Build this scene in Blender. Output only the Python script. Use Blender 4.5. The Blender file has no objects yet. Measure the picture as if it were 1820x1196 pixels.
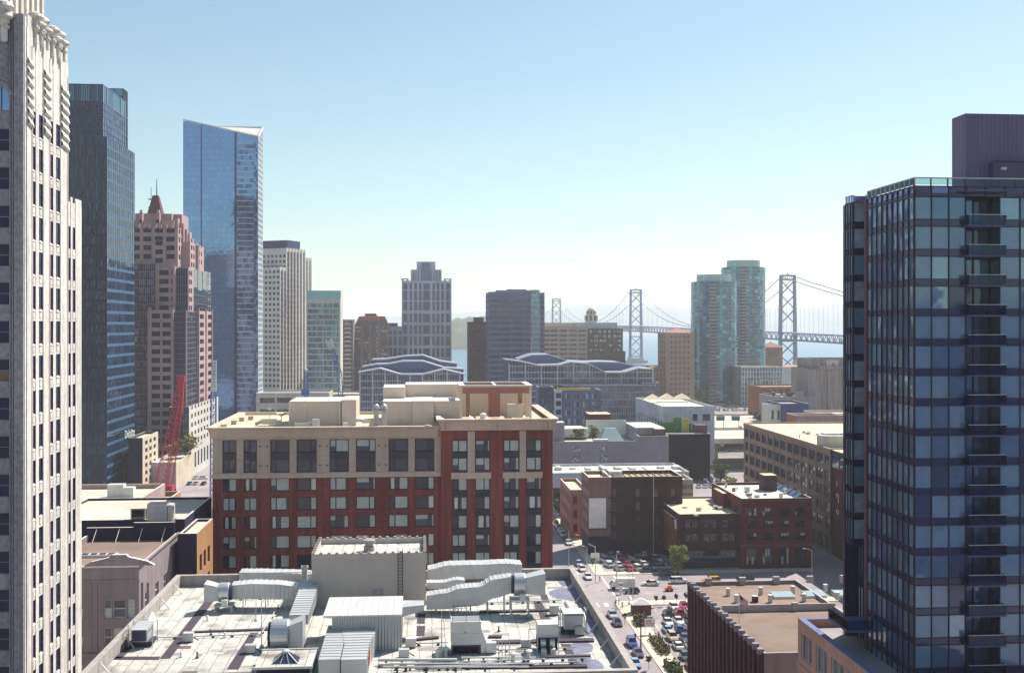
import bpy, math, random
from math import sin, cos, radians, atan2, pi, sqrt
from mathutils import Vector, Matrix
RNG = random.Random(11)
# ---------------------------------------------------------------- camera, sky, sun, exposure
HC = 68.0                      # eye height above the street
FP, CX, HY = 1960.0, 910.0, 578.0
AN = radians(4.72)             # the camera looks 4.72 degrees to the right of the street grid
CA, SA = cos(AN), sin(AN)
sc = bpy.context.scene
COL = sc.collection
cam_d = bpy.data.cameras.new('camera'); cam = bpy.data.objects.new('camera', cam_d); COL.objects.link(cam)
cam_d.sensor_width = 36.0; cam_d.sensor_fit = 'HORIZONTAL'; cam_d.lens = FP/1820*36.0
cam_d.shift_y = -20.0/1820; cam_d.clip_start = 1.0; cam_d.clip_end = 60000.0
cam.location = (0, 0, HC); cam.rotation_euler = (pi/2, 0, -AN)
sc.camera = cam
SUN = Vector((0.60, 0.58, 1.0)).normalized()
SUN_EL = math.asin(SUN.z); SUN_AZ = atan2(SUN.x, SUN.y)
w = bpy.data.worlds.new('World'); sc.world = w; w.use_nodes = True
nt = w.node_tree; bgn = nt.nodes['Background']
sky = nt.nodes.new('ShaderNodeTexSky'); sky.sky_type = 'NISHITA'; sky.sun_disc = False
sky.sun_elevation = SUN_EL; sky.sun_rotation = SUN_AZ
sky.air_density = 1.1; sky.dust_density = 0.5; sky.ozone_density = 3.0; sky.altitude = 20
tint = nt.nodes.new('ShaderNodeMix'); tint.data_type = 'RGBA'; tint.blend_type = 'MULTIPLY'; tint.inputs[0].default_value = 1.0; tint.inputs[7].default_value = (.94, .99, .885, 1)   # the slightly cyan air of the photo
nt.links.new(sky.outputs[0], tint.inputs[6]); nt.links.new(tint.outputs[2], bgn.inputs[0]); bgn.inputs[1].default_value = 0.073
sl = bpy.data.lights.new('sun', 'SUN'); sl.energy = 4.3; sl.angle = radians(0.5); sl.color = (1.0, 0.94, 0.84)
so = bpy.data.objects.new('sun', sl); COL.objects.link(so); so.location = (200, 100, 400)
so.rotation_euler = SUN.to_track_quat('Z', 'Y').to_euler()
sc.view_settings.view_transform = 'Standard'; sc.view_settings.look = 'None'
sc.view_settings.exposure = 0.95; sc.view_settings.gamma = 1.0
sc.render.engine = 'CYCLES'
sc.cycles.max_bounces = 6; sc.cycles.diffuse_bounces = 3; sc.cycles.glossy_bounces = 3
sc.cycles.transmission_bounces = 4; sc.cycles.volume_bounces = 1; sc.cycles.transparent_max_bounces = 8
sc.cycles.caustics_reflective = False; sc.cycles.caustics_refractive = False
sc.cycles.sample_clamp_indirect = 4.0

# ---------------------------------------------------------------- from the photo's measurements to metres
def at(px, D):
    k = (px-CX)/FP
    return (D*(SA+k*CA), D*(CA-k*SA))
def gnd(px, py, z=0.0):
    D = FP*(HC-z)/(py-HY); return at(px, D)
def depth(x, y): return x*SA + y*CA
def zpy(py, D): return HC-(py-HY)*D/FP

# ---------------------------------------------------------------- materials
def shade_tint(c):
    # puts the blue-violet of shade and lifted blacks into the darker base colours
    l = .3*c[0]+.6*c[1]+.1*c[2]; k = max(0.0, min(1.0, (.5-l)/.4))
    return (c[0]*(1-.02*k)+.004*k, c[1]*(1-.085*k)+.002*k, c[2]*(1+.22*k)+.017*k)
def lin(c):
    if isinstance(c, str):
        c = c.lstrip('#'); c = [int(c[i:i+2], 16)/255 for i in (0, 2, 4)]
        return tuple((x/12.92 if x <= .04045 else ((x+.055)/1.055)**2.4) for x in c)
    return tuple(c)
MATS = {}
def mat(name, col, rough=.85, var=.12, scale=.35, metal=0.0, spec=.3, streak=0.0, bump=0.0, bscale=3.0, wave=0.0, wscale=.25, col2=None, big=.15, coat=0.0):
    """Principled with two sizes of world-space noise, optional vertical dirt runs, grain and slow waviness."""
    m = bpy.data.materials.new(name); m.use_nodes = True; t = m.node_tree; N = t.nodes; L = t.links
    b = N['Principled BSDF']; c = shade_tint(lin(col))
    b.inputs['Roughness'].default_value = rough; b.inputs['Metallic'].default_value = metal
    b.inputs['Specular IOR Level'].default_value = spec
    if coat: b.inputs['Coat Weight'].default_value = coat; b.inputs['Coat Roughness'].default_value = .05
    g = N.new('ShaderNodeNewGeometry')
    n1 = N.new('ShaderNodeTexNoise'); n1.inputs['Scale'].default_value = scale; n1.inputs['Detail'].default_value = 6; n1.inputs['Roughness'].default_value = .62
    L.new(g.outputs['Position'], n1.inputs['Vector'])
    mr = N.new('ShaderNodeMapRange'); mr.inputs[1].default_value = .3; mr.inputs[2].default_value = .7
    L.new(n1.outputs[0], mr.inputs[0])
    mx = N.new('ShaderNodeMix'); mx.data_type = 'RGBA'
    lo = tuple(max(0, x*(1-var)) for x in c); hi = tuple(min(1, x*(1+var)) for x in c)
    if col2 is not None: hi = lin(col2)
    mx.inputs[6].default_value = (*lo, 1); mx.inputs[7].default_value = (*hi, 1)
    L.new(mr.outputs[0], mx.inputs[0]); out = mx.outputs[2]
    def mul(out, vec, lo_, a=.35, bb=.65, det=3):
        n = N.new('ShaderNodeTexNoise'); n.inputs['Scale'].default_value = 1.0; n.inputs['Detail'].default_value = det
        mp = N.new('ShaderNodeMapping'); mp.inputs['Scale'].default_value = vec
        L.new(g.outputs['Position'], mp.inputs[0]); L.new(mp.outputs[0], n.inputs['Vector'])
        r = N.new('ShaderNodeMapRange'); r.inputs[1].default_value = a; r.inputs[2].default_value = bb; r.inputs[3].default_value = lo_; r.inputs[4].default_value = 1.0
        L.new(n.outputs[0], r.inputs[0])
        q = N.new('ShaderNodeMix'); q.data_type = 'RGBA'; q.blend_type = 'MULTIPLY'; q.inputs[0].default_value = 1
        L.new(out, q.inputs[6]); L.new(r.outputs[0], q.inputs[7]); return q.outputs[2]
    if big: out = mul(out, (.05, .05, .05), 1-big)
    if streak: out = mul(out, (1.3, 1.3, .07), 1-streak, .4, .62, 4)
    L.new(out, b.inputs['Base Color'])
    if bump or wave:
        bp = N.new('ShaderNodeBump'); nb = N.new('ShaderNodeTexNoise')
        nb.inputs['Scale'].default_value = wscale if wave else bscale; nb.inputs['Detail'].default_value = 1.5 if wave else 4
        L.new(g.outputs['Position'], nb.inputs['Vector']); L.new(nb.outputs[0], bp.inputs['Height'])
        bp.inputs['Strength'].default_value = 1.0 if wave else .5; bp.inputs['Distance'].default_value = wave if wave else bump
        L.new(bp.outputs[0], b.inputs['Normal'])
    MATS[name] = m; return name
def brickmat(name, c1, c2, mortar, bw=.42, bh=.14, rough=.9, big=.25, streak=.12):
    mat(name, c1, rough, .1, 1.2, big=big, streak=streak); m = MATS[name]; t = m.node_tree; N = t.nodes; L = t.links
    g = [n for n in N if n.bl_idname == 'ShaderNodeNewGeometry'][0]
    sp = N.new('ShaderNodeSeparateXYZ'); L.new(g.outputs['Position'], sp.inputs[0])
    ad = N.new('ShaderNodeMath'); L.new(sp.outputs[0], ad.inputs[0]); L.new(sp.outputs[1], ad.inputs[1])
    cb = N.new('ShaderNodeCombineXYZ'); L.new(ad.outputs[0], cb.inputs[0]); L.new(sp.outputs[2], cb.inputs[1])
    br = N.new('ShaderNodeTexBrick'); L.new(cb.outputs[0], br.inputs[0])
    br.inputs['Color1'].default_value = (*lin(c1), 1); br.inputs['Color2'].default_value = (*lin(c2), 1); br.inputs['Mortar'].default_value = (*lin(mortar), 1)
    br.inputs['Scale'].default_value = 1; br.inputs['Brick Width'].default_value = bw; br.inputs['Row Height'].default_value = bh; br.inputs['Mortar Size'].default_value = bh*.09
    mx = [n for n in N if n.bl_idname == 'ShaderNodeMix' and n.blend_type == 'MIX'][0]
    for l in list(mx.outputs[2].links): L.new(br.outputs[0], l.to_socket)
    return name
def ribmat(name, col, pitch=.45, axis='h', depth_=.05, **k):
    """sheet metal / board siding: real-looking ribs by bump along one world axis"""
    mat(name, col, **k); m = MATS[name]; t = m.node_tree; N = t.nodes; L = t.links
    g = [n for n in N if n.bl_idname == 'ShaderNodeNewGeometry'][0]
    sp = N.new('ShaderNodeSeparateXYZ'); L.new(g.outputs['Position'], sp.inputs[0])
    if axis == 'z': src = sp.outputs[2]
    elif axis == 'y': src = sp.outputs[1]
    else:
        ad = N.new('ShaderNodeMath'); L.new(sp.outputs[0], ad.inputs[0]); L.new(sp.outputs[1], ad.inputs[1]); src = ad.outputs[0]
    mu = N.new('ShaderNodeMath'); mu.operation = 'MULTIPLY'; mu.inputs[1].default_value = 2*pi/pitch; L.new(src, mu.inputs[0])
    si = N.new('ShaderNodeMath'); si.operation = 'SINE'; L.new(mu.outputs[0], si.inputs[0])
    bp = N.new('ShaderNodeBump'); bp.inputs['Distance'].default_value = depth_; L.new(si.outputs[0], bp.inputs['Height'])
    L.new(bp.outputs[0], N['Principled BSDF'].inputs['Normal']); return name

# ---------------------------------------------------------------- mesh collecting
class MB:
    def __init__(s): s.v = []; s.f = []; s.m = []; s.ms = []; s.tf = None
    def _m(s, name):
        if name not in s.ms: s.ms.append(name)
        return s.ms.index(name)
    def face(s, pts, m):
        i = len(s.v)
        if s.tf: pts = [s.tf(p) for p in pts]
        s.v += [tuple(p) for p in pts]; s.f.append(tuple(range(i, i+len(pts)))); s.m.append(s._m(m))
    def box(s, x0, x1, y0, y1, z0, z1, m, top=None, skip=''):
        if x1 < x0: x0, x1 = x1, x0
        if y1 < y0: y0, y1 = y1, y0
        a, b, c, d = (x0, y0), (x1, y0), (x1, y1), (x0, y1)
        for n, p, q in (('F', a, b), ('R', b, c), ('K', c, d), ('L', d, a)):
            if n not in skip: s.face([(*p, z0), (*q, z0), (*q, z1), (*p, z1)], m)
        if 'T' not in skip: s.face([(*a, z1), (*b, z1), (*c, z1), (*d, z1)], top or m)
        if 'B' not in skip: s.face([(*d, z0), (*c, z0), (*b, z0), (*a, z0)], m)
    def prism(s, pts, z0, z1, m, top=None):
        n = len(pts)
        for i in range(n):
            p, q = pts[i], pts[(i+1) % n]; s.face([(*p, z0), (*q, z0), (*q, z1), (*p, z1)], m)
        s.face([(*p, z1) for p in pts], top or m); s.face([(*p, z0) for p in reversed(pts)], m)
    def loft(s, rings, m, cap=True):
        n = len(rings[0])
        for r0, r1 in zip(rings, rings[1:]):
            for i in range(n):
                j = (i+1) % n; s.face([r0[i], r0[j], r1[j], r1[i]], m)
        if cap: s.face(list(reversed(rings[0])), m); s.face(rings[-1], m)
    def tube(s, p, q, r, m, n=6, r1=None, cap=True):
        p, q = Vector(p), Vector(q); d = (q-p)
        if d.length < 1e-6: return
        d.normalize(); u = d.orthogonal().normalized(); w_ = d.cross(u); r1 = r if r1 is None else r1
        R = lambda c, rr: [tuple(c+u*rr*cos(2*pi*i/n)+w_*rr*sin(2*pi*i/n)) for i in range(n)]
        s.loft([R(p, r), R(q, r1)], m, cap)
    def bar(s, p, q, w_, h, m):
        """square bar"""
        s.tube(p, q, w_*.7, m, 4)
    def lathe(s, cx, cy, prof, m, n=16):
        rings = [[(cx+r*cos(2*pi*i/n), cy+r*sin(2*pi*i/n), z) for i in range(n)] for r, z in prof]
        s.loft(rings, m)
    def build(s, name, parent=None, label=None, kind=None, smooth=False, loc=None):
        me = bpy.data.meshes.new(name); me.from_pydata(s.v, [], s.f)
        for n in s.ms: me.materials.append(MATS[n])
        if me.polygons: me.polygons.foreach_set('material_index', s.m)
        if smooth: me.polygons.foreach_set('use_smooth', [True]*len(me.polygons))
        me.update(); o = bpy.data.objects.new(name, me); COL.objects.link(o)
        if parent is not None: o.parent = parent
        if loc is not None: o.location = loc
        if label: o['label'] = label
        if kind: o['kind'] = kind
        return o
def tag(o, label, cat=None, group=None, kind=None):
    o['label'] = label
    if cat: o['category'] = cat
    if group: o['group'] = group
    if kind: o['kind'] = kind
    return o
def thing(name, label, cat, loc=(0, 0, 0), rz=0.0, group=None):
    o = bpy.data.objects.new(name, None); COL.objects.link(o); o.empty_display_size = .5
    o.location = loc; o.rotation_euler = (0, 0, rz); return tag(o, label, cat, group)
def copy_tree(o, parent=None):
    c = o.copy(); COL.objects.link(c); c.parent = parent
    for ch in list(o.children): copy_tree(ch, c)
    return c
def struct(name, mb, **k):
    o = mb.build(name, **k); o['kind'] = 'structure'; return o

# ---------------------------------------------------------------- windows and facades
def win_geo(mb, w_, h, frame, glass, nx=1, ny=1, d=.25, fw=.07, split=None, seed=0):
    """frame bars and panes of one window; x along the wall, y into it, origin at the lower left of the opening"""
    R = random.Random(seed)
    xs = [0]+([split*w_] if split else [w_*i/nx for i in range(1, nx)])+[w_]
    zs = [h*i/ny for i in range(ny+1)]
    t = .1
    if frame:
        for i, x in enumerate(xs):
            a = 0 if i == 0 else x-fw/2; b = w_ if i == len(xs)-1 else x+fw/2
            if i == 0: b = fw
            if i == len(xs)-1: a = w_-fw
            mb.box(a, b, d-t, d+.02, 0, h, frame, skip='K')
        for j, z in enumerate(zs):
            a = z-fw/2; b = z+fw/2
            if j == 0: a, b = 0, fw
            if j == len(zs)-1: a, b = h-fw, h
            mb.box(fw, w_-fw, d-t+.012, d+.01, a, b, frame, skip='KLR')
    for i in range(len(xs)-1):
        for j in range(ny):
            g = R.choice(glass); q = R.uniform(-.012, .012); q2 = R.uniform(-.012, .012)
            a_, b_, za, zb = xs[i], xs[i+1], zs[j], zs[j+1]
            P = lambda x, z: (x, d+(q+(q2-q)*(x-a_)/(b_-a_))*(1-2*(z-za)/(zb-za)), z)
            r_ = R.random()
            if 'blind' in g and r_ < .16:      # curtain drawn part of the way
                f = R.uniform(.35, .8); xm = a_+(b_-a_)*f; g1, g2 = (g, 'g_dark') if R.random() < .5 else ('g_dark', g)
                mb.face([P(a_, za), P(xm, za), P(xm, zb), P(a_, zb)], g1); mb.face([P(xm, za), P(b_, za), P(b_, zb), P(xm, zb)], g2)
            elif 'blind' in g and r_ < .26:     # blind half down
                zm = za+(zb-za)*R.uniform(.2, .7); mb.face([P(a_, za), P(b_, za), P(b_, zm), P(a_, zm)], 'g_mid'); mb.face([P(a_, zm), P(b_, zm), P(b_, zb), P(a_, zb)], g)
            else: mb.face([P(a_, za), P(b_, za), P(b_, zb), P(a_, zb)], g)
WCACHE = {}
def win_mesh(w_, h, frame, glass, nx, ny, d, fw, split, seed):
    k = (round(w_, 3), round(h, 3), frame, tuple(glass), nx, ny, d, fw, split, seed)
    if k not in WCACHE:
        mb = MB(); win_geo(mb, w_, h, frame, glass, nx, ny, d, fw, split, seed)
        me = bpy.data.meshes.new('window'); me.from_pydata(mb.v, [], mb.f)
        for n in mb.ms: me.materials.append(MATS[n])
        me.polygons.foreach_set('material_index', mb.m); me.update(); WCACHE[k] = me
    return WCACHE[k]
ROT = {'F': 0.0, 'R': pi/2, 'L': -pi/2, 'K': pi}
class Bld:
    """a building: front-left corner at (px0, D) in the photo's terms, turned by rot; front runs to px1"""
    def __init__(s, name, label, px0, px1, D, rot=0.0, depth_px=None, depth_m=None, side='R', cat='building', group=None, dref=None, loc=None, W=None):
        s.rot = radians(rot)
        if loc: s.P = loc
        elif dref is not None:      # D measured at another photo column of the front plane
            q = at(dref, D); t = (cos(s.rot), sin(s.rot)); s.P = q; s.P = s._hit(px0, q, t)
        else: s.P = at(px0, D)
        s.t = (cos(s.rot), sin(s.rot)); s.s = (-sin(s.rot), cos(s.rot))
        s.W = W if W else s.wx(px1)
        s.L = depth_m if depth_m else s.dx(depth_px, side)
        s.o = thing(name, label, cat, (s.P[0], s.P[1], 0), s.rot, group)
        s.wall = MB(); s.roof = MB(); s.par = MB(); s.rest = MB(); s.nw = 0; s.cap = 96; s.extra = {}
    def _hit(s, px, P, t):
        k = (px-CX)/FP; d = (SA+k*CA, CA-k*SA)
        den = t[0]*d[1]-t[1]*d[0]; w_ = (d[0]*P[1]-d[1]*P[0])/den
        return (P[0]+t[0]*w_, P[1]+t[1]*w_)
    def wx(s, px, y=0.0):
        """local x on the plane at local y that photo column px meets"""
        P = (s.P[0]+s.s[0]*y, s.P[1]+s.s[1]*y); q = s._hit(px, P, s.t)
        return (q[0]-P[0])*s.t[0]+(q[1]-P[1])*s.t[1]
    def dx(s, px, side='R', x=None):
        """local y on a side plane that photo column px meets"""
        if x is None: x = s.W if side == 'R' else 0.0
        P = (s.P[0]+s.t[0]*x, s.P[1]+s.t[1]*x); q = s._hit(px, P, s.s)
        return (q[0]-P[0])*s.s[0]+(q[1]-P[1])*s.s[1]
    def D(s, x, y): return depth(s.P[0]+s.t[0]*x+s.s[0]*y, s.P[1]+s.t[1]*x+s.s[1]*y)
    def z(s, py, x=0.0, y=0.0): return zpy(py, s.D(x, y))
    def world(s, x, y): return (s.P[0]+s.t[0]*x+s.s[0]*y, s.P[1]+s.t[1]*x+s.s[1]*y)
    def mb(s, name):
        if name not in s.extra: s.extra[name] = MB()
        return s.extra[name]
    def face_frame(s, side, x0, x1, y0, y1):
        return {'F': ((x0, y0), (1, 0), (0, 1), x1-x0), 'R': ((x1, y0), (0, 1), (-1, 0), y1-y0),
                'L': ((x0, y1), (0, -1), (1, 0), y1-y0), 'K': ((x1, y1), (-1, 0), (0, -1), x1-x0)}[side]
    def facade(s, side, box, z0, z1, spec):
        x0, x1, y0, y1 = box; o, t, n, W = s.face_frame(side, x0, x1, y0, y1)
        P = lambda a, z, d=0.0: (o[0]+t[0]*a+n[0]*d, o[1]+t[1]*a+n[1]*d, z)
        if spec is None or isinstance(spec, str):
            s.wall.face([P(0, z0), P(W, z0), P(W, z1), P(0, z1)], spec or 'w_grey'); return
        if spec.get('type') == 'curtain': return s.curtain(side, P, W, z0, z1, spec)
        cols = spec['cols']; rows = spec['rows']; d = spec.get('d', .3); wl = spec.get('wall', 'w_grey')
        if isinstance(cols, (int, float)):
            m = spec.get('m', W*.04); wf = spec.get('wf', .5); p = (W-2*m)/cols
            cols = [(m+p*(i+.5-wf/2), m+p*(i+.5+wf/2)) for i in range(int(cols))]
        if isinstance(rows, (int, float)):
            mt = spec.get('mt', 1.0); mbm = spec.get('mb', 1.0); hf = spec.get('hf', .55); p = (z1-z0-mt-mbm)/rows
            rows = [(z0+mbm+p*(i+.5-hf/2), z0+mbm+p*(i+.5+hf/2)) for i in range(int(rows))]
        cols = sorted((max(.02, a), min(W-.02, b)) for a, b in cols if b > .05 and a < W-.05)
        rows = sorted((max(z0+.02, a), min(z1-.02, b)) for a, b in rows if b > z0+.05 and a < z1-.05)
        wallf = spec.get('wallf')   # wall material by height / position
        zc = z0
        def strip(a, b, za, zb, m_=None):
            if b-a < 1e-4 or zb-za < 1e-4: return
            mm = m_ or (wallf(a, b, za, zb) if wallf else wl)
            s.wall.face([P(a, za), P(b, za), P(b, zb), P(a, zb)], mm)
        pier = spec.get('pier'); span = spec.get('span')
        for za, zb in rows:
            strip(0, W, zc, za, span)
            a0 = 0.0
            for a, b in cols:
                strip(a0, a, za, zb, pier); a0 = b
                mm = spec.get('reveal', wl)
                s.wall.face([P(a, za), P(a, za, d), P(a, zb, d), P(a, zb)], mm); s.wall.face([P(b, za, d), P(b, za), P(b, zb), P(b, zb, d)], mm)
                s.wall.face([P(a, za), P(b, za), P(b, za, d), P(a, za, d)], mm); s.wall.face([P(a, zb, d), P(b, zb, d), P(b, zb), P(a, zb)], mm)
            strip(a0, W, za, zb, pier); zc = zb
        strip(0, W, zc, z1, span)
        fr = spec.get('frame', 'frame_dark'); gl = spec.get('glass', ['g_dark', 'g_dark', 'g_mid']); nx = spec.get('nx', 2); ny = spec.get('ny', 1)
        fw = spec.get('fw', .08); split = spec.get('split'); nv = spec.get('nv', 7)
        R = random.Random(hash((s.o.name, side)) & 255 if False else len(s.o.name)*7+ord(side))
        for zi, (za, zb) in enumerate(reversed(rows)):
            gl = spec['glass_top'] if zi < spec.get('ntop', 0) else spec.get('glass', ['g_dark', 'g_dark', 'g_mid'])
            for ci, (a, b) in enumerate(cols):
                sp = split
                if isinstance(split, (list, tuple)): sp = split[ci % len(split)]
                seed = R.randrange(nv); p = P(a, za)
                if s.nw < s.cap and not spec.get('stuff'):
                    me = win_mesh(b-a, zb-za, fr, gl, nx, ny, d, fw, sp, seed)
                    ob = bpy.data.objects.new(spec.get('wname', 'window'), me); COL.objects.link(ob); ob.parent = s.o
                    ob.location = p; ob.rotation_euler = (0, 0, ROT[side]); s.nw += 1
                else:
                    def tf(q, p=p): return (p[0]+t[0]*q[0]+n[0]*q[1], p[1]+t[1]*q[0]+n[1]*q[1], p[2]+q[2])
                    s.rest.tf = tf; win_geo(s.rest, b-a, zb-za, fr, gl, nx, ny, d, fw, sp, seed); s.rest.tf = None
    def curtain(s, side, P, W, z0, z1, spec):
        nc = spec['cols']; nf = spec['rows']; sf = spec.get('sf', .3); gl = spec['glass']; sp = spec.get('span', gl)
        mw = spec.get('mw', .12); mp = spec.get('mp', .1); mm = spec.get('mull', 'frame_dark'); hm = spec.get('hm', mm); hw = spec.get('hw', mw)
        j = spec.get('jit', .03); R = random.Random(spec.get('seed', 3)+ord(side)); G = s.mb('glass_wall'); M = s.mb(spec.get('mname', 'mullion_grid'))
        H = (z1-z0)/nf; cw = W/nc; top = spec.get('top')     # top(a): height of a sloping top edge
        every = spec.get('every', 1)
        for i in range(nc):
            a, b = i*cw, (i+1)*cw
            for k in range(nf):
                za = z0+k*H; zs = za+H*sf; zb = za+H
                u1, u2, u3, u4 = (R.uniform(-j, j) for _ in range(4))
                ta, tb = (top(a), top(b)) if top else (1e9, 1e9)
                c = lambda z, T: min(z, T)
                if za >= max(ta, tb): continue
                gm = R.choice(gl) if not callable(gl) else gl(R, a, za)
                sm = R.choice(sp) if not callable(sp) else sp(R, a, za)
                if sf > 0: G.face([P(a, c(za, ta), .02), P(b, c(za, tb), .02), P(b, c(zs, tb), .02), P(a, c(zs, ta), .02)], sm)
                G.face([P(a, c(zs, ta), .05+u1), P(b, c(zs, tb), .05+u2), P(b, c(zb, tb), .05+u3), P(a, c(zb, ta), .05+u4)], gm)
        def bx(a, b, za, zb, pr, m_):
            M.face([P(a, za, -pr), P(b, za, -pr), P(b, zb, -pr), P(a, zb, -pr)], m_)
            M.face([P(a, za, .08), P(a, za, -pr), P(a, zb, -pr), P(a, zb, .08)], m_); M.face([P(b, za, -pr), P(b, za, .08), P(b, zb, .08), P(b, zb, -pr)], m_)
            M.face([P(a, zb, -pr), P(b, zb, -pr), P(b, zb, .08), P(a, zb, .08)], m_); M.face([P(a, za, .08), P(b, za, .08), P(b, za, -pr), P(a, za, -pr)], m_)
        for i in range(0, nc+1, every):
            x = min(max(i*cw, mw/2), W-mw/2); zt = z1 if not top else min(z1, top(x))
            if mw: bx(x-mw/2, x+mw/2, z0, zt, mp, mm)
        if hw:
            for k in range(0, nf+1):
                z = z0+k*H; z = min(max(z, z0+hw/2), z1-hw/2)
                if top and z > min(top(0), top(W))-hw: continue
                bx(0, W, z-hw/2, z+hw/2, mp*.7, hm)
                if spec.get('h2') and k < nf: bx(0, W, z+H*sf-hw/3, z+H*sf+hw/3, mp*.6, hm)
    def tier(s, box, z0, z1, F=None, R=None, L=None, K=None, wall='w_grey', roof='roof_pale', par=1.0, pt=.35, cope='cope', flat=True):
        x0, x1, y0, y1 = box
        for side, sp in (('F', F), ('R', R), ('L', L), ('K', K)):
            s.facade(side, box, z0, z1, sp if sp is not None else wall)
        if not flat: return
        zr = z1-par
        s.roof.face([(x0+pt, y0+pt, zr), (x1-pt, y0+pt, zr), (x1-pt, y1-pt, zr), (x0+pt, y1-pt, zr)], roof)
        o = [(x0, y0), (x1, y0), (x1, y1), (x0, y1)]; i = [(x0+pt, y0+pt), (x1-pt, y0+pt), (x1-pt, y1-pt), (x0+pt, y1-pt)]
        for k in range(4):
            a, b = k, (k+1) % 4
            s.par.face([(*o[a], z1), (*o[b], z1), (*i[b], z1), (*i[a], z1)], cope)
            s.par.face([(*i[b], zr), (*i[a], zr), (*i[a], z1), (*i[b], z1)], wall)
    def done(s):
        for n, m in (('wall', s.wall), ('roof', s.roof), ('parapet', s.par)):
            if m.f: m.build(n, s.o)
        if s.rest.f: s.rest.build('window', s.o, kind='stuff', label='the remaining windows of this building')
        for n, m in s.extra.items():
            if m.f: m.build(n, s.o)
        return s.o
# ---------------------------------------------------------------- the palette
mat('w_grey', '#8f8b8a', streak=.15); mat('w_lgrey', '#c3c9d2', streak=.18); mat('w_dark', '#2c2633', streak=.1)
mat('w_taupe', '#91877f', streak=.15, big=.2); mat('w_beige', '#b9aa98', streak=.15); mat('w_cream', '#cfc2ab', streak=.15)
mat('w_terra', '#dcd7d0', rough=.7, var=.16, scale=1.4, streak=.25, big=.1); mat('w_terra_pink', '#bfa9a6', rough=.7, var=.14, scale=1.2, streak=.25)
mat('w_marble', '#9c9a98', rough=.6, var=.3, scale=2.2, streak=.2)
mat('w_pink', '#b0978f', streak=.12, big=.12); mat('w_white', '#cbc8c0', streak=.12); mat('w_rib', '#dbd6cd', rough=.7, streak=.05)
mat('w_brown', '#6b4a42', streak=.15); mat('w_dbrown', '#4a3433', streak=.15); mat('w_tan', '#c2b09e', streak=.12); mat('w_orange', '#a9824f', streak=.12)
mat('w_blue', '#33496a', streak=.1); mat('w_bgrey', '#67768a', streak=.12); mat('w_navy', '#3b4660'); mat('w_black', '#08070c', spec=.1, streak=.15)
mat('w_stucco', '#d8c9bd', rough=.9, var=.04, scale=.6, streak=.03, big=.08); mat('w_hotelbeige', '#cdb9aa', rough=.9, var=.05, scale=1.5, streak=.1)
ribmat('w_siding', '#d0bdaf', pitch=.26, axis='z', depth_=.035, rough=.8, var=.05, streak=.1)
brickmat('b_hotel', '#9a4a45', '#86423f', '#96686a', .5, .2, streak=.3); brickmat('b_pink', '#b0756c', '#9f675f', '#a58880')
brickmat('b_dark', '#4c3031', '#3d272b', '#523c3d', .5, .2); brickmat('b_red', '#6e2c2e', '#5a2428', '#603a3e', .5, .2); brickmat('b_brown', '#57403f', '#483436', '#5c4b4a', .5, .2)
brickmat('b_orange', '#b0683f', '#9c5a38', '#a3795a', .6, .25); brickmat('b_tan', '#a98d7d', '#9a7f70', '#9c8a7e', .6, .25); brickmat('b_tower', '#8d6457', '#7e584d', '#8c7166', .8, .3)
mat('roof_pale', '#c6c0b0', rough=.9, var=.12, scale=.3, big=.2); mat('roof_white', '#cdc8ba', rough=.85, var=.1, scale=.3, big=.12)
mat('roof_brown', '#8a7a60', rough=.95, var=.14, scale=.25, big=.3); mat('roof_grey', '#9a958c', rough=.95, var=.15, scale=.3, big=.25); mat('roof_dark', '#45424a', rough=.9, var=.15)
mat('roof_cream', '#cfc0a2', rough=.9, var=.06, scale=.2, big=.12)
mat('cope', '#d3cfc5', rough=.7, var=.08); mat('cope_cream', '#decdae', rough=.8, var=.05); mat('cope_grey', '#a5a09a', rough=.8)
mat('frame_dark', '#1d1c22', rough=.5, var=.05, spec=.5); mat('frame_grey', '#8b8f94', rough=.4, var=.05); mat('frame_white', '#d5d3cc', rough=.5, var=.05); mat('frame_blue', '#5c6c82', rough=.4)
mat('spandrel', '#191820', rough=.35, spec=.6)
# glass: mostly a mirror of the sky over a dark or curtained room
def gmat(n, c, rough=.04, metal=.35, wave=.012, wscale=.5, var=.1, spec=.8): return mat(n, c, rough=rough, metal=metal, spec=spec, wave=wave, wscale=wscale, var=var, scale=.9, big=.1)
gmat('g_dark', '#20242c', metal=.0); gmat('g_mid', '#3d4853', metal=.2); gmat('g_blind', '#b4bfbd', metal=0, rough=.12, var=.14, spec=.6); gmat('g_blind2', '#d3d7d0', metal=0, rough=.15, var=.12, spec=.6)
gmat('g_sky', '#7fa0b4', metal=.6, wave=.02); gmat('g_black', '#0d0e14', metal=0); gmat('g_warm', '#6b4a3c', metal=0)
gmat('gt_teal', '#1d4456', metal=.15, spec=.5); gmat('gt_teal2', '#37626a', metal=.4); gmat('gt_teald', '#0f2f38', metal=.12, spec=.35); gmat('gt_span', '#406a74', metal=.0, rough=.45, spec=.3); gmat('gt_crown', '#5a9698', metal=.5)
gmat('gm_a', '#74a0bf', metal=.7); gmat('gm_b', '#7eaac8', metal=.7); gmat('gm_c', '#7099b9', metal=.7); gmat('gm_dark', '#2c4a68', metal=.6); gmat('gm_dark2', '#3c5f80', metal=.6)
gmat('gp_a', '#1c2133', metal=.25); gmat('gp_b', '#252c42', metal=.3); gmat('gp_light', '#69758c', metal=.3)
gmat('gi_a', '#458c94', metal=.4); gmat('gi_b', '#29606a', metal=.3); gmat('gi_c', '#72aaa8', metal=.2, rough=.15); gmat('gi_d', '#1a3f4a', metal=.25)
gmat('go_a', '#4a6475', metal=.4); gmat('go_b', '#2f4252', metal=.3); gmat('go_c', '#22303f', metal=.2)
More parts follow.
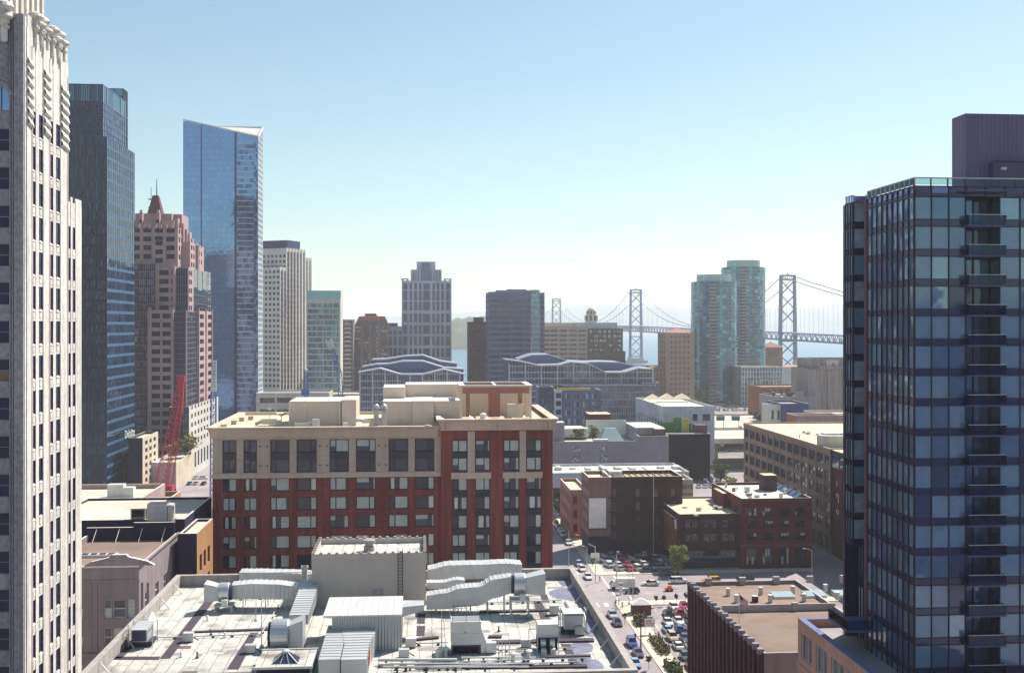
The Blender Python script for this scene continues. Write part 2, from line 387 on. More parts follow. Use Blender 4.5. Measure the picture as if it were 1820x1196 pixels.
gmat('gh_a', '#86a3ad', metal=.55, wave=.06, wscale=.3); gmat('gh_b', '#627f8c', metal=.5, wave=.06, wscale=.3); gmat('gh_c', '#3a4f5c', metal=.4, wave=.03, wscale=.3)
gmat('gh_blind', '#6d8f9c', metal=.15, rough=.1, wave=.01); gmat('gh_pale', '#93a3ac', metal=.0, rough=.15, var=.25); gmat('gh_span', '#25344a', metal=.3, rough=.12, wave=.01); gmat('gh_top', '#66759a', metal=.5, wave=.01)  # the pale one has bright reflections painted into its pane colour
mat('h_panel', '#5c5763', rough=.5, var=.06, scale=.2, streak=.08)
mat('metal_galv', '#bfc0c2', rough=.45, metal=.35, var=.12, scale=.8); ribmat('metal_rib', '#c2c4c6', pitch=.75, axis='y', depth_=.05, rough=.45, metal=.35, var=.1)
ribmat('metal_corr', '#bfc2c4', pitch=.28, axis='h', depth_=.05, rough=.5, metal=.4, var=.1); mat('metal_pale', '#cbcac5', rough=.5, metal=.2, var=.08, scale=.8); mat('metal_dark', '#44464d', rough=.55, metal=.4)
mat('metal_shiny', '#c9c9c9', rough=.32, metal=.6, var=.05)
mat('g_deep', '#2a3040', rough=.3, spec=.2, var=.1)
mat('asphalt', '#6d6a69', rough=.95, var=.12, scale=.4, big=.2); mat('asphalt2', '#8a8681', rough=.95, var=.12, scale=.3, big=.25); mat('concrete', '#bdb7aa', rough=.9, var=.1, scale=.4, streak=0, big=.2)
mat('sidewalk', '#b5afa2', rough=.95, var=.1, scale=.5, big=.15); mat('paint_white', '#dedcd4', rough=.8); mat('paint_yellow', '#c9a63b', rough=.8)
mat('steel_bridge', '#7d8899', rough=.6, var=.06, scale=.05); mat('rubber', '#17171a', rough=.9); mat('black', '#101014', rough=.6)
mat('crane_red', '#b0222a', rough=.5); mat('crane_blue', '#3f6796', rough=.5); mat('crane_white', '#c9cbc9', rough=.5)
mat('strip', '#453d36', rough=.8, var=.15, scale=1.0); mat('sign_green', '#0f7a64', rough=.6); mat('sign_white', '#e3e2dd', rough=.6)
brickmat('b_mauve', '#94706e', '#856363', '#8f7674'); brickmat('b_rose', '#c48a80', '#b87c73', '#b08c84'); mat('roof_tile', '#a5735f', rough=.85, var=.1); mat('terra_roof', '#a86252', rough=.85)
# ================================================================ NEAR BUILDINGS
Q = lambda v: v      # readability only
# ---- brick hotel in the centre
H = Bld('hotel', 'red brick hotel with beige top floors, seen square on in the middle', 377.6, 981.6, 195, depth_m=34)
HS = 195/175
hz = lambda zz, x=0.0: H.z(660+zz/2.844, x)
xs = H.wx(783.7)
hc = lambda a: H.wx(360+a/2.844)
lcols = [(hc(a), hc(b)) for a, b in ((100,172),(207,275),(342,440),(475,577),(642,740),(775,875),(940,1040),(1073,1172))]
lrows = [(415,348),(515,445),(610,543),(708,640),(802,735),(902,835),(1000,932)]
lrows = [(hz(a), hz(b)) for a, b in lrows]
while lrows[-1][0] > 5: lrows.append((lrows[-1][0]-3.34, lrows[-1][1]-3.34))
zb1 = hz(541)
wfL = lambda a, b, za, zb: 'w_siding' if (za+zb)/2 > zb1 else 'b_hotel'
GH = ['g_blind', 'g_blind', 'g_blind2', 'g_blind', 'g_blind', 'g_blind2', 'g_blind', 'g_blind', 'g_blind2', 'g_dark']
H.cap = 100
xr = W_ = H.W
rx = H.wx(880)
rcols = [(H.wx(360+a/2.844)-xs, H.wx(360+b/2.844)-xs) for a, b in ((1260,1338),(1377,1453),(1520,1600),(1635,1712))]
rrows = [(405,340),(500,432),(600,532),(695,628),(790,722),(880,818),(975,908)]
rrows = [(H.z(660+a/2.844, rx), H.z(660+b/2.844, rx)) for a, b in rrows]
while rrows[-1][0] > 5: rrows.append((rrows[-1][0]-3.34, rrows[-1][1]-3.34))
ztL = hz(283); ztR = H.z(660+238/2.844, rx)
H.tier((xs, W_, -.6, 34), 0, ztR, F=dict(cols=rcols, rows=rrows, wallf=lambda a, b, za, zb: 'b_hotel', glass=GH, frame='frame_dark', fw=.16, d=.35, split=(.42, .6, .4, .6)),
       R=dict(cols=9, rows=16, wall='b_hotel', glass=GH, stuff=True, mt=3), wall='b_hotel', roof='roof_cream', par=.75, pt=.5, cope='cope_cream')
H.tier((0, xs, 0, 34), 0, ztL, F=dict(cols=lcols, rows=lrows, wallf=wfL, glass=GH, ntop=2, glass_top=['g_dark', 'g_mid', 'g_blind', 'g_blind', 'g_dark', 'g_mid'], frame='frame_dark', fw=.16, d=.35, split=(.45, .45, .3, .7, .32, .68, .32, .68)),
       L=dict(cols=9, rows=16, wall='b_hotel', glass=GH, stuff=True, mt=3), wall='w_hotelbeige', roof='roof_cream', par=.55, pt=.5, cope='cope_cream')
class _SP:
    def box(s, *a, **k): m = MB(); m.box(*a, **k); m.build('spandrel', H.o)
sp = _SP()
for a, b in lcols:
    sp.box(a, b, -.03, .0, lrows[1][1]-.02, lrows[0][0]+.02, 'spandrel', skip='K')
for i, (a, b) in enumerate(rcols):
    a += xs; b += xs
    sp.box(a, b, -.64, -.6, rrows[0][1], ztR-3.9, 'spandrel', skip='K')
    for k in range(0, 9):
        if k == 1: continue
        sp.box(a, b, -.64, -.6, rrows[k+1][1], rrows[k][0], 'spandrel', skip='K')
bt = H.mb('belt_course')
bt.box(-.08, xs-.02, -.14, 0, zb1-.05, zb1+.75, 'w_hotelbeige', skip='K')
bt.box(-.08, xs-.02, -.10, 0, lrows[0][1]+.15, ztL-1.9, 'w_hotelbeige', skip='K')
for i in (0, 2):
    bt.box(rcols[i][0]+xs-.15, rcols[i+1][1]+xs+.15, -.78, -.645, rrows[1][0]-1.35, rrows[1][0]-.25, 'w_hotelbeige', skip='K')
    bt.box(rcols[i][1]+xs+.05, rcols[i+1][0]+xs-.05, -.70, -.6, rrows[1][0]-.25, ztR-2.2, 'w_siding', skip='K')
co = H.mb('cornice')
def cornice(x0, x1, y, zt, prof, m):
    pts = prof
    for (d0, h0), (d1, h1) in zip(pts, pts[1:]):
        co.face([(x0-d0*.9, y-d0, zt-h0), (x1+d0*.9, y-d0, zt-h0), (x1+d1*.9, y-d1, zt-h1), (x0-d1*.9, y-d1, zt-h1)], m)
        co.face([(x0-d0*.9, y-d0, zt-h0), (x0-d1*.9, y-d1, zt-h1), (x0-d1*.9, 34, zt-h1), (x0-d0*.9, 34, zt-h0)], m)
        co.face([(x1+d0*.9, y-d0, zt-h0), (x1+d0*.9, 34, zt-h0), (x1+d1*.9, 34, zt-h1), (x1+d1*.9, y-d1, zt-h1)], m)
cornice(0, xs-1.0, 0, ztL+.02, [(-.35, 0), (1.05, 0), (1.05, .28), (.75, .4), (.55, .9), (.45, 1.5), (.45, 1.9), (.1, 1.9)], 'w_hotelbeige')
cornice(xs+.2, W_, -.6, ztR+.02, [(-.3, 0), (1.15, 0), (1.15, .28), (.8, .45), (.6, 1.0), (.45, 1.8), (.45, 2.05), (.1, 2.05)], 'w_hotelbeige')
for px in (786, 796, 878, 888, 968, 977):
    x = H.wx(px); co.box(x-.22, x+.22, -1.45, -1.0, ztR-1.75, ztR-.5, 'w_hotelbeige')
ph = H.mb('penthouse')
def pbox(px0, px1, y0, y1, py, m='w_stucco', top='cope', dz=None):
    a = H.wx(px0, y0); b = H.wx(px1, y0); z = H.z(py, (a+b)/2, y0); ph.box(a, b, y0, y1, ztL-1.9, z, m, top=top, skip='B'); return a, b, z
p1 = pbox(514, 605, 8, 20, 713); pbox(607, 633, 7.4, 19, 710.5)
for px in (514.5, 541, 604, 632):
    a = H.wx(px, 7.3); ph.box(a-.13, a+.13, 7.2, 7.39, ztL-1.7, p1[2]+.1, 'frame_white')
pbox(680.5, 733, 8.0, 24, 713); pbox(733.2, 771, 7.2, 24, 712.5); pbox(771.2, 818, 8.2, 24, 712.5)
pbox(681, 720, 16, 26, 688); pbox(720.2, 822, 20, 29, 683)
# red walls behind the pergola, pierced by two openings
rw = H.mb('terrace_wall')
ya = 9.5
def rwb(p0, p1_, q0, q1, y0, y1, m):
    a, b = H.wx(p0, y0), H.wx(p1_, y0); zt = H.z(q0, (a+b)/2, y0); zb = H.z(q1, (a+b)/2, y0); rw.box(a, b, y0, y1, zb, zt, m)
rwb(821, 945, 687, 699, ya, ya+.6, 'b_rose')
for a, b, m in ((819, 828, 'w_stucco'), (828, 835, 'b_rose'), (868, 889, 'b_rose'), (921, 928, 'b_rose'), (934, 943, 'w_stucco')): rwb(a, b, 699, 741, ya+.02, ya+.55, m)
rw = H.mb('rear_terrace_wall'); rwb(820, 943, 686, 742, ya+8, ya+8.5, 'w_stucco')
rw = H.mb('stair_box'); rwb(902, 930, 718, 742, ya-3, ya-1, 'w_stucco')
pg = H.mb('pergola')
zp = H.z(684.5, H.wx(880, 6), 6)
a, b, c_, d_ = H.wx(816, 6), H.wx(947, 6), 6, 19
pg.box(a, b, c_, c_+.9, zp-.35, zp, 'w_stucco', top='cope'); pg.box(a, b, d_-.9, d_, zp-.35, zp, 'w_stucco', top='cope')
pg.box(a, a+1.1, c_+.9, d_-.9, zp-.36, zp-.01, 'w_stucco', top='cope'); pg.box(b-1.1, b, c_+.9, d_-.9, zp-.36, zp-.01, 'w_stucco', top='cope')
for i in range(1, 8):
    y = c_+.9+(d_-c_-1.8)*i/8; pg.box(a+1.1, b-1.1, y-.07, y+.07, zp-.3, zp-.1, 'w_taupe')
m_ = (a+b)/2; pg.box(m_-.25, m_+.25, c_+.9, d_-.9, zp-.4, zp-.05, 'w_stucco')
for x in (a+.4, b-.4):
    for y in (c_+.4, d_-.4): pg.box(x-.2, x+.2, y-.2, y+.2, ztL-1.6, zp-.36, 'w_stucco')
wv = H.mb('wall_vent')
for k, (za, zb) in enumerate(lrows[:9]):
    for i in (1, 3, 5):
        xm = (lcols[i][1]+lcols[i+1][0])/2
        for o_ in (-.7, .5): wv.box(xm+o_, xm+o_+.28, -.03, 0, (za+zb)/2-.1, (za+zb)/2+.12, 'frame_dark', skip='K')
jt = H.mb('control_joint')
for i in (1, 3, 5): xm = (lcols[i][1]+lcols[i+1][0])/2; jt.box(xm-.03, xm+.03, -.012, 0, 0, zb1-.1, 'w_brown', skip='K')
for k in range(2, 10): jt.box(.05, xs-.05, -.014, 0, lrows[k][0]-.45, lrows[k][0]-.38, 'w_brown', skip='K')
H.done()
ROOF_H = ztL-.55
# ---- white-roofed building under the camera
NZ = 39.6
NR = Bld('equipment_roof_building', 'low building directly below with white roof full of ducts and fans', 0, 0, 87, depth_m=37.0, loc=(-26.6, 86.0), W=43.7)
mat('n_wall', '#a39a8c', streak=.2); mat('n_par', '#a8a296', rough=.85, var=.1, scale=1.5, streak=.15)
NR.tier((0, 43.7, 0, 37), 0, NZ+1.2, R=dict(cols=8, rows=9, wall='n_wall', nx=2, mt=2.5), L=dict(cols=8, rows=9, wall='n_wall', nx=2, mt=2.5), wall='n_par', roof='n_wall', par=1.25, pt=.55, cope='n_par')
# the roof skin: pale membrane with seams and stains
def roofskin():
    m = mat('n_roof', '#c0beb8', rough=.8, var=.2, scale=1.3, big=.18); m = MATS['n_roof']; t = m.node_tree; N = t.nodes; L = t.links
    g = [n for n in N if n.bl_idname == 'ShaderNodeNewGeometry'][0]
    br = N.new('ShaderNodeTexBrick'); mp = N.new('ShaderNodeMapping'); mp.inputs['Rotation'].default_value = (0, 0, pi/2)
    L.new(g.outputs['Position'], mp.inputs[0])
    nz = N.new('ShaderNodeTexNoise'); nz.inputs['Scale'].default_value = .8
    ad = N.new('ShaderNodeVectorMath'); ad.operation = 'MULTIPLY_ADD'; ad.inputs[1].default_value = (.25, .25, 0)
    L.new(g.outputs['Position'], nz.inputs['Vector']); L.new(nz.outputs['Color'], ad.inputs[0]); L.new(mp.outputs[0], ad.inputs[2]); L.new(ad.outputs[0], br.inputs[0])
    br.inputs['Scale'].default_value = 1; br.inputs['Brick Width'].default_value = 9.0; br.inputs['Row Height'].default_value = 1.15; br.inputs['Mortar Size'].default_value = .035; br.inputs['Mortar Smooth'].default_value = .3
    br.inputs['Color1'].default_value = (.9, .9, .9, 1); br.inputs['Color2'].default_value = (1, 1, 1, 1); br.inputs['Mortar'].default_value = (.32, .31, .3, 1)
    st = N.new('ShaderNodeTexNoise'); st.inputs['Scale'].default_value = .33; st.inputs['Detail'].default_value = 7; L.new(g.outputs['Position'], st.inputs['Vector'])
    r = N.new('ShaderNodeValToRGB'); r.color_ramp.elements[0].position = .28; r.color_ramp.elements[0].color = (.4, .36, .32, 1); r.color_ramp.elements[1].position = .47; r.color_ramp.elements[1].color = (1, 1, 1, 1)
    L.new(st.outputs[0], r.inputs[0])
    b = N['Principled BSDF']; src = b.inputs['Base Color'].links[0].from_socket
    for o in (br.outputs[0], r.outputs[0]):
        q = N.new('ShaderNodeMix'); q.data_type = 'RGBA'; q.blend_type = 'MULTIPLY'; q.inputs[0].default_value = 1; L.new(src, q.inputs[6]); L.new(o, q.inputs[7]); src = q.outputs[2]
    L.new(src, b.inputs['Base Color'])
roofskin()
rb = MB(); rb.face([(.56, .56, NZ), (43.14, .56, NZ), (43.14, 36.44, NZ), (.56, 36.44, NZ)], 'n_roof'); rb.build('roof_membrane', NR.o)
mat('puddle', '#6f7276', rough=.5, var=.35, scale=1.2, spec=.5)
def RP(px, py, dz=0.0): x, y = gnd(px, py, NZ+dz); return x, y
def onroof(pts, m, name, h=.02, under=0.0):
    mb = MB(); P = [RP(*p) for p in pts]; P = [(x-NR.P[0], y-NR.P[1]) for x, y in P]
    if sum(P[i][0]*P[(i+1) % len(P)][1]-P[(i+1) % len(P)][0]*P[i][1] for i in range(len(P))) < 0: P.reverse()
    mb.prism(P, NZ+.004, NZ+.004+h, m); return mb.build(name, NR.o)
for poly in (((372,1062),(388,1062),(284,1196-1),(262,1190)) , ((375,1078),(396,1060),(290,1170),(238,1170)), ):
    pass
onroof([(370,1060),(386,1060),(302,1170),(284,1170)], 'strip', 'walk_strip')
onroof([(225,1142),(243,1142),(216,1169),(197,1172)], 'strip', 'walk_strip')
onroof([(200,1166.5),(285,1166.5),(282,1172),(197,1172)], 'strip', 'walk_strip')
onroof([(335,1123),(487,1117),(487,1120),(333,1125)], 'strip', 'walk_strip', .12)
onroof([(445,1124),(459,1124),(424,1189),(403,1189)], 'strip', 'walk_strip')
for q in ([(742,1090),(756,1090),(755,1108),(741,1108)], [(741,1112),(756,1112),(754,1130),(740,1130)], [(948,1068),(962,1068),(970,1083),(952,1083)], [(960,1056),(972,1056),(977,1070),(964,1070)],
          [(957,1088),(972,1088),(980,1105),(962,1105)], [(996,1144),(1013,1144),(1016,1150),(999,1150)], [(1003,1154),(1016,1154),(1021,1162),(1005,1162)], [(1009,1171),(1025,1171),(1028,1178),(1011,1178)]):
    onroof(q, 'strip', 'walk_strip')
for q in ([(740,1136),(780,1132),(780,1135),(740,1139)], [(852,1087),(1000,1083),(1000,1086),(852,1090)], [(874,1140),(955,1138),(955,1143),(876,1145)], [(993,1137),(1055,1136),(1056,1141),(993,1142)],
          [(868,1131),(892,1131),(891,1134),(868,1134)], [(740,1184),(905,1183),(905,1188),(740,1189)], [(908,1184),(1042,1182),(1044,1187),(908,1189)], [(970,1167),(1050,1165),(1050,1168),(970,1170)]):
    onroof(q, 'strip', 'roof_curb', .16)
def blob(pts, seed=0):
    P = []
    n = len(pts)
    for i in range(n):
        a, b, c, d = [Vector(pts[(i+k-1) % n]) for k in range(4)]
        for t in (0, .25, .5, .75):
            q = .5*((2*b)+(-a+c)*t+(2*a-5*b+4*c-d)*t*t+(-a+3*b-3*c+d)*t**3); P.append(tuple(q))
    return P
for q in ([(975,1052),(1000,1044),(1035,1046),(1042,1060),(1055,1085),(1048,1100),(1030,1084),(1038,1074),(1010,1066),(985,1062)], [(1043,1102),(1056,1100),(1062,1116),(1058,1130),(1040,1128),(1038,1112)],
          [(1010,1146),(1030,1140),(1052,1145),(1050,1158),(1020,1162),(1000,1156)], [(1012,1174),(1040,1170),(1064,1174),(1072,1188),(1030,1190),(1015,1184)], [(990,1030),(1010,1028),(1020,1036),(1002,1042)]):
    onroof(blob(q), 'puddle', 'puddle', .004)
for px, py in ((232,1048),(196,1080),(168,1107)):   # parapet braces, left
    pass
br_ = MB(); brs = []
def brace(x, y, sx):
    mb = MB(); mb.tube((x, y, NZ+.02), (x+sx*.9, y, NZ+1.1), .05, 'metal_pale', 4); mb.tube((x+.0, y-.25, NZ+.02), (x+sx*.9, y, NZ+1.1), .04, 'metal_pale', 4); return mb.build('parapet_brace', NR.o)
for y in (6, 13.5, 20.5, 27, 33): brace(1.5, y, -1)
for y in (5, 10, 15.5, 21, 26, 31.5): brace(42.3, y, 1)
# stair and lift box on the roof
bx0, bx1 = at(554, 111)[0]-NR.P[0], at(757, 112)[0]-NR.P[0]; by0 = at(554, 111)[1]-NR.P[1]
zc_ = zpy(985, 111)
bm_ = NR.mb('lift_house'); mat('n_box', '#bdb2a8', rough=.95, var=.04, scale=.4, streak=.05, big=.06)
bm_.box(bx0, bx1, by0, by0+8.2, NZ+.02, zc_-.55, 'n_box', top='n_roof', skip='B')
for (a, b, c, d) in ((bx0, bx1, by0, by0+.25), (bx0, bx1, by0+7.95, by0+8.2), (bx0, bx0+.25, by0+.25, by0+7.95), (bx1-.25, bx1, by0+.25, by0+7.95)):
    bm_.box(a, b, c, d, zc_-.56, zc_, 'n_box', top='n_par', skip='B')
n_ = 14
for i in range(n_+1):
    x = bx0+.12+(bx1-bx0-.24)*i/n_
    for y in (by0+.1, by0+8.1): bm_.box(x-.14, x+.14, y-.16, y+.16, zc_, zc_+.16, 'n_par')
for i in range(1, 9):
    y = by0+8.2*i/9
    for x in (bx0+.1, bx1-.1): bm_.box(x-.16, x+.16, y-.12, y+.12, zc_, zc_+.16, 'n_par')
for i in range(11):
    x = bx0+1.0+(bx1-bx0-1.6)*i/11; bm_.box(x, x+.55, by0-.03, by0, zc_-1.5, zc_-.85, 'n_box')
lx = bx0+(bx1-bx0)*.755
ld = NR.mb('ladder')
for x in (lx, lx+.45): ld.box(x-.03, x+.03, by0-.22, by0-.16, NZ+.6, zc_+.5, 'metal_dark')
for i in range(15): ld.box(lx, lx+.45, by0-.21, by0-.17, NZ+.9+i*.33, NZ+.94+i*.33, 'metal_dark')
ve = NR.mb('louvre'); vx = bx0+(bx1-bx0)*.54; ve.box(vx, vx+.9, by0-.05, by0-.0, zc_-4.2, zc_-3.6, 'metal_dark', skip='K')
for i in range(5): ve.box(vx+.03, vx+.87, by0-.09, by0-.05, zc_-4.17+i*.12, zc_-4.1+i*.12, 'metal_galv')
NR.done()

# ---- art deco tower at the left edge
PB = Bld('art_deco_tower', 'cream terracotta art deco skyscraper filling the left edge', -160, 44, 115, dref=44, depth_px=145)
pz = lambda py, px: PB.z(py, PB.W, PB.dx(px))
yA = PB.dx(120)
zt1 = PB.z(28, PB.W, 0); zt2 = 82.5
vd = lambda px: PB.dx(px)
rcol = [(vd(57), vd(62.3)), (vd(69), vd(75)), (vd(88), vd(93.3)), (vd(99.5), vd(105.5))]
rows = []
z = zpy(225, 125)        # heads of the tall openings on the side
fl = 3.72
zz = zt1-9.5
while zz > 3: rows.append((zz-2.6, zz)); zz -= fl
FW = PB.W
frc = [(FW-(PB.W-PB.wx(17))-0, 0)]
f_cols = []
x = PB.wx(17)
while x > 1.5: f_cols.append((x-2.3, x)); x -= 5.6
frows = []
zz = zpy(232, 116)
while zz > 3: frows.append((zz-2.35, zz)); zz -= 4.0
PB.cap = 100
box1 = (0, PB.W, 0, yA)
PB.tier(box1, 0, zt1, F=dict(cols=f_cols, rows=frows, wall='w_marble', frame='frame_grey', glass=['g_deep', 'g_deep', 'g_warm'], nx=2, ny=2, d=.35, fw=.06),
        R=dict(cols=rcol, rows=rows, wall='w_terra', span='w_terra', glass=['g_deep'], nx=1, ny=2, d=.05, fw=.05, frame='frame_dark', reveal='w_terra_pink'), wall='w_terra', roof='roof_grey')
PB.tier((0, PB.W, yA+.01, PB.L), 0, zt2, R=dict(cols=[(vd(120.6)-yA, vd(124.6)-yA), (vd(128.6)-yA, vd(133)-yA)], rows=[r for r in rows if r[1] < zt2-1.5], wall='w_terra', glass=['g_deep'], nx=1, ny=2, d=.05, fw=.05), wall='w_terra', roof='roof_grey')
pr = MB(); W0 = PB.W
def pier(pa, pb, z0, z1, d, m='w_terra'):
    a, b = vd(pa), vd(pb); pr.box(W0-.05, W0+d, a, b, z0, z1, m, skip='L'); return a, b
# wide ribbed piers, thin piers, spandrel panels
for pa, pb, zt in ((46.5, 56.3, zt1+.3), (76, 87.3, zt1+.2), (106.5, 119.7, zt1-.3)):
    a, b = pier(pa, pb, 0, zt-1.4, .09); pier(pa+1.2, pb-1.2, zt-1.4, zt, .08)
    for k in range(7):
        z = zt-5.2-k*1.05; pr.face([(W0+.17, a+.1, z), (W0+.17, b-.1, z-.35), (W0+.36, b-.1, z-.1), (W0+.36, a+.1, z+.25)], 'w_terra'); pr.face([(W0+.36, a+.1, z+.25), (W0+.36, b-.1, z-.1), (W0+.17, b-.1, z+.5), (W0+.17, a+.1, z+.85)], 'w_terra')
    pr.box(W0+.09, W0+.12, b-.3, b+.03, 0, zt-3, 'w_terra_pink')
for pa, pb in ((63, 68.3), (94, 98.8)): pier(pa, pb, 0, zt1-.6, .05)
for pa, pb in ((117.5, 120.3), (125, 128.2), (133.5, 143.5)): pier(pa, pb, 0, zt2+.6, .06)
for ca, cb in rcol:
    for za, zb in rows:
        pr.box(W0-.05, W0+.05, ca+.2, cb-.2, za-.8, za-.2, 'w_terra', skip='L')
        pr.face([(W0+.1, ca, za-.06), (W0+.1, cb, za-.06), (W0-.04, cb, za+.16), (W0-.04, ca, za+.16)], 'w_terra')
for pa, pb in ((120.6, 124.6), (128.6, 133)):
    for za, zb in rows:
        if zb < zt2-1.5: pr.box(W0-.05, W0+.04, vd(pa)+.1, vd(pb)-.1, za-.8, za-.1, 'w_terra', skip='L')
# front: marble pier at the corner with flutes, carved panel and arched window
for i, x in enumerate((W0-1.5, W0-1.25)): pr.box(x, x+.12, -.18, 0, 0, zt1-1.0, 'w_marble', skip='K')
pr.box(W0-1.0, W0-.05, -.3, 0, 0, zt1+.1, 'w_marble', skip='K')
xw = f_cols[0]
for k in range(8):
    z = zt1-2.2-k*.75
    for s_ in (0, 1):
        xa = xw[0]+.15 if s_ == 0 else (xw[0]+xw[1])/2+.25; xb = xa+.8
        pr.face([(xa, -.02, z), (xb, -.02, z-.45 if s_ else z+.0), (xb, -.3, z-.1), (xa, -.3, z+.3)], 'w_marble')
pr.build('pier', PB.o)
ar = MB(); z0a, z1a = zpy(200, 116), zpy(175, 116); xa, xb = xw
n = 12; pts = [(xa, -.06, z0a), (xb, -.06, z0a)]+[((xa+xb)/2+(xb-xa)/2*cos(pi*i/n), -.06, z1a+(xb-xa)/2*sin(pi*i/n)) for i in range(n+1)]
ar.face(pts, 'g_sky')
for i in range(n):
    t0, t1 = pi*i/n, pi*(i+1)/n; R1, R2 = (xb-xa)/2, (xb-xa)/2+.35; cx = (xa+xb)/2
    ar.face([(cx+R1*cos(t0), -.25, z1a+R1*sin(t0)), (cx+R2*cos(t0), -.25, z1a+R2*sin(t0)), (cx+R2*cos(t1), -.25, z1a+R2*sin(t1)), (cx+R1*cos(t1), -.25, z1a+R1*sin(t1))], 'w_marble')
    ar.face([(cx+R1*cos(t0), -.25, z1a+R1*sin(t0)), (cx+R1*cos(t1), -.25, z1a+R1*sin(t1)), (cx+R1*cos(t1), -.05, z1a+R1*sin(t1)), (cx+R1*cos(t0), -.05, z1a+R1*sin(t0))], 'w_marble')
for x in (xa+(xb-xa)/3, xa+2*(xb-xa)/3): ar.box(x-.04, x+.04, -.12, -.07, z0a, z1a+(xb-xa)*.42, 'frame_dark')
ar.build('arched_window', PB.o)
# the stepped-back top block with white fins
up = MB(); ux = W0-4.2; uy = 4.5; uy1 = PB.dx(76, x=ux)
up.box(0, ux, uy, uy1, zt1-1.2, zt1+22, 'w_terra', skip='B')
y = uy
while y < uy1-.5: up.box(ux, ux+.5, y, y+.8, zt1-1, zt1+21, 'w_terra', skip='L'); y += 1.7
x = ux-.1
while x > 1: up.box(x-.8, x, uy-.45, uy, zt1-1, zt1+21, 'w_terra', skip='K'); x -= 1.8
up.build('setback_top', PB.o)
# mushroom-capped finials
def finial(x, y, z, s=1.0, big=False):
    mb = MB(); p = [(.12, -2.6), (.3, -2.5), (.3, -1.2), (.55, -1.0), (.55, -.75), (.3, -.6), (.34, -.1), (.85, .1), (1.0, .3), (.8, .62), (.35, .85), (.05, .95)]
    mb.lathe(x, y, [(r*s*.85, z+h*s) for r, h in p], 'w_terra', 14); o = mb.build('finial', PB.o, smooth=True); return o
for px, py in ((61, 30), (73, 38), (91, 54), (103, 63)):
    yy = vd(px); finial(W0+.1, yy, PB.z(py+6, W0, yy), 1.0)
for px, py in ((66.5, 46), (78, 56), (97, 71), (108, 78)):
    yy = vd(px-1); finial(W0+.45, yy, PB.z(py+4, W0, yy), .72)
finial(PB.wx(10), -.5, PB.z(22, PB.wx(10), 0), 1.25); finial(PB.wx(14), -.7, PB.z(38, PB.wx(14), 0), .9)
PB.done()

# ---- dark glass flats at the right edge
OH = Bld('glass_apartment_tower', 'dark blue glass apartment tower with recessed balconies at the right edge', 1625, 1960, 115, depth_m=22)
ztop = OH.z(352, 0, 0)+0.0          # top of the panel band (photo row 345 of the zoom)
zR = 83.4; zP = OH.z(330, 0, 0); zG = OH.z(349, 0, 0)
FH = 3.12; nfl = 26
zB = zG-FH*nfl
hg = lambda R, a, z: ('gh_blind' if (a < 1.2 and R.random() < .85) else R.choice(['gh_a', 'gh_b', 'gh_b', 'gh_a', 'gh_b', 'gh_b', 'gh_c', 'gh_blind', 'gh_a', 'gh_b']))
hgl = lambda R, a, z: R.choice(['gh_top', 'gh_a', 'gh_b', 'gh_a', 'gh_b', 'gh_blind'])
x1, x2 = OH.wx(1717), OH.wx(1776)
dL = OH.dx(1541, 'L')
def seg(side, box, z0, z1, nc, nf, gl, **k): OH.facade(side, box, z0, z1, dict(type='curtain', cols=nc, rows=nf, glass=gl, span=['gh_span'], sf=.24, mull='frame_dark', mw=.09, mp=.09, hw=.1, h2=True, jit=.012, **k))
seg('F', (0, x1, 0, 1), zB, zG, 3, nfl, hg); seg('F', (x2, OH.W, 0, 1), zB, zG, 5, nfl, hg, seed=8)
seg('L', (0, 1, 0, dL), zB, zG, 9, nfl, hgl, seed=5)
seg('F', (0, x1, 0, 1), zG, zP, 3, 1, ['gh_span', 'gh_top']); seg('F', (x1, OH.W, 0, 1), zG+.001, zP, 7, 1, ['gh_span']); seg('L', (0, 1, 0, dL), zG, zP, 9, 1, ['gh_top'])
OH.facade('F', (0, OH.W, 0, 1), 0, zB, 'gh_span'); OH.facade('L', (0, 1, 0, 22), 0, zB, 'gh_span')
# balcony recess
for a_, b_ in ((x1, x2),):
    OH.facade('F', (a_, b_, 2.0, 3), zB, zG, dict(type='curtain', cols=2, rows=nfl, glass=['gh_c', 'gh_b'], span=['gh_c'], sf=.12, mull='frame_dark', hw=.12, seed=9))
    OH.wall.face([(a_, 0, zB), (a_, 2, zB), (a_, 2, zG), (a_, 0, zG)], 'gh_c'); OH.wall.face([(b_, 2, zB), (b_, 0, zB), (b_, 0, zG), (b_, 2, zG)], 'gh_c')
mat('slab_grey', '#565a72', rough=.6, streak=.1); 
def glassmat(name, col, alpha=.35):
    m = bpy.data.materials.new(name); m.use_nodes = True; t = m.node_tree; t.nodes.clear(); L = t.links
    o = t.nodes.new('ShaderNodeOutputMaterial'); mix = t.nodes.new('ShaderNodeMixShader'); tr = t.nodes.new('ShaderNodeBsdfTransparent'); gl = t.nodes.new('ShaderNodeBsdfGlossy')
    tr.inputs[0].default_value = (*lin(col), 1); gl.inputs['Roughness'].default_value = .04; gl.inputs[0].default_value = (.6, .75, 1, 1)
    fr = t.nodes.new('ShaderNodeFresnel'); fr.inputs[0].default_value = 1.35; mm = t.nodes.new('ShaderNodeMath'); mm.operation = 'ADD'; mm.inputs[1].default_value = alpha*.03; L.new(fr.outputs[0], mm.inputs[0]); L.new(mm.outputs[0], mix.inputs[0])
    L.new(tr.outputs[0], mix.inputs[1]); L.new(gl.outputs[0], mix.inputs[2]); L.new(mix.outputs[0], o.inputs[0]); MATS[name] = m; return name
glassmat('rail_glass', '#b4c8e0'); glassmat('clear_glass', '#cfe0e0', .2)
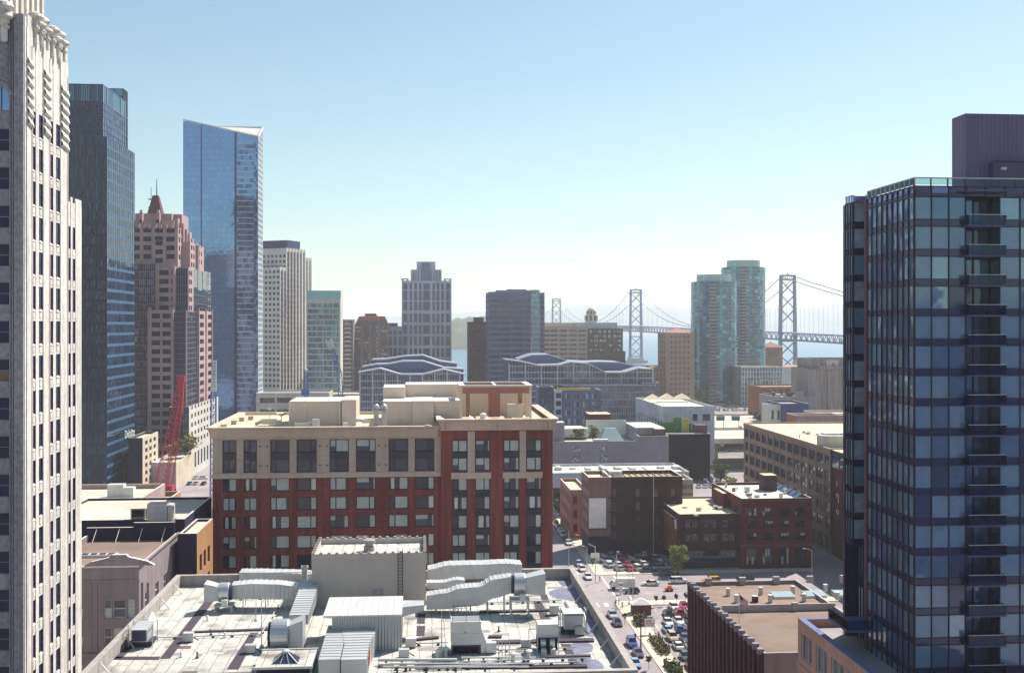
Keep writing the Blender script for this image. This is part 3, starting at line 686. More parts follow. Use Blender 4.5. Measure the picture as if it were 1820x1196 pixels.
for k in range(nfl):
    z = zB+k*FH; b = MB(); b.box(x1-.25, x2+.3, -1.0, 1.99, z-.06, z+.1, 'slab_grey'); bo = b.build('balcony', OH.o)
    g = MB(); g.box(x1-.2, x2+.25, -.98, -.95, z+.16, z+1.15, 'rail_glass'); g.box(x1-.2, x2+.25, -1.0, -.93, z+1.15, z+1.21, 'metal_galv'); g.box(x1-.2, x1-.17, -.95, -.02, z+.16, z+1.15, 'rail_glass'); g.box(x2+.22, x2+.25, -.95, -.02, z+.16, z+1.15, 'rail_glass'); g.build('railing', bo)
ac = OH.mb('canopy'); ac.box(x1-.4, x2+.3, -1.1, 0, zG+.45, zG+.62, 'slab_grey')
# set-back slot and projecting bay on the far left
y1, y2 = dL, OH.dx(1522, 'L')
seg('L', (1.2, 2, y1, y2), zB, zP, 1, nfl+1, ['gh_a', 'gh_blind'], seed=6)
OH.wall.face([(0, y1, 0), (1.2, y1, 0), (1.2, y1, zP), (0, y1, zP)], 'gh_span')
cb = OH.mb('column'); cb.box(-.05, .7, y1+.05, y1+.75, 0, zP, 'w_brown')
zbb = zpy(986, 131); yb0, yb1 = y2, OH.dx(1502.5, 'L', -.4)
nb = int((zP-zbb)/FH)
seg('L', (-.4, 1, yb0, yb1), zP-nb*FH, zP, 3, nb, ['gh_a', 'gh_pale', 'gh_blind', 'gh_pale'], seed=7); seg('F', (-.4, 1.2, yb0, 30), zP-nb*FH, zP, 1, nb, ['gh_pale', 'gh_blind'], seed=12)  # pale panes stand in for bright reflections on the bay
OH.wall.box(-.35, OH.W, yb0+.05, yb1+.4, zP-nb*FH-.05, zP-.1, 'gh_span', skip='FLT'); OH.wall.face([(-.4, yb0, zP-nb*FH), (-.4, yb1, zP-nb*FH), (3, yb1, zP-nb*FH), (3, yb0, zP-nb*FH)], 'gh_span')
seg('L', (1.2, 2, y2, yb1), zB, zP-nb*FH, 3, 8, ['gh_a', 'gh_pale', 'gh_b'], seed=17)  # pale panes again lighten the glass below in place of reflections
OH.wall.face([(0, y1, zP-.02), (OH.W, y1, zP-.02), (OH.W, yb1, zP-.02), (-.4, yb1, zP-.02)], 'roof_grey'); OH.wall.face([(0, 0, zP-.03), (OH.W, 0, zP-.03), (OH.W, y1, zP-.03), (0, y1, zP-.03)], 'roof_grey')
for i, z in enumerate((27.0, 33.2)):
    b = MB(); b.box(-3.0, 1.1, 10.5, 16.5, z-.1, z+.15, 'slab_grey'); bo = b.build('balcony', OH.o); g = MB(); g.box(-3.0, -2.96, 10.5, 16.5, z+.2, z+1.25, 'rail_glass'); g.box(-2.95, 0, 10.5, 10.54, z+.2, z+1.25, 'rail_glass'); g.build('railing', bo)
rl = OH.mb('roof_railing'); hR = zR-zP
for a_, b_ in ([(OH.wx(1625+i*30), OH.wx(1625+i*30+29)) for i in range(11)]): rl.box(a_, b_, .05, .1, zP+.1, zR-.08, 'clear_glass')
for i in range(10): rl.box(.05, .1, dL*i/10+.08, dL*(i+1)/10-.04, zP+.1, zR-.08, 'clear_glass')
for i in range(12): x = OH.wx(1625+i*30); rl.box(x-.06, x+.06, .02, .14, zP, zR-.08, 'frame_dark')
for i in range(11): y = dL*i/10; rl.box(.02, .14, y-.03, y+.07, zP, zR-.08, 'frame_white')
rl.box(-.02, OH.W, -.02, .2, zR-.08, zR+.04, 'metal_galv'); rl.box(-.02, .2, .2, dL, zR-.08, zR+.04, 'metal_galv')
rl.box(-.48, -.25, yb0, yb1, zR-.14, zR-.02, 'metal_galv'); rl.box(1.1, 1.3, y1, yb0, zR-.14, zR-.02, 'metal_galv')
hp = OH.mb('plant_room'); yp = 7.0; xa = OH.wx(1716, yp); yq = OH.dx(1692, 'L', xa)
zpt = OH.z(202, xa, yp)
ribmat('h_panelr', '#666270', pitch=.5, axis='h', depth_=.03, rough=.5, var=.06, streak=.05)
hp.box(xa, OH.W-1, yp, yq, zP-.02, zpt, 'h_panelr', top='h_panel', skip='B'); hp.box(xa+2.8, OH.W-.9, yp-.8, yp, zP, zpt-5.5, 'h_panel', skip='K'); hp.box(xa+2.7, OH.W-.9, yp-.9, yp-.82, zpt-5.5, zpt-5.35, 'frame_dark')
lamp_ = OH.mb('floodlight'); lamp_.box(xa+3.6, xa+4.1, yp-1.25, yp-.85, zpt-6.4, zpt-6.1, 'frame_white')
G_ = OH.mb('glass_wall')
for i in range(3): ya_, yb_ = yb0+(yb1-yb0)*i/3, yb0+(yb1-yb0)*(i+1)/3; G_.face([(-.4, ya_+.04, zP), (-.4, yb_-.04, zP), (-.4, yb_-.04, zR-.15), (-.4, ya_+.04, zR-.15)], 'gh_top')
G_.face([(-.4, yb0, zP), (1.2, yb0, zP), (1.2, yb0, zR-.15), (-.4, yb0, zR-.15)], 'gh_top'); G_.face([(1.2, y1, zP), (1.2, yb0, zP), (1.2, yb0, zR-.15), (1.2, y1, zR-.15)], 'gh_top')
ck = OH.mb('back_wall'); ck.box(-.3, OH.W, yb1+.4, yb1+1.0, 0, zP-.1, 'gh_span'); ck.box(OH.W, OH.W+.5, 0, yb1, 0, zP-.1, 'gh_span')
OH.done()
# ---- its low beige podium
PD = Bld('beige_podium', 'low beige block with paired windows at the foot of the dark glass tower', 0, 0, 0, loc=(46.8, 70.0), W=60, depth_m=64)
pc = []; y = 1.2
while y < 62: pc += [(y, y+1.75), (y+1.95, y+3.7)]; y += 5.0
mat('w_pod', '#b8957e', rough=.85, var=.06, streak=.12)
PD.tier((0, 60, 0, 64), 0, 31.6, L=dict(cols=pc, rows=[(27.0, 30.1), (22.2, 25.3), (17.4, 20.5), (12.6, 15.7), (7.8, 10.9)], wall='w_pod', glass=['gh_a', 'gh_b', 'g_sky'], nx=1, d=.25, frame='frame_white', fw=.1),
        F=dict(cols=12, rows=6, wall='w_pod', stuff=True), wall='w_pod', roof='roof_grey', par=1.0, pt=.8, cope='w_bgrey')
PD.wall.box(-.12, 0, 0, 64, 25.9, 26.1, 'w_beige', skip='R')
PD.done()
# ---- ribbed red wall building
SW = Bld('ribbed_wall_building', 'flat brown-roofed building with rusty red ribbed side wall', 1358, 1600, 161.6, depth_px=1225, side='L')
mat('rib_red', '#5a2f30', rough=.8, var=.35, scale=1.2, streak=.45, big=.25); mat('rib_dark', '#4a3232', rough=.85, var=.3, scale=1.2, streak=.4); mat('cap_grey', '#8a8683', rough=.8, var=.15, scale=2)
SW.tier((0, SW.W, 0, SW.L), 0, 20, L='rib_dark', F='w_taupe', wall='w_taupe', roof='roof_brown', par=.7, pt=.4, cope='cope_grey')
rb = SW.mb('rib'); n = 19
for i in range(n):
    y = SW.L*(i+.5)/n; rb.box(-.55, 0, y-.42, y+.42, 0, 19.6, 'rib_red', skip='R'); rb.box(-.65, .3, y-.42, y+.42, 19.6, 20.35+.25*((i*7) % 3)/2, 'cap_grey'); rb.box(-.3, .0, y+.5, y+1.0, 0, 19.2, 'rib_dark', skip='R')
rd = SW.mb('roof_ridge'); yr = SW.L*.57; rd.box(.8, SW.W, yr-.3, yr, 19.35, 20.5, 'cope_grey')
for i in range(5): rd.box(4+i*9, 5+i*9, yr-.5, yr+.15, 19.35, 20.75, 'cope_grey')
for i in range(8): rd.box(3+i*6.5, 4.2+i*6.5, SW.L-.6, SW.L+.1, 19.4, 20.7, 'cope_grey')
SW.done()
# ================================================================ MIDDLE DISTANCE
def vhb(name, label, box, D, py_top, depth_m, F=None, R=None, L=None, wall='w_grey', rot=0, z1=None, **k):
    """plain one-tier building: box = (px0, px1) of its front"""
    b = Bld(name, label, box[0], box[1], D, rot=rot, depth_m=depth_m, dref=k.pop('dref', None)); b.cap = k.pop('cap', 60)
    z = z1 if z1 else b.z(py_top, b.W/2, 0)
    b.tier((0, b.W, 0, depth_m), 0, z, F=F, R=R, L=L, wall=wall, **k); b.h = z
    return b
# grey classical block left of the white roof
b = Bld('classical_office_block', 'grey-brown classical block with gabled parapet and skylight roof beside the art deco tower', 60, 247, 146.5, dref=247, depth_px=316)
W = b.W; zt = 36.0
fx = lambda px: b.wx(px)
cols = []; x = fx(214)
wn = []
for c in range(5):
    xc = fx(212)-c*6.7; cols += [(xc-2.0, xc-1.0), (xc-.85, xc+.85), (xc+1.0, xc+2.0)]
zr_ = [zt-4.4-k*3.75 for k in range(9)]
b.tier((0, W, 0, b.L), 0, zt, F=dict(cols=cols, rows=[(z-2.4, z) for z in zr_ if z > 4], wall='w_taupe', glass=['g_blind', 'g_mid', 'g_dark'], nx=1, ny=2, d=.35, frame='frame_white', fw=.1),
       R=dict(cols=[(b.dx(p), b.dx(p+6)) for p in (258, 276, 291)], rows=[(z-2.4, z) for z in zr_ if z > 4], wall='w_taupe', glass=['g_dark', 'g_mid'], nx=1, ny=2, frame='frame_white', fw=.1), wall='w_taupe', roof='roof_brown', par=.9)
tr_ = b.mb('cornice')
tr_.box(-.1, W+.12, -.14, 0, zt-2.0, zt-1.75, 'w_taupe', skip='K'); tr_.box(-.1, W+.2, -.25, 0, zr_[1]-3.6, zr_[1]-3.2, 'w_taupe', skip='K'); tr_.box(-.1, W+.12, -.35, 0, zt-.02, zt+.22, 'cope'); tr_.box(W, W+.3, 0.02, b.L, zt-.02, zt+.2, 'w_taupe')
for c in range(5):
    xc = fx(212)-c*6.7+3.35
    for o_ in (-.55, .2): tr_.box(xc+o_, xc+o_+.35, -.12, 0, zr_[1]-3.1, zt-2.1, 'w_taupe', skip='K')
xc = fx(213); gp = b.mb('gable'); P_ = [(-4.6, 0), (4.6, 0), (3.6, .55), (1.3, 1.1), (.9, 1.45), (-.9, 1.45), (-1.3, 1.1), (-3.6, .55)]
for y in (-.38, .1): gp.face([(xc+x, y, zt+.2+z) for x, z in P_], 'w_taupe')
for i in range(2, 8):
    p, q = P_[i-1], P_[i]; gp.face([(xc+p[0], -.42, zt+.22+p[1]), (xc+p[0], .14, zt+.22+p[1]), (xc+q[0], .14, zt+.22+q[1]), (xc+q[0], -.42, zt+.22+q[1])], 'cope')
bw = b.mb('rear_parapet'); bw.box(0, W-6.5, b.L-.5, b.L-.1, zt-.9, zt+1.1, 'w_dark', top='cope'); bw.box(W-6.5, W-.4, b.L-.5, b.L-.1, zt-.9, zt+1.8, 'w_dark', top='cope')
for i in range(7): x = W-2-i*3.4; bw.tube((x, b.L-2.2, zt-.88), (x+.2, b.L-.5, zt+.9), .07, 'frame_white', 4)
sk = b.mb('skylight'); sx, sy = gnd(175, 989, 35.1); sx -= b.P[0]; sy -= b.P[1]
sk.box(sx-2.6, sx+2.6, sy-.7, sy+.7, 35.12, 35.5, 'frame_white')
for i in range(4): sk.box(sx-2.3+i*1.2, sx-1.35+i*1.2, sy-.5, sy+.5, 35.5, 35.53, 'g_dark')
b.done()
# tan building with pale roof between it and the hotel
b = Bld('tan_side_building', 'pale roofed building with orange side wall squeezed in left of the hotel', 318, 350, 166, dref=350, depth_m=13)
L1 = 12.8; ztb = 36.7
rws = [(z-2.6, z) for z in (33.0, 28.9, 24.8, 20.7, 16.6, 12.5)]
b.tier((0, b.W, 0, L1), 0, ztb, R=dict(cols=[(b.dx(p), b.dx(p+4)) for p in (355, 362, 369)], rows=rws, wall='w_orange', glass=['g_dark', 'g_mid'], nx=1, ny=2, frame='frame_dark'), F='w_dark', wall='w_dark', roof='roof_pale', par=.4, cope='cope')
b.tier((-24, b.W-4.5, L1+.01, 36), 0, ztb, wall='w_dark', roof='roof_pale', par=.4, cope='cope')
b.done()
b = vhb('brown_storefront_block', 'taupe block with wide dark shop windows behind the skylight roof', (40, 247), 214, 889, 22, F=dict(cols=[(4+i*6.4, 9+i*6.4) for i in range(6)], rows=[(24.5, 28.8), (30.6, 32.6)][:1], wall='b_pink', glass=['g_warm', 'g_dark'], nx=3, d=.4), wall='w_pink', roof='roof_pale', dref=240)
W = b.W; t2 = b.mb('panel_band')
for i in range(6): t2.box(3.8+i*6.4, 9.2+i*6.4, -.06, 0, 30.0, 32.4, 'w_pink', skip='K')
t2.box(0, W, -.4, 0, b.h-.6, b.h+.1, 'cope', skip='K'); t2.box(0, W, -.12, 0, 29.1, 29.5, 'w_pink', skip='K'); t2.box(0, W, -.14, 0, 23.3, 24.2, 'w_pink', skip='K')
b.done()
b = vhb('ochre_block', 'small ochre block behind the rooftop cooling units', (262, 305), 235, 884, 9, wall='w_orange', roof='roof_grey', dref=305, R='w_orange'); b.done()
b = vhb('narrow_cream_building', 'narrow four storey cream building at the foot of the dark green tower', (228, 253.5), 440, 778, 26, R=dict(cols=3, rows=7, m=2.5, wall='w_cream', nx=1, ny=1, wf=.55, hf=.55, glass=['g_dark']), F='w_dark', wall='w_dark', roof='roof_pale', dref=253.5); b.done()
# dark green glass tower
T = Bld('green_glass_tower', 'dark green glass office tower standing right behind the art deco tower', 100, 190, 425, dref=190, depth_px=239)
k_ = lambda py, y=0: T.z(py, T.W, y)
zA = k_(150); zS = k_(243); yC = T.dx(232)
tg = ['gt_teald', 'gt_teald', 'gt_teal']; 
T.tier((0, T.W, 0, T.L), 0, zS, F=dict(type='curtain', cols=22, rows=33, glass=tg, span=['gt_teald'], sf=.3, mw=.18, mp=.1, hw=.0, seed=2, jit=.05), R=dict(type='curtain', cols=14, rows=33, glass=['gt_teald', 'gt_teal', 'gt_teald'], span=['gt_span'], sf=.27, mw=.1, mp=.08, hw=0, jit=.02), wall='gt_teald', roof='roof_dark')
T.tier((0, T.W-1.6, .3, yC), zS, zA-7, F=dict(type='curtain', cols=21, rows=5, glass=tg, span=['gt_teal'], sf=.2, mw=.15, jit=.05), R=dict(type='curtain', cols=12, rows=5, glass=['gt_teal', 'gm_dark2', 'gt_teal2'], span=['gt_teal2'], sf=.2, mw=.1, hw=.15, jit=.05), wall='gt_teald', flat=False)
T.tier((0, T.W-1.6, .3, yC), zA-7, zA, F=dict(type='curtain', cols=21, rows=1, glass=['gt_crown', 'gt_teal2'], sf=0, mw=.25, mp=.2, mull='frame_dark', hw=.4, jit=.04), R=dict(type='curtain', cols=12, rows=1, glass=['gt_crown', 'gt_teal2'], sf=0, mw=.2, hw=.3, mull='frame_blue', jit=.04), wall='gt_teald', roof='roof_dark')
T.tier((T.W-20, T.W-2.8, T.L-7, T.L-.2), zS, T.z(158, T.W, T.L-7), F=dict(type='curtain', cols=5, rows=8, glass=['gt_crown', 'gt_teal2'], sf=.1, mw=.2), R=dict(type='curtain', cols=5, rows=8, glass=['gt_crown'], sf=.1, mw=.2), wall='gt_teald', roof='roof_dark')
T.done()
def sign_text(s, size, loc, rot, m, name, label, ext=.05, parent=None):
    c = bpy.data.curves.new(name, 'FONT'); c.body = s; c.size = size; c.extrude = ext; c.align_x = 'CENTER'; c.align_y = 'CENTER'
    t = bpy.data.objects.new(name, c); COL.objects.link(t); me = bpy.data.meshes.new_from_object(t.evaluated_get(bpy.context.evaluated_depsgraph_get())); bpy.data.objects.remove(t)
    me.materials.clear(); me.materials.append(MATS[m]); o = bpy.data.objects.new(name, me); COL.objects.link(o); o.location = loc; o.rotation_euler = rot
    if parent is not None: o.parent = parent
    if label: o['label'] = label
    return o
ys = T.dx(231.5); zs_ = T.z(769, T.W, ys)
sign_text('Deloitte', 4.6, (T.W+.35, ys-2, zs_), (pi/2, 0, pi/2), 'sign_white', 'sign_lettering', 'white company lettering on the dark green glass', parent=T.o)
# pink stepped tower with a spire
G = Bld('pink_stepped_tower', 'pinkish stone tower stepping back in tiers up to a small spire', 262, 329, 498, dref=329, depth_px=374.5)
zg = lambda py: G.z(py, G.W, 0); X = G.wx
zl, zm, zu, zc, zr2 = zg(551), zg(473), zg(427), zg(406), zg(380)
FHP = 4.0
def pf(z0, z1, cols, wall='w_pink'): 
    rows = []; z = z1-1.6
    while z > z0+2.2: rows.append((z-2.25, z)); z -= FHP
    return dict(cols=cols, rows=rows, wall=wall, glass=['gp_a', 'gp_b'], nx=2, d=.35, frame='frame_dark', fw=.12)
GC = dict(type='curtain', glass=['gp_a', 'gp_a', 'gp_b'], sf=.35, span=['gp_a'], mull='frame_grey', mw=.12, hw=.14, jit=.03)
xg = X(307); yg = G.dx(350)
G.cap = 100
zlow = zg(790)
G.tier((0, xg, 0, G.L), 0, zl, F=pf(0, zl, [(X(269.5), X(284.5)), (X(288.5), X(303.5))]), wall='w_pink', flat=False)
G.tier((xg, G.W, 2.2, yg), 0, zl-.6, F=dict(GC, cols=6, rows=31), R=dict(GC, cols=7, rows=31), wall='w_pink', roof='roof_grey')
yw = [(G.dx(353)-yg, G.dx(360)-yg), (G.dx(367.5)-yg, G.dx(373.5)-yg)]
G.tier((xg, G.W+.6, yg, G.L), 0, zl, F='w_pink', R=pf(0, zl, yw), wall='w_pink')
sq = G.mb('pilaster')
for px, zt in ((306, zl), (266.5, zl)): sq.box(X(px)-.5, X(px)+.5, -.5, 0, 0, zt+1.2, 'w_pink', skip='K')
for y in (yg+.4, G.dx(363.5), G.L-.6): sq.box(G.W+.6, G.W+1.1, y-.45, y+.45, 0, zl+1.2, 'w_pink', skip='L')
sq.box(G.W-.3, G.W+.3, 1.9, 2.5, 0, zl, 'w_pink')
# middle tier
y0 = 6; xm0, xm1, xm2 = G.wx(279, y0), G.wx(311, y0), G.wx(331.5, y0)
pass
G.tier((xm0, xm1, y0, G.L-6), zl-.5, zm, F=pf(zl, zm, [(1.0, 5.2), (6.3, 10.6)][:2]), wall='w_pink', par=.8)
cl = xm1-xm0
G.tier((xm1, xm2, y0+2, G.L-6), zl-.5, zm-.5, F=dict(GC, cols=5, rows=5), R=dict(GC, cols=4, rows=5), wall='w_pink')
ymid = G.dx(332.8, 'R', xm2+.5); yend = G.dx(344, 'R', xm2+.5)
G.tier((xm1+1, xm2+.5, ymid+3, yend), zl-.5, zm, R=pf(zl, zm, [(1, 3.6), (4.6, 7.5)]), wall='w_pink', roof='roof_grey')
G.tier((xm1+1, xm2-.5, yend, G.L+6), zl-.5, zm, R=dict(GC, cols=9, rows=6, mull='frame_white', glass=['gp_light', 'gp_b']), wall='w_pink')
sq.box(xm1-1, xm1, y0-.5, y0, zl, zm+1, 'w_pink'); sq.box(xm0, xm0+.8, y0-.5, y0, zl, zm+1, 'w_pink')
# left glass wing
G.tier((G.wx(225, 4), G.wx(277, 4), 4, 20), 0, zg(468), F=dict(GC, cols=14, rows=26, glass=['gp_light', 'gp_b', 'gp_a'], mull='w_pink'), wall='w_pink')
# upper tier, crown and hipped top
y2_ = 11
def tierpx(pa, pb, y, yb, z0, py, F=None, R=None, **k):
    z1 = G.z(py, G.wx(pb, y), y); G.tier((G.wx(pa, y), G.wx(pb, y), y, yb), z0, z1, F=F, R=R, wall='w_pink', **k); return z1
zx = tierpx(271, 293, y2_-2, 40, zm-.5, 427, F=pf(zm, zu+2, [(1.2, 4.6)]), par=.8)
zx = tierpx(228, 316, y2_, 42, zm-.5, 404, F=pf(zm, zu+8, [(1.5+i*5.2, 5.2+i*5.2) for i in range(4)]), R=pf(zm, zu+8, [(2+i*5, 5+i*5) for i in range(5)]), par=.8)
tierpx(316, 338, y2_+9, 46, zm-.5, 430, R=pf(zm, zu+5, [(2+i*5, 5+i*5) for i in range(3)]), par=.8)
tierpx(338, 353, y2_+22, 46, zm-.5, 436, R=pf(zm, zu+3, [(1.5, 4), (5.5, 8)]), par=.8)
cr = G.mb('crown')
def cb_(pa, pb, y, yb, pt, pb2=None):
    xa, xb = G.wx(pa, y), G.wx(pb, y); z1 = G.z(pt, xb, y); cr.box(xa, xb, y, yb, zx-1, z1, 'w_pink')
cb_(236, 309, 15, 38, 392); cb_(240, 305, 18, 36, 380); cb_(309, 316, 17, 38, 388); cb_(305, 323, 22, 37, 381)
for px, py in ((251, 378), (281.5, 378), (250, 391), (281, 391)): 
    x = G.wx(px, 14.5); z = G.z(py, x, 14.5); cr.box(x-.7, x+.7, 13.6, 16, z-5, z, 'w_pink'); cr.box(x-.45, x+.45, 13.8, 15.8, z, z+1.2, 'w_pink')
for i in range(9): x = G.wx(237, 11)+i*(G.wx(315, 11)-G.wx(237, 11))/8; cr.box(x-.5, x+.5, 10.3, 11, zx-.8, zx+1.2, 'w_pink')
for px, py, y in ((322, 398, 21), (328, 408, 24), (333, 416, 26), (338, 424, 29), (345, 432, 34), (351, 437, 37)): x = G.wx(px, y); z = G.z(py, x, y); cr.box(x-1.4, x+1.4, y-1.4, y+1.4, zm, z, 'w_pink')
spx = G.wx(277, 26); zb_ = G.z(381, spx, 26); z1 = G.z(348, spx, 26); sp_ = G.mb('spire')
sp_.loft([[(spx-3.3, 23, zb_), (spx+3.3, 23, zb_), (spx+3.3, 29.6, zb_), (spx-3.3, 29.6, zb_)], [(spx-1.3, 25, z1), (spx+1.3, 25, z1), (spx+1.3, 27.6, z1), (spx-1.3, 27.6, z1)]], 'w_brown')
sp_.tube((spx+.4, 26, z1), (spx+.4, 26, G.z(318, spx, 26)), .35, 'w_taupe', 6, .12); sp_.tube((spx-2.2, 26, z1-1), (spx-2.2, 26, z1+4), .15, 'w_dark', 4)
for k in (0, 1): sp_.box(spx-3.2, spx-1.5, 24.5, 27, z1-2-k*4, z1-1.6-k*4, 'w_dark')
# white stone base on the street side
G.tier((xg, G.W+3.2, -7, G.L+3), 0, zg(721), F=dict(GC, cols=7, rows=9), R=dict(cols=9, rows=[(z, z+2.1) for z in range(14, 33, 4)]+[(3, 10)], wall='w_white', glass=['gp_a'], wf=.5, nx=1, d=.5), wall='w_pink', roof='roof_grey')
G.tier((0, xg, -9, -.01), 0, zg(800)+3, F=dict(cols=5, rows=3, wall='w_pink', glass=['gp_a'], wf=.6, nx=2), wall='w_pink', roof='roof_grey')
G.done()
# tall blue glass tower with a slanted crown
Mt = Bld('blue_glass_tower', 'tallest tower, pale blue glass with a slanted triangular crown', 325.5, 458.5, 650, depth_px=467)
zM = lambda py, x: Mt.z(py, x, 0); xs1, xs2, xs3 = Mt.wx(358), Mt.wx(417), Mt.wx(421)
zTL, zTR = zM(213, 0), zM(243, Mt.W); topf = lambda a, x0=0.0: zTL+(zTR-zTL)*(a+x0)/Mt.W
nf = 57; ZT = zTL+1
bl = lambda R, a, z: R.choice(['gm_a', 'gm_b', 'gm_a', 'gm_c']) 
def cur(box, side, x0, nc, **k): Mt.facade(side, box, 0, 3.3*nf, dict(type='curtain', cols=nc, rows=nf, glass=bl, sf=.3, span=['gm_c', 'gm_b'], mw=.14, mp=.1, hw=.12, mull='gm_c', jit=.008, top=(lambda a: topf(a, x0)) if side == 'F' else None, **k))
Mt.facade('F', (0, xs1-.4, 0, 1), 0, 3.3*nf, dict(type='curtain', cols=9, rows=nf, glass=bl, sf=.3, span=['gm_c'], mw=.14, hw=.12, mull='gm_c', jit=.008, top=lambda a: topf(a)))
Mt.wall.face([(xs1-.4, .4, 0), (xs1+.4, .4, 0), (xs1+.4, .4, topf(xs1)), (xs1-.4, .4, topf(xs1))], 'gm_dark')
Mt.facade('F', (xs1+.4, xs2, -.25, 1), 0, 3.3*nf, dict(type='curtain', cols=16, rows=nf, glass=bl, sf=.3, span=['gm_c'], mw=.14, hw=.12, mull='gm_c', jit=.008, seed=6, top=lambda a: topf(a, xs1)))
Mt.wall.face([(xs2, .6, 0), (xs3, .6, 0), (xs3, .6, topf(xs3)), (xs2, .6, topf(xs2))], 'gm_dark')
zl_ = zM(256, xs3)
Mt.facade('F', (xs3, Mt.W-2.4, -.1, 1), 0, zl_, dict(type='curtain', cols=8, rows=52, glass=['gm_c', 'gm_dark2', 'gm_c'], sf=.25, span=['gm_b'], mw=.1, hw=.42, mp=.5, hm='crane_white', mull='gm_c', jit=.008, seed=9))
Mt.facade('F', (xs3, Mt.W-2.4, -.1, 1), zl_, topf(Mt.W)+3, dict(type='curtain', cols=8, rows=3, glass=['gm_a', 'gm_c'], sf=.1, mw=.1, hw=.1, mull='gm_c', top=lambda a: topf(a, xs3)))
Mt.facade('F', (Mt.W-2.4, Mt.W, 0, 1), 0, topf(Mt.W), dict(type='curtain', cols=2, rows=52, glass=['gm_dark', 'gm_c'], sf=.3, mw=.12, hw=.12, mull='gm_c'))
zBR = Mt.z(227, Mt.W, Mt.L)
mat('white_metal', '#d6dbdf', rough=.4, var=.05)
Mt.facade('R', (0, Mt.W, 0, Mt.L), 0, 3.3*nf, dict(type='curtain', cols=10, rows=nf, glass=['gh_blind', 'gm_b'], sf=.3, span=['white_metal'], mw=.5, hw=.3, mull='white_metal', top=lambda a: zTR+(zBR-zTR)*a/Mt.L))
Mt.wall.face([(0, Mt.L, 0), (0, 0, 0), (0, 0, zTL), (0, Mt.L, zBR)], 'gm_c'); Mt.wall.face([(Mt.W, Mt.L, 0), (0, Mt.L, 0), (0, Mt.L, zBR), (Mt.W, Mt.L, zBR)], 'gm_c')
Mt.roof.face([(0, .3, zTR-2), (Mt.W, .3, zTR-2), (Mt.W, Mt.L, zTR-2), (0, Mt.L, zTR-2)], 'roof_grey')
cw_ = Mt.mb('crown_frame')
def edge(p, q, r=.55): cw_.tube(p, q, r, 'white_metal', 4)
edge((0, 0, zTL), (Mt.W, 0, zTR)); edge((Mt.W, 0, zTR), (Mt.W, Mt.L, zBR)); edge((Mt.W, Mt.L, zBR), (0, Mt.L, zBR))
for i in range(7):
    f = i/6; cw_.tube((Mt.W*(.3+.7*f), .3, topf(Mt.W*(.3+.7*f))-1), (Mt.W*(.35+.65*f), Mt.L, zBR-.6), .35, 'white_metal', 4)
Mt.wall.face([(Mt.W*.3, .4, topf(Mt.W*.3)-.8), (Mt.W-.3, .4, zTR-.8), (Mt.W-.3, Mt.L-.4, zBR-.8), (Mt.W*.3, Mt.L-.4, zBR-.8)], 'w_white')
Mt.done()
# white ribbed tower
R_ = Bld('white_ribbed_tower', 'white tower of close vertical ribs with dark plant level on top', 440, 497, 780, rot=-28, dref=497, depth_px=554)
zz1 = R_.z(475, R_.W, 0); ysp = R_.dx(508)
rr = []; z = zz1-2.2
while z > 6: rr.append((z-1.9, z)); z -= 3.85
R_.cap = 60
yf = []; y = 1.0
RPT = R_.L/10.5
def ribs(side, box, z0, z1, pitch, nm, rows):
    if side == 'R':
        L_ = box[3]-box[2]; n = max(1, round(L_/RPT)); return dict(cols=[((i+.22)*L_/n, (i+.98)*L_/n) for i in range(n)], rows=[(3, z1-2.2)], wall='w_rib', glass=['g_deep', 'gp_b', 'go_c'], nx=1, ny=int(z1/3.9), d=.12, frame='w_taupe', fw=.9, pier='w_rib')
    L_ = box[1]-box[0] if side == 'F' else box[3]-box[2]
    n = int(L_/pitch); c = [((i+.32)*L_/n, (i+.92)*L_/n) for i in range(n)]
    return dict(cols=c, rows=rows, wall='w_rib', glass=['g_deep', 'gp_b'], nx=1, d=.3, frame=None, pier='w_rib')
lo = (0, R_.W, 0, R_.L*.99)
A_ = (0, R_.W, 0, ysp)
R_.tier(A_, 0, zz1, F=ribs('F', A_, 0, zz1, 3.1, '', rr), R=ribs('R', A_, 0, zz1, 2.6, '', rr), wall='w_rib', roof='roof_grey')
zz2 = R_.z(441, R_.W, ysp); rr2 = [(a, b) for a, b in rr]
z = rr[0][1]+3.85
while z < zz2-1: rr2.insert(0, (z-1.9, z)); z += 3.85
yq = R_.dx(543)
B_ = (0, R_.W, ysp+.01, yq)
R_.tier(B_, 0, zz2, F=ribs('F', B_, 0, zz2, 3.1, '', rr2), R=ribs('R', B_, 0, zz2, 2.6, '', rr2), wall='w_rib', roof='roof_grey')
C_ = (0, R_.W, yq+.01, R_.L); zz3 = R_.z(458, R_.W, yq)
R_.tier(C_, 0, zz3, R=ribs('R', C_, 0, zz3, 2.6, '', rr), wall='w_rib', roof='roof_grey')
fn = R_.mb('rib')
y = .5
while y < R_.L:
    zt = zz1 if y < ysp else (zz2 if y < yq else zz3); fn.box(R_.W, R_.W+.3, y-.42, y+.42, 0, zt+.5, 'w_rib', skip='L'); y += RPT
hb = R_.mb('plant_level'); hb.box(R_.W-32, R_.W-1.5, ysp+4, ysp+20, zz2-.5, R_.z(427, R_.W, ysp+5), 'w_navy')
R_.done()
b = vhb('low_white_annex', 'white annex attached behind the ribbed tower', (545, 557), 830, 638, 20, wall='w_rib', R='w_rib'); b.done()
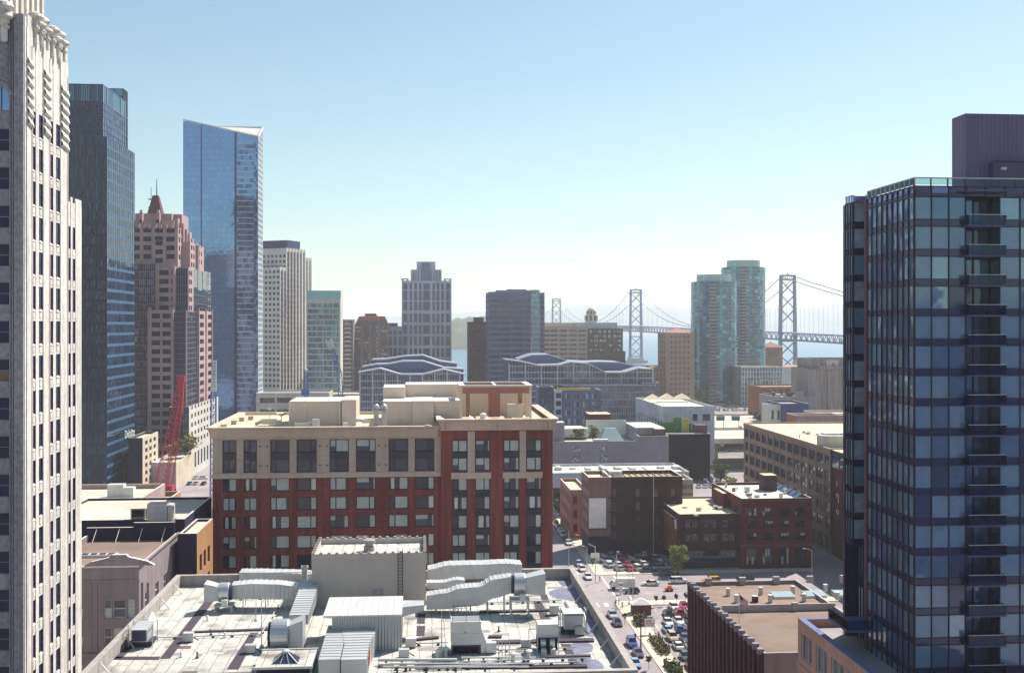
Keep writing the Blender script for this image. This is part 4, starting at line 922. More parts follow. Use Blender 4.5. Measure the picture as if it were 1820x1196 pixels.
# pale green glass office slab
b = Bld('green_office_slab', 'pale green glass office slab with plain fascia, right of the ribbed tower', 545, 605, 760, dref=605, depth_px=609.5)
zt = b.z(517, b.W, 0)
gr = []; z = zt-8.5
while z > 8: gr.append((z-3.1, z)); z -= 3.95
b.cap = 40; b.tier((0, b.W, 0, b.L), 0, zt, F=dict(cols=[(0.5, b.W*.48), (b.W*.5, b.W-1.2)], rows=gr, wall='w_white', nx=9, ny=1, d=.3, frame='frame_grey', fw=.15, glass=['gi_d', 'gi_b', 'gi_a', 'gi_b', 'gi_c'], nv=12), R='w_white', wall='w_white', roof='roof_grey')
f_ = b.mb('fascia'); f_.box(0, b.W+.3, -.5, 0, zt-5.5, zt+.2, 'gi_c')
b.done()
# concrete parking structure in front of it
b = vhb('concrete_garage', 'pale concrete parking structure low in front of the ribbed tower', (455, 585), 640, 698, 28, F=dict(cols=4, rows=4, wf=.88, hf=.45, wall='w_white', glass=['g_black'], nx=1, d=1.2, frame=None), wall='w_white', roof='roof_grey'); b.done()
# balcony slab and brick tower with red mansard
b = vhb('balcony_slab_block', 'dark block with stacked pale balconies left of the red roofed tower', (606, 628), 830, 568, 20, wall='w_taupe', F=dict(cols=2, rows=22, wf=.9, hf=.6, wall='w_taupe', nx=2, glass=['g_black', 'go_c']))
for k in range(20): z = 6+k*3.3; m = MB(); m.box(b.W*.3, b.W*.8, -1.8, -.02, z, z+.9, 'w_white'); m.build('balcony', b.o)
b.done()
b = Bld('red_roofed_brick_tower', 'brick banded residential tower under a red mansard roof', 622, 691, 850, depth_m=26)
zt = b.z(577, b.W/2); rw_ = []; z = zt-1.2
while z > 6: rw_.append((z-1.7, z)); z -= 2.95
pxs = lambda a, c: (b.wx(a), b.wx(c))
b.cap = 90; b.tier((0, b.W, 0, 26), 0, zt, F=dict(cols=[pxs(624, 641), pxs(645.5, 657), pxs(659.5, 671), pxs(675, 689)], rows=rw_, wall='w_taupe', span='b_tower', pier='w_taupe', nx=4, glass=['go_b', 'g_blind', 'go_c'], d=.5, frame='frame_grey', fw=.12), wall='w_taupe', flat=True)
pl = b.mb('pier')
for px in (622.5, 643, 658, 673, 690.5): x = b.wx(px); pl.box(x-.9, x+.9, -.9, 0, 0, zt, 'w_taupe', skip='K')
mr = b.mb('mansard_roof'); zq = b.z(562, b.W/2)
def hipb(pa, pb, y0, y1, z0, z1, ins, m): 
    xa, xb = b.wx(pa), b.wx(pb); mr.loft([[(xa, y0, z0), (xb, y0, z0), (xb, y1, z0), (xa, y1, z0)], [(xa+ins, y0+ins*.7, z1), (xb-ins, y0+ins*.7, z1), (xb-ins, y1-ins*.7, z1), (xa+ins, y1-ins*.7, z1)]], m)
b.wall.box(b.wx(640), b.wx(678), 2, 22, zt-1, b.z(570, 20), 'go_b'); hipb(630, 690, 3, 24, zt-.5, zq, 3.2, 'terra_roof'); hipb(642, 676, 1, 20, b.z(570, 20), zq+.5, 2.5, 'roof_tile')
b.wall.box(b.wx(648), b.wx(668), 7, 16, zq, b.z(557, 20), 'w_brown')
b.done()
# tower with stepped crown and its lower wing
S = Bld('stepped_grid_tower', 'pale grey grid tower with a stepped crown in the middle of the skyline', 714, 802.5, 880, depth_m=34)
S.cap = 100; Z = lambda py: S.z(py, S.W/2); X = S.wx
xa, xb = X(726), X(789.5)
bays = [(728, 732.5), (736, 741.5), (744.5, 749.5), (752, 764), (768.5, 773), (776, 781), (784, 789)]
zt = Z(502); rows = []; ys_ = [(r, r+15.5) for r in (536, 557.5, 578, 598, 619, 640, 660, 680)]
rows = [(Z(b_), Z(a)) for a, b_ in ys_]+[(Z(535-1), Z(516.5)), (Z(515), Z(503.5))]
SG = ['gp_a', 'gm_dark', 'gp_b', 'gm_dark']
S.tier((0, S.W, 0, 34), 0, Z(499), F=dict(cols=[(X(716.5), X(724))]+[(X(a), X(b_)) for a, b_ in bays]+[(X(792.5), X(800))], rows=rows, wall='w_lgrey', nx=2, ny=4, d=.5, glass=SG, frame='frame_blue', fw=.22), R=dict(cols=6, rows=20, wall='w_lgrey', stuff=True, glass=SG), L=dict(cols=6, rows=20, wall='w_lgrey', stuff=True, glass=SG), wall='w_lgrey', flat=True)
cr = S.mb('crown')
for a, b_ in ((713.5, 726), (789, 802.5)):     # corner frames with a see-through opening
    cr.box(X(a), X(a+3.5), -.01, 9, Z(498.9), Z(496.3), 'w_lgrey'); cr.box(X(a), X(b_), -.012, 9.02, Z(496.3), Z(495), 'w_lgrey'); cr.box(X(b_-3.5), X(b_), -.01, 9, Z(498.9), Z(496.3), 'w_lgrey')
def cbx(a, b_, y0, y1, p0, p1, m='w_lgrey', **k): cr.box(X(a), X(b_), y0, y1, Z(p0), Z(p1), m, **k)
cbx(730, 785, 2, 32, 499.2, 481, 'go_a'); cbx(730.2, 748, 1.4, 2, 499.1, 479, 'w_lgrey'); cbx(767, 785, 1.4, 2, 499.1, 479, 'w_lgrey')
cbx(740.5, 774, 5, 30, 481.2, 464.5, 'w_lgrey'); cbx(749.5, 764.5, 4.2, 5, 491, 467, 'go_a'); cbx(751.5, 764.5, -.5, 4.1, 499.05, 491, 'gm_dark2')
for a in (734, 738.5, 743, 771, 776, 781): cbx(a, a+1.2, .9, 1.38, 499, 481, 'frame_blue')
S.done()
b = Bld('grid_tower_wing', 'pale grey lower wing joined to the left of the stepped tower', 676, 713.5, 872, depth_m=30)
Z2 = lambda py: b.z(py, b.W/2)
b.cap = 60; b.tier((0, b.W, 0, 30), 0, Z2(580), F=dict(cols=[(b.wx(a), b.wx(a+5.5)) for a in (682.5, 691, 699.5, 708)], rows=[(Z2(q+15.5), Z2(q)) for q in (598, 618, 639, 660, 680)]+[(Z2(594.5), Z2(587.5))], wall='w_lgrey', nx=2, ny=4, glass=SG, frame='frame_blue', fw=.2, d=.5), wall='w_lgrey')
b.wall.box(b.wx(690), b.wx(706), 4, 18, Z2(581), Z2(574), 'w_bgrey'); b.done()
# dark slim tower, big blue-grey slab
b = vhb('dark_brown_slim_tower', 'slim dark brown tower standing left of the blue-grey slab', (833, 872), 860, 572, 30, wall='w_dbrown', F=dict(cols=7, rows=24, wf=.5, hf=.4, wall='w_dbrown', glass=['g_black', 'go_c', 'go_b'], nx=1, stuff=False), cap=0, L='b_red')
b.wall.box(b.wx(843), b.wx(860), 3, 15, b.h-.5, b.z(564, 8), 'w_dbrown'); b.done()
b = Bld('blue_grey_slab', 'wide blue-grey office slab with a light glass corner, centre of the skyline', 868.5, 968, 820, depth_m=38)
Zb = lambda py: b.z(py, b.W/2); rows = []; q = 532
while q < 745: rows.append((Zb(q+5.5), Zb(q))); q += 9.9
mat('w_slab', '#616c80', rough=.6, var=.08, streak=.1)
ga, gb = b.wx(943.5), b.wx(959)
b.cap = 66; b.tier((0, ga, 0, 38), 0, Zb(519), F=dict(cols=[(.6, b.wx(889)), (b.wx(890), b.wx(909)), (b.wx(911), b.wx(931)), (b.wx(933.5), ga-.4)], rows=rows, wall='w_slab', nx=6, d=.35, glass=['go_c', 'gp_a', 'go_b'], frame='frame_dark', nv=10), L=dict(cols=3, rows=22, wall='w_slab', stuff=True), wall='w_slab')
b.facade('F', (ga, gb, -.8, 30), 0, Zb(515), dict(type='curtain', cols=5, rows=24, glass=['gi_a', 'gh_blind', 'go_a', 'go_a'], sf=.35, span=['gi_a'], mull='frame_white', mw=.15, hw=.25))
b.wall.box(ga, gb, -.7, 30, 0, Zb(515)-.1, 'go_a', skip='F')
b.tier((gb, b.W, 0, 38), 0, Zb(520), F=dict(cols=1, rows=22, wf=.7, hf=.5, wall='w_slab', nx=3, glass=['go_c', 'gp_a']), R=dict(cols=7, rows=22, wall='w_slab', stuff=True, glass=['go_b']), wall='w_slab')
b.wall.box(b.wx(882), b.wx(943), 6, 30, Zb(519)-.5, Zb(515.5), 'go_a'); b.wall.box(b.wx(904), b.wx(938), 10, 26, Zb(516), Zb(513.5), 'w_slab'); b.done()
# beige banded office and brown neighbour
b = Bld('beige_banded_office', 'long beige office with regular window bands right of the blue-grey slab', 960, 1044, 960, depth_m=40)
Zb = lambda py: b.z(py, b.W/2)
b.cap = 90; b.tier((0, b.W, 0, 40), 0, Zb(580), F=dict(cols=[(b.wx(a), b.wx(a+14)) for a in (962, 977, 994, 1011, 1028)], rows=[(Zb(586+i*8.2+4), Zb(586+i*8.2)) for i in range(15)], wall='w_tan', nx=3, glass=['g_dark', 'go_b'], frame=None, d=.5), R='w_tan', wall='w_tan', roof='roof_pale')
b.wall.box(b.wx(968), b.wx(1024), 6, 30, Zb(580.5), Zb(573.5), 'w_cream')
b.done()
b = Bld('brown_brick_office', 'brown brick office with pale flat upper floor below the bridge deck', 1044.5, 1107, 965, depth_m=36)
Zb = lambda py: b.z(py, b.W/2)
b.cap = 60; b.tier((0, b.W, 0, 36), 0, Zb(584), F=dict(cols=7, rows=[(Zb(587+i*8.2+4.6), Zb(587+i*8.2)) for i in range(14)], wf=.82, wall='b_brown', nx=3, glass=['g_dark', 'g_black', 'g_blind'], frame=None, d=.4), L=dict(cols=4, rows=13, wall='b_brown', stuff=True), wall='b_brown')
b.tier((b.wx(1022)+0, b.wx(1098), 2, 30), Zb(585), Zb(573.5), wall='w_lgrey', roof='roof_pale'); b.tier((b.wx(1044), b.wx(1110.5), -3, 8), 0, Zb(624), F=dict(cols=7, rows=8, wf=.8, hf=.5, wall='b_brown', stuff=True, glass=['g_dark']), wall='b_brown', roof='roof_grey')
b.done()
cu = thing('domed_cupola', 'small pale stone cupola with arches and dome above the office roofs', 'tower', (*at(1050.5, 1010), 0)); m = MB()
Dq = 1010; zz_ = lambda py: zpy(py, Dq); s_ = Dq/FP
m.lathe(0, 0, [(10*s_, 0), (10*s_, zz_(568)), (10*s_, zz_(560)), (8.2*s_, zz_(559.5)), (7.4*s_, zz_(553)), (6.5*s_, zz_(550)), (4*s_, zz_(547.6)), (.5, zz_(547))], 'w_cream', 16); m.build('drum', cu)
m = MB()
for i in range(8):
    a = i*pi/4+.2; x, y = cos(a), sin(a); m.tube((x*9.9*s_, y*9.9*s_, zz_(571)), (x*9.9*s_, y*9.9*s_, zz_(560)), .9, 'w_white', 6); a += pi/8; x, y = cos(a), sin(a); m.box(x*9.6*s_-1, x*9.6*s_+1, y*9.6*s_-1, y*9.6*s_+1, zz_(570), zz_(561.5), 'g_mid'); m.box(x*7.3*s_-.7, x*7.3*s_+.7, y*7.3*s_-.7, y*7.3*s_+.7, zz_(558.5), zz_(553.5), 'g_mid')
m.build('colonnade', cu)
# two buildings with folded wave roofs
def wave_building(name, label, pa, pb, D, prof, eave_off, depth_m, base_py, nc, seed, roofs):
    b = Bld(name, label, pa, pb, D, depth_m=depth_m); zt = min(b.z(p[1], b.wx(p[0])) for p in prof)
    tp = [(b.wx(p), b.z(q, b.wx(p))) for p, q in prof]
    def top(a):
        for (x0, z0), (x1, z1) in zip(tp, tp[1:]):
            if x0-1e-6 <= a <= x1+1e-6: return z0+(z1-z0)*(a-x0)/max(x1-x0, 1e-6)
        return tp[-1][1] if a > tp[-1][0] else tp[0][1]
    hi = max(z for _, z in tp)
    b.facade('F', (0, b.W, 0, depth_m), 0, hi+.5, dict(type='curtain', cols=nc, rows=int(hi/3.6), glass=['go_b', 'go_c', 'go_a', 'go_b'], sf=.14, span=['w_lgrey'], mull='w_lgrey', mw=.2, hw=.3, mp=.2, top=lambda a: top(a)-.3, seed=seed, jit=.04))
    pl = b.mb('column')
    k = 0; x = 0
    while x <= b.W+.1: pl.box(x-.45, x+.45, -.75, -.1, 0, top(min(x, b.W))-.3, 'w_lgrey'); x += b.W/round(nc/5)
    sgn = 'L' if pa > 748 else 'R'
    b.facade('L', (0, b.W, 0, depth_m), 0, top(0)-.2, dict(type='curtain', cols=8, rows=8, glass=['go_a', 'go_b'], sf=.15, mull='frame_grey', mw=.2, hw=.25)); b.facade('R', (0, b.W, 0, depth_m), 0, top(b.W)-.2, dict(type='curtain', cols=8, rows=8, glass=['go_a', 'go_b'], sf=.15, mull='frame_grey', mw=.2, hw=.25)); b.facade('K', (0, b.W, 0, depth_m), 0, zt, 'w_bgrey')
    mat('wave_roof', '#9aa3ad', rough=.5, metal=.2, var=.06, big=.08) if 'wave_roof' not in MATS else None
    for n, (y0, y1, P) in enumerate(roofs):
        r = b.mb('roof_sheet'); pts = [(b.wx(p, y0), b.z(q, b.wx(p, y0), y0)) for p, q in P]
        for (xa, za), (xb2, zb2) in zip(pts, pts[1:]):
            for dz, m_ in ((0, 'wave_roof'), (-.7, 'wave_roof')): r.face([(xa, y0, za+dz), (xb2, y0, zb2+dz), (xb2, y1, zb2+dz), (xa, y1, za+dz)], m_)
            for y in (y0, y1): r.face([(xa, y, za-.7), (xb2, y, zb2-.7), (xb2, y, zb2), (xa, y, za)], 'frame_white')
        if n:   # a dark clerestory band closes the gap to the sheet in front
            for (xa, za), (xb2, zb2) in zip(pts, pts[1:]): r.face([(xa, y0+.8, za-8), (xb2, y0+.8, zb2-8), (xb2, y0+.8, zb2-.7), (xa, y0+.8, za-.7)], 'w_bgrey')
    return b
b = wave_building('wave_roof_exhibition_hall', 'glass hall under folded wave shaped roof sheets, left one of two', 640, 817, 640,
    [(640, 660), (675, 655), (712, 664), (752, 664), (789, 656), (818, 664)], 0, 40, 0, 40, 4,
    [(-2, 12, [(636, 661), (675, 654), (712, 664.5), (752, 664.5), (789, 655.5), (827, 664.5)]), (14, 30, [(643, 651), (668, 646.5), (690, 646), (716, 641), (752, 641), (790, 653), (824, 655)]), (32, 50, [(661, 638), (685, 637.5), (720, 632), (752, 630.5), (782, 641), (812, 645)])])
b.wall.box(b.wx(712), b.wx(751), -.6, -.1, b.z(700, 20), b.z(666, 20), 'w_bgrey'); b.done()
b = wave_building('wave_roof_conference_hall', 'glass hall under folded wave shaped roof sheets, right one of two', 905, 1160, 690,
    [(905, 645), (930, 642), (958, 648), (995, 647.5), (1014, 642.5), (1046, 645), (1077, 660), (1110, 660), (1135, 653), (1160, 655)], 0, 44, 0, 45, 7,
    [(-3, 14, [(896, 637.5), (925, 641), (958, 648.5), (996, 647.5), (1014, 642.5), (1046, 645), (1077, 661), (1110, 661), (1135, 653.5), (1162, 655)]), (16, 40, [(920, 638), (945, 629.5), (975, 629), (1012, 641), (1044, 643), (1070, 642), (1100, 643), (1140, 652), (1156, 654)])])
b.tier((b.wx(1135), b.wx(1166), -10, -1), 0, b.z(680, b.W, -10), F=dict(type='curtain', cols=9, rows=8, glass=['go_a', 'go_b'], mull='frame_grey', mw=.2, hw=.4), wall='w_bgrey', roof='roof_pale'); b.tier((b.wx(1000, -14), b.wx(1166, -14), -14, -10.01), 0, b.z(684, b.W, -14), F=dict(type='curtain', cols=40, rows=7, glass=['go_b', 'go_a', 'go_c'], mull='frame_grey', mw=.25, hw=.5, mp=.3), wall='w_bgrey', roof='roof_pale'); b.done()
# blue-grey housing block with square windows
b = Bld('blue_grey_housing_block', 'blue-grey block of square windows with a yellow strip on the roof', 998, 1068, 560, depth_m=18)
Zb = lambda py: b.z(py, b.W/2)
xsq = [(b.wx(a), b.wx(a+10.5)) for a in (1004, 1020, 1035.5, 1051.5)]
b.tier((0, b.W, 0, 18), 0, Zb(693), F=dict(cols=xsq, rows=[(Zb(q+11.5), Zb(q)) for q in (698.5, 713.5, 728, 743, 758)], wall='w_bgrey', nx=2, ny=1, glass=['g_blind', 'go_a', 'g_mid', 'g_warm'], frame='frame_grey', fw=.25, d=.3), wall='w_bgrey', roof='roof_pale')
b.tier((b.wx(985.5), 0, -1.2, 16), 0, Zb(694), F=dict(cols=[(.6, b.wx(998)-b.wx(985.5)-.3)], rows=[(Zb(q+9), Zb(q)) for q in (698, 712, 727, 742)], wall='w_lgrey', nx=1, ny=3, glass=['go_c'], d=.9), wall='w_lgrey', roof='roof_pale')
b.tier((b.wx(958), b.wx(985.5)-.01, 3, 16), 0, Zb(688), F=dict(type='curtain', cols=9, rows=12, glass=['gi_b', 'gi_d', 'go_b'], mull='frame_blue'), wall='w_bgrey', roof='roof_pale')
yl = b.mb('yellow_strip'); yl.box(b.wx(990), b.wx(1050), 2, 3, Zb(693)-.2, Zb(690), 'paint_yellow'); b.done()
# long grey wall with roof garden
b = Bld('grey_garden_wall_building', 'long plain grey building with trees and a glass pyramid on its roof', 982, 1188.5, 470, depth_m=38)
Zb = lambda py, x=20: b.z(py, x); X = b.wx
x1_ = X(1136); hw_ = [(X(1017.5), X(1032)), (X(1065), X(1079.5))]
b.tier((0, x1_, 0, 38), 0, Zb(784), F=dict(cols=hw_, rows=[(Zb(802), Zb(792)), (Zb(820), Zb(809))], wall='w_grey', nx=4, ny=3, frame='frame_grey', glass=['g_blind', 'g_mid'], fw=.12), wall='w_grey', roof='roof_pale', par=1.6)
b.tier((x1_, b.W, 0, 38), 0, Zb(775.5), wall='w_grey', roof='roof_pale', par=1.2)
b.wall.box(X(1137), X(1188), 9, 36, Zb(777), Zb(764), 'w_grey', top='roof_white'); b.wall.box(X(1168), X(1187), 4, 8.9, Zb(776.5), Zb(764.5), 'w_brown', top='cope')
b.wall.box(X(984), X(1004.5), 2, 9, Zb(786), Zb(751), 'w_grey', top='cope'); b.wall.box(X(1060), X(1136), 30, 30.4, Zb(786), Zb(757), 'frame_white'); b.wall.box(X(1004), X(1060), 22, 36, Zb(786), Zb(770), 'w_lgrey', top='roof_white')
b.wall.box(X(1068), X(1110), 33, 45, 0, Zb(747), 'b_red', top='roof_cream')
b.par.box(X(1056), X(1082), .5, 3.5, Zb(786)-.3, Zb(781), 'cope')
py_ = b.mb('glass_pyramid'); xa, xb = X(1070), X(1116); ya, yb = 5, 20; z0 = Zb(784)-1.5; z1 = Zb(765.5); xm = (xa+xb)/2
mat('patina_glass', '#8aa39f', rough=.3, spec=.6, var=.1); py_.loft([[(xa, ya, z0), (xb, ya, z0), (xb, yb, z0), (xa, yb, z0)], [(xm-2.5, 11, z1), (xm+2.5, 11, z1), (xm+2.5, 14, z1), (xm-2.5, 14, z1)]], 'patina_glass')
b.done()
# white flat roof behind the brick building
b = Bld('white_flat_roof_hall', 'long low hall with bright white flat roof behind the brick building', 978, 1225, 400, depth_m=26)
b.tier((0, b.W, 0, 26), 0, b.z(838, b.W*.9), F=dict(cols=[(1, b.wx(1035))], rows=[(4.5, 9)], wall='w_lgrey', glass=['g_black'], nx=8), wall='w_lgrey', roof='roof_white', par=.9)
rq = b.mb('roof_unit')
for i in range(9): x = 4+i*5.6; rq.box(x, x+RNG.uniform(1, 3), 8+RNG.uniform(0, 9), 19, b.z(838, b.W*.9)-.9, b.z(838, b.W*.9)+RNG.uniform(-.5, .4), RNG.choice(['metal_pale', 'metal_galv', 'w_lgrey']))
b.done()
# black wall and gallery building behind it
b = vhb('black_wall_building', 'windowless black box with a green mural terrace on top', (1188, 1262), 482, 771, 16, wall='w_black', roof='roof_dark', L='w_black'); 
mat('mural_green', '#2f6e35', rough=.7, var=.5, scale=.9, col2='#5fa048'); mat('mural_yellow', '#c9c455', rough=.7, var=.2, scale=1.5)
mu = b.mb('mural_panel'); X = b.wx; Zb = lambda q: b.z(q, 10)
mu.box(X(1184.5), X(1219), 8, 8.4, Zb(771), Zb(753), 'mural_green'); mu.box(X(1205), X(1220), 9, 9.4, Zb(760), Zb(745), 'mural_green'); mu.box(X(1219.5), X(1232), 7.5, 7.9, Zb(771), Zb(746), 'mural_yellow'); mu.box(X(1232.3), X(1237), 8, 8.4, Zb(771), Zb(755), 'mural_green'); mu.box(X(1181), X(1233), -.3, .6, Zb(771)-.2, Zb(769.5), 'cope'); mu.box(X(1240), X(1260), 3, 10, Zb(771), Zb(757), 'w_brown')
b.done()
b = Bld('gallery_building', 'long white gallery with tall narrow side windows behind the black box', 1178, 1270, 505, depth_px=1130, side='L')
Zb = lambda q: b.z(q, b.W/2); n = 10; c = [(b.L*(i+.3)/n, b.L*(i+.75)/n) for i in range(n)]
b.tier((0, b.W, 0, b.L), 0, Zb(722), L=dict(cols=c, rows=[(8, 24)], wall='w_lgrey', nx=1, ny=4, d=.6, glass=['g_dark', 'go_b']), F=dict(cols=[(b.wx(1231), b.wx(1240)), (b.wx(1249), b.wx(1262))], rows=[(Zb(748), Zb(736))], wall='w_lgrey', glass=['g_black'], nx=2, d=.6), wall='w_lgrey', roof='roof_white')
tn = b.mb('roof_canopy')
for px, y in ((1160, 40), (1185, 45), (1212, 44)): x = b.wx(px, y); tn.loft([[(x-4, y-3, 31.5), (x+4, y-3, 31.5), (x+4, y+3, 31.5), (x-4, y+3, 31.5)], [(x-.3, y-.3, 34), (x+.3, y-.3, 34), (x+.3, y+.3, 34), (x-.3, y+.3, 34)]], 'cope_cream')
b.done()
# hip roofed tan tower by the water
b = Bld('hip_roofed_tan_tower', 'tan stone tower with shallow red hip roof left of the round towers', 1183, 1234, 900, depth_m=30)
Zb = lambda q: b.z(q, b.W/2)
b.cap = 70; b.tier((0, b.W, 0, 30), 0, Zb(592), F=dict(cols=5, rows=14, m=3, wf=.42, hf=.5, wall='b_tan', glass=['g_dark'], nx=1), L=dict(cols=4, rows=14, wf=.4, wall='b_tan', stuff=True), wall='b_tan')
rf = b.mb('hip_roof'); rf.loft([[(b.wx(1190), 2, Zb(591)), (b.wx(1231), 2, Zb(591)), (b.wx(1231), 28, Zb(591)), (b.wx(1190), 28, Zb(591))], [(b.wx(1208), 13, Zb(583.5)), (b.wx(1213), 13, Zb(583.5)), (b.wx(1213), 17, Zb(583.5)), (b.wx(1208), 17, Zb(583.5))]], 'roof_tile'); b.done()
b = vhb('low_red_brick_block', 'lower red-brown block at the foot of the hip roofed tower', (1157, 1186), 900, 652, 40, wall='b_tower', F=dict(cols=4, rows=9, wall='b_tower', glass=['g_dark'], nx=1), L=dict(cols=5, rows=9, wall='b_tower', stuff=True)); b.done()
# the two round glass towers
def round_tower(name, label, pa, pb, D, py_body, py_top, seed):
    u, v = at((pa+pb)/2, D); r = (pb-pa)/2*D/FP*1.0; o = thing(name, label, 'building', (u, v, 0)); zt = zpy(py_body, D-r)
    n = 40; fh = 3.05; nf = int(zt/fh); R = random.Random(seed); g = MB(); s = MB()
    def rad(i): a = 2*pi*i/n; return r*(1+.045*cos(2*a))
    P = lambda i, z, k=1.0: (rad(i)*k*cos(2*pi*i/n), rad(i)*k*sin(2*pi*i/n), z)
    g.face([P(i, zt) for i in range(n)], 'roof_grey')
    bal = [i for i in range(n) if (i+3) % 10 == 0 or (i+2) % 10 == 0]
    colm = [R.choice(['gi_b', 'gi_d', 'gi_a', 'gi_b']) for _ in range(n)]
    for k in range(nf):
        z0 = zt-(k+1)*fh; z1 = z0+fh
        for i in range(n):
            kk = .965 if i in bal else 1.0
            m = (colm[i] if R.random() < .62 else R.choice(['gi_a', 'gi_b', 'gi_b', 'gi_d', 'gi_a', 'gi_c', 'gi_d'])) if i not in bal else R.choice(['gi_d', 'go_c'])
            g.face([P(i, z0+.9, kk), P(i+1, z0+.9, kk), P(i+1, z1, kk), P(i, z1, kk)], m); g.face([P(i, z0, kk), P(i+1, z0, kk), P(i+1, z0+.9, kk), P(i, z0+.9, kk)], R.choice(['gi_a', 'gi_b']))
        for i in bal: s.face([P(i, z0, 1.03), P(i+1, z0, 1.03), P(i+1, z0+.35, 1.03), P(i, z0+.35, 1.03)], 'w_white'); s.face([P(i, z0+.35, .96), P(i+1, z0+.35, .96), P(i+1, z0+.35, 1.03), P(i, z0+.35, 1.03)], 'w_white')
        if k % 2 == 0:
            for i in range(n): s.face([P(i, z0-.06, 1.006), P(i+1, z0-.06, 1.006), P(i+1, z0+.1, 1.006), P(i, z0+.1, 1.006)], 'gi_a')
    for i in range(n):
        if i in bal and (i-1) not in bal: s.face([P(i, 0, .965), P(i, 0, 1.0), P(i, zt, 1.0), P(i, zt, .965)], 'w_white')
    g.build('glass_wall', o); s.build('balcony_edge', o, kind='stuff')
    c = MB(); zc0, zc1 = zt, zpy(py_top, D); 
    for i in range(n):
        q = lambda i, z: (rad(i)*.74*cos(2*pi*i/n), rad(i)*.74*sin(2*pi*i/n), z)
        c.face([q(i, zc0), q(i+1, zc0), q(i+1, zc1), q(i, zc1)], 'gi_c'); c.tube(q(i, zc0), q(i, zc1), .25, 'frame_white', 4, cap=False)
        for f in (.35, .7, 1.0): c.tube(q(i, zc0+(zc1-zc0)*f), q(i+1, zc0+(zc1-zc0)*f), .2, 'frame_white', 4, cap=False)
    c.face([q(i, zc1-.6) for i in range(n)], 'w_white'); c.build('crown_screen', o)
round_tower('round_glass_tower', 'nearer and shorter of the two round teal glass towers', 1230, 1308, 970, 500, 489, 3)
round_tower('round_glass_tower', 'farther and taller of the two round teal glass towers', 1284, 1358, 1040, 474, 464, 4)
b = vhb('hip_roofed_brick_tower', 'square brick clock-like tower with small hip roof right of the round towers', (1359, 1391), 1130, 617, 18, wall='b_tower', F=dict(cols=5, rows=[(zpy(634, 1130), zpy(622, 1130))], wall='b_tower', glass=['g_dark'], nx=1, m=3), L='b_tower')
rf = b.mb('hip_roof'); c = b.W/2; rf.loft([[(-.5, -.5, b.h), (b.W+.5, -.5, b.h), (b.W+.5, 18.5, b.h), (-.5, 18.5, b.h)], [(c-.3, 8.7, b.h+5.5), (c+.3, 8.7, b.h+5.5), (c+.3, 9.3, b.h+5.5), (c-.3, 9.3, b.h+5.5)]], 'roof_tile'); b.done()
b = vhb('low_glass_pavilion', 'low white framed glass building at the foot of the round towers', (1318, 1391), 930, 652, 30, wall='w_white', F=dict(type='curtain', cols=14, rows=8, glass=['gi_a', 'gi_b', 'gi_d'], mull='frame_white', mw=.5, hw=.5, sf=.2), L=dict(type='curtain', cols=8, rows=8, glass=['gi_a', 'gi_b'], mull='frame_white'), roof='roof_white'); 
for pa, q in ((1349, 674), (1372, 674), (1327, 677)): f = b.mb('frame'); xa, xb = b.wx(pa), b.wx(pa+17 if pa > 1330 else pa+9); zt = b.z(q, xa); f.box(xa, xb, -2.5, -.1, zt-.6, zt, 'w_white'); f.box(xa, xa+.8, -2.5, -.1, 0, zt-.61, 'w_white'); f.box(xb-.8, xb, -2.5, -.1, 0, zt-.61, 'w_white')
b.done()
b = vhb('grey_gabled_warehouse', 'pale grey warehouse with sloping white roof near the pier', (1391, 1452), 1000, 664, 40, wall='w_lgrey', flat=False, F=dict(cols=4, rows=2, wall='w_lgrey', glass=['go_b'], mt=8)); m = b.mb('sloped_roof'); zt = b.h
m.face([(-1, -1, zt+5), (b.W+1, -1, zt-2), (b.W+1, 41, zt-2), (-1, 41, zt+5)], 'roof_white'); m.face([(0, 0, zt), (0, 0, zt+5), (b.W, 0, zt-2)], 'w_lgrey'); b.done()
b = vhb('pier_shed', 'long pier shed with pinkish roof by the water', (1388, 1445), 1180, 652, 60, wall='w_cream', roof='roof_tile', L='w_cream', par=.1); b.done()
b = vhb('pier_head_house', 'small cream pier house with pink roof in front of the bay', (1419, 1440), 1240, 644, 20, wall='w_cream', F=dict(cols=4, rows=1, wall='w_cream', glass=['g_dark'], nx=1), roof='roof_tile'); m = b.mb('gable_roof'); z = b.h; m.loft([[(0, 0, z), (b.W, 0, z), (b.W, 20, z), (0, 20, z)], [(3, 8, z+4), (b.W-3, 8, z+4), (b.W-3, 12, z+4), (3, 12, z+4)]], 'roof_tile'); b.done()
b = Bld('orange_brick_warehouse', 'orange brick warehouse with arched side bays and rooftop plants', 1380, 1452, 700, depth_px=1335, side='L')
Zb = lambda q: b.z(q, 0); n = 9
b.tier((0, b.W, 0, b.L), 0, Zb(702), L=dict(cols=[(b.L*(i+.25)/n, b.L*(i+.78)/n) for i in range(n)], rows=[(Zb(728), Zb(707)), (Zb(750), Zb(732))], wall='b_orange', nx=2, ny=3, glass=['g_dark', 'go_c']), F=dict(cols=4, rows=3, wall='b_orange', glass=['g_dark']), wall='b_orange', roof='roof_grey')
b.tier((b.wx(1353, 30), b.wx(1460, 30), 30, 60), 0, b.z(687, 20, 30), F=dict(cols=8, rows=[(b.z(699, 20, 30), b.z(692, 20, 30))], wall='b_orange', glass=['g_dark', 'go_a'], nx=2), wall='b_orange', roof='roof_grey'); b.done()
b = Bld('concrete_silo_block', 'tall blank beige concrete block beside the dark glass tower', 1437, 1545, 640, depth_m=30)
Zb = lambda q: b.z(q, b.W/3)
mat('w_silo', '#a79c92', rough=.9, var=.08, streak=.35, big=.15)
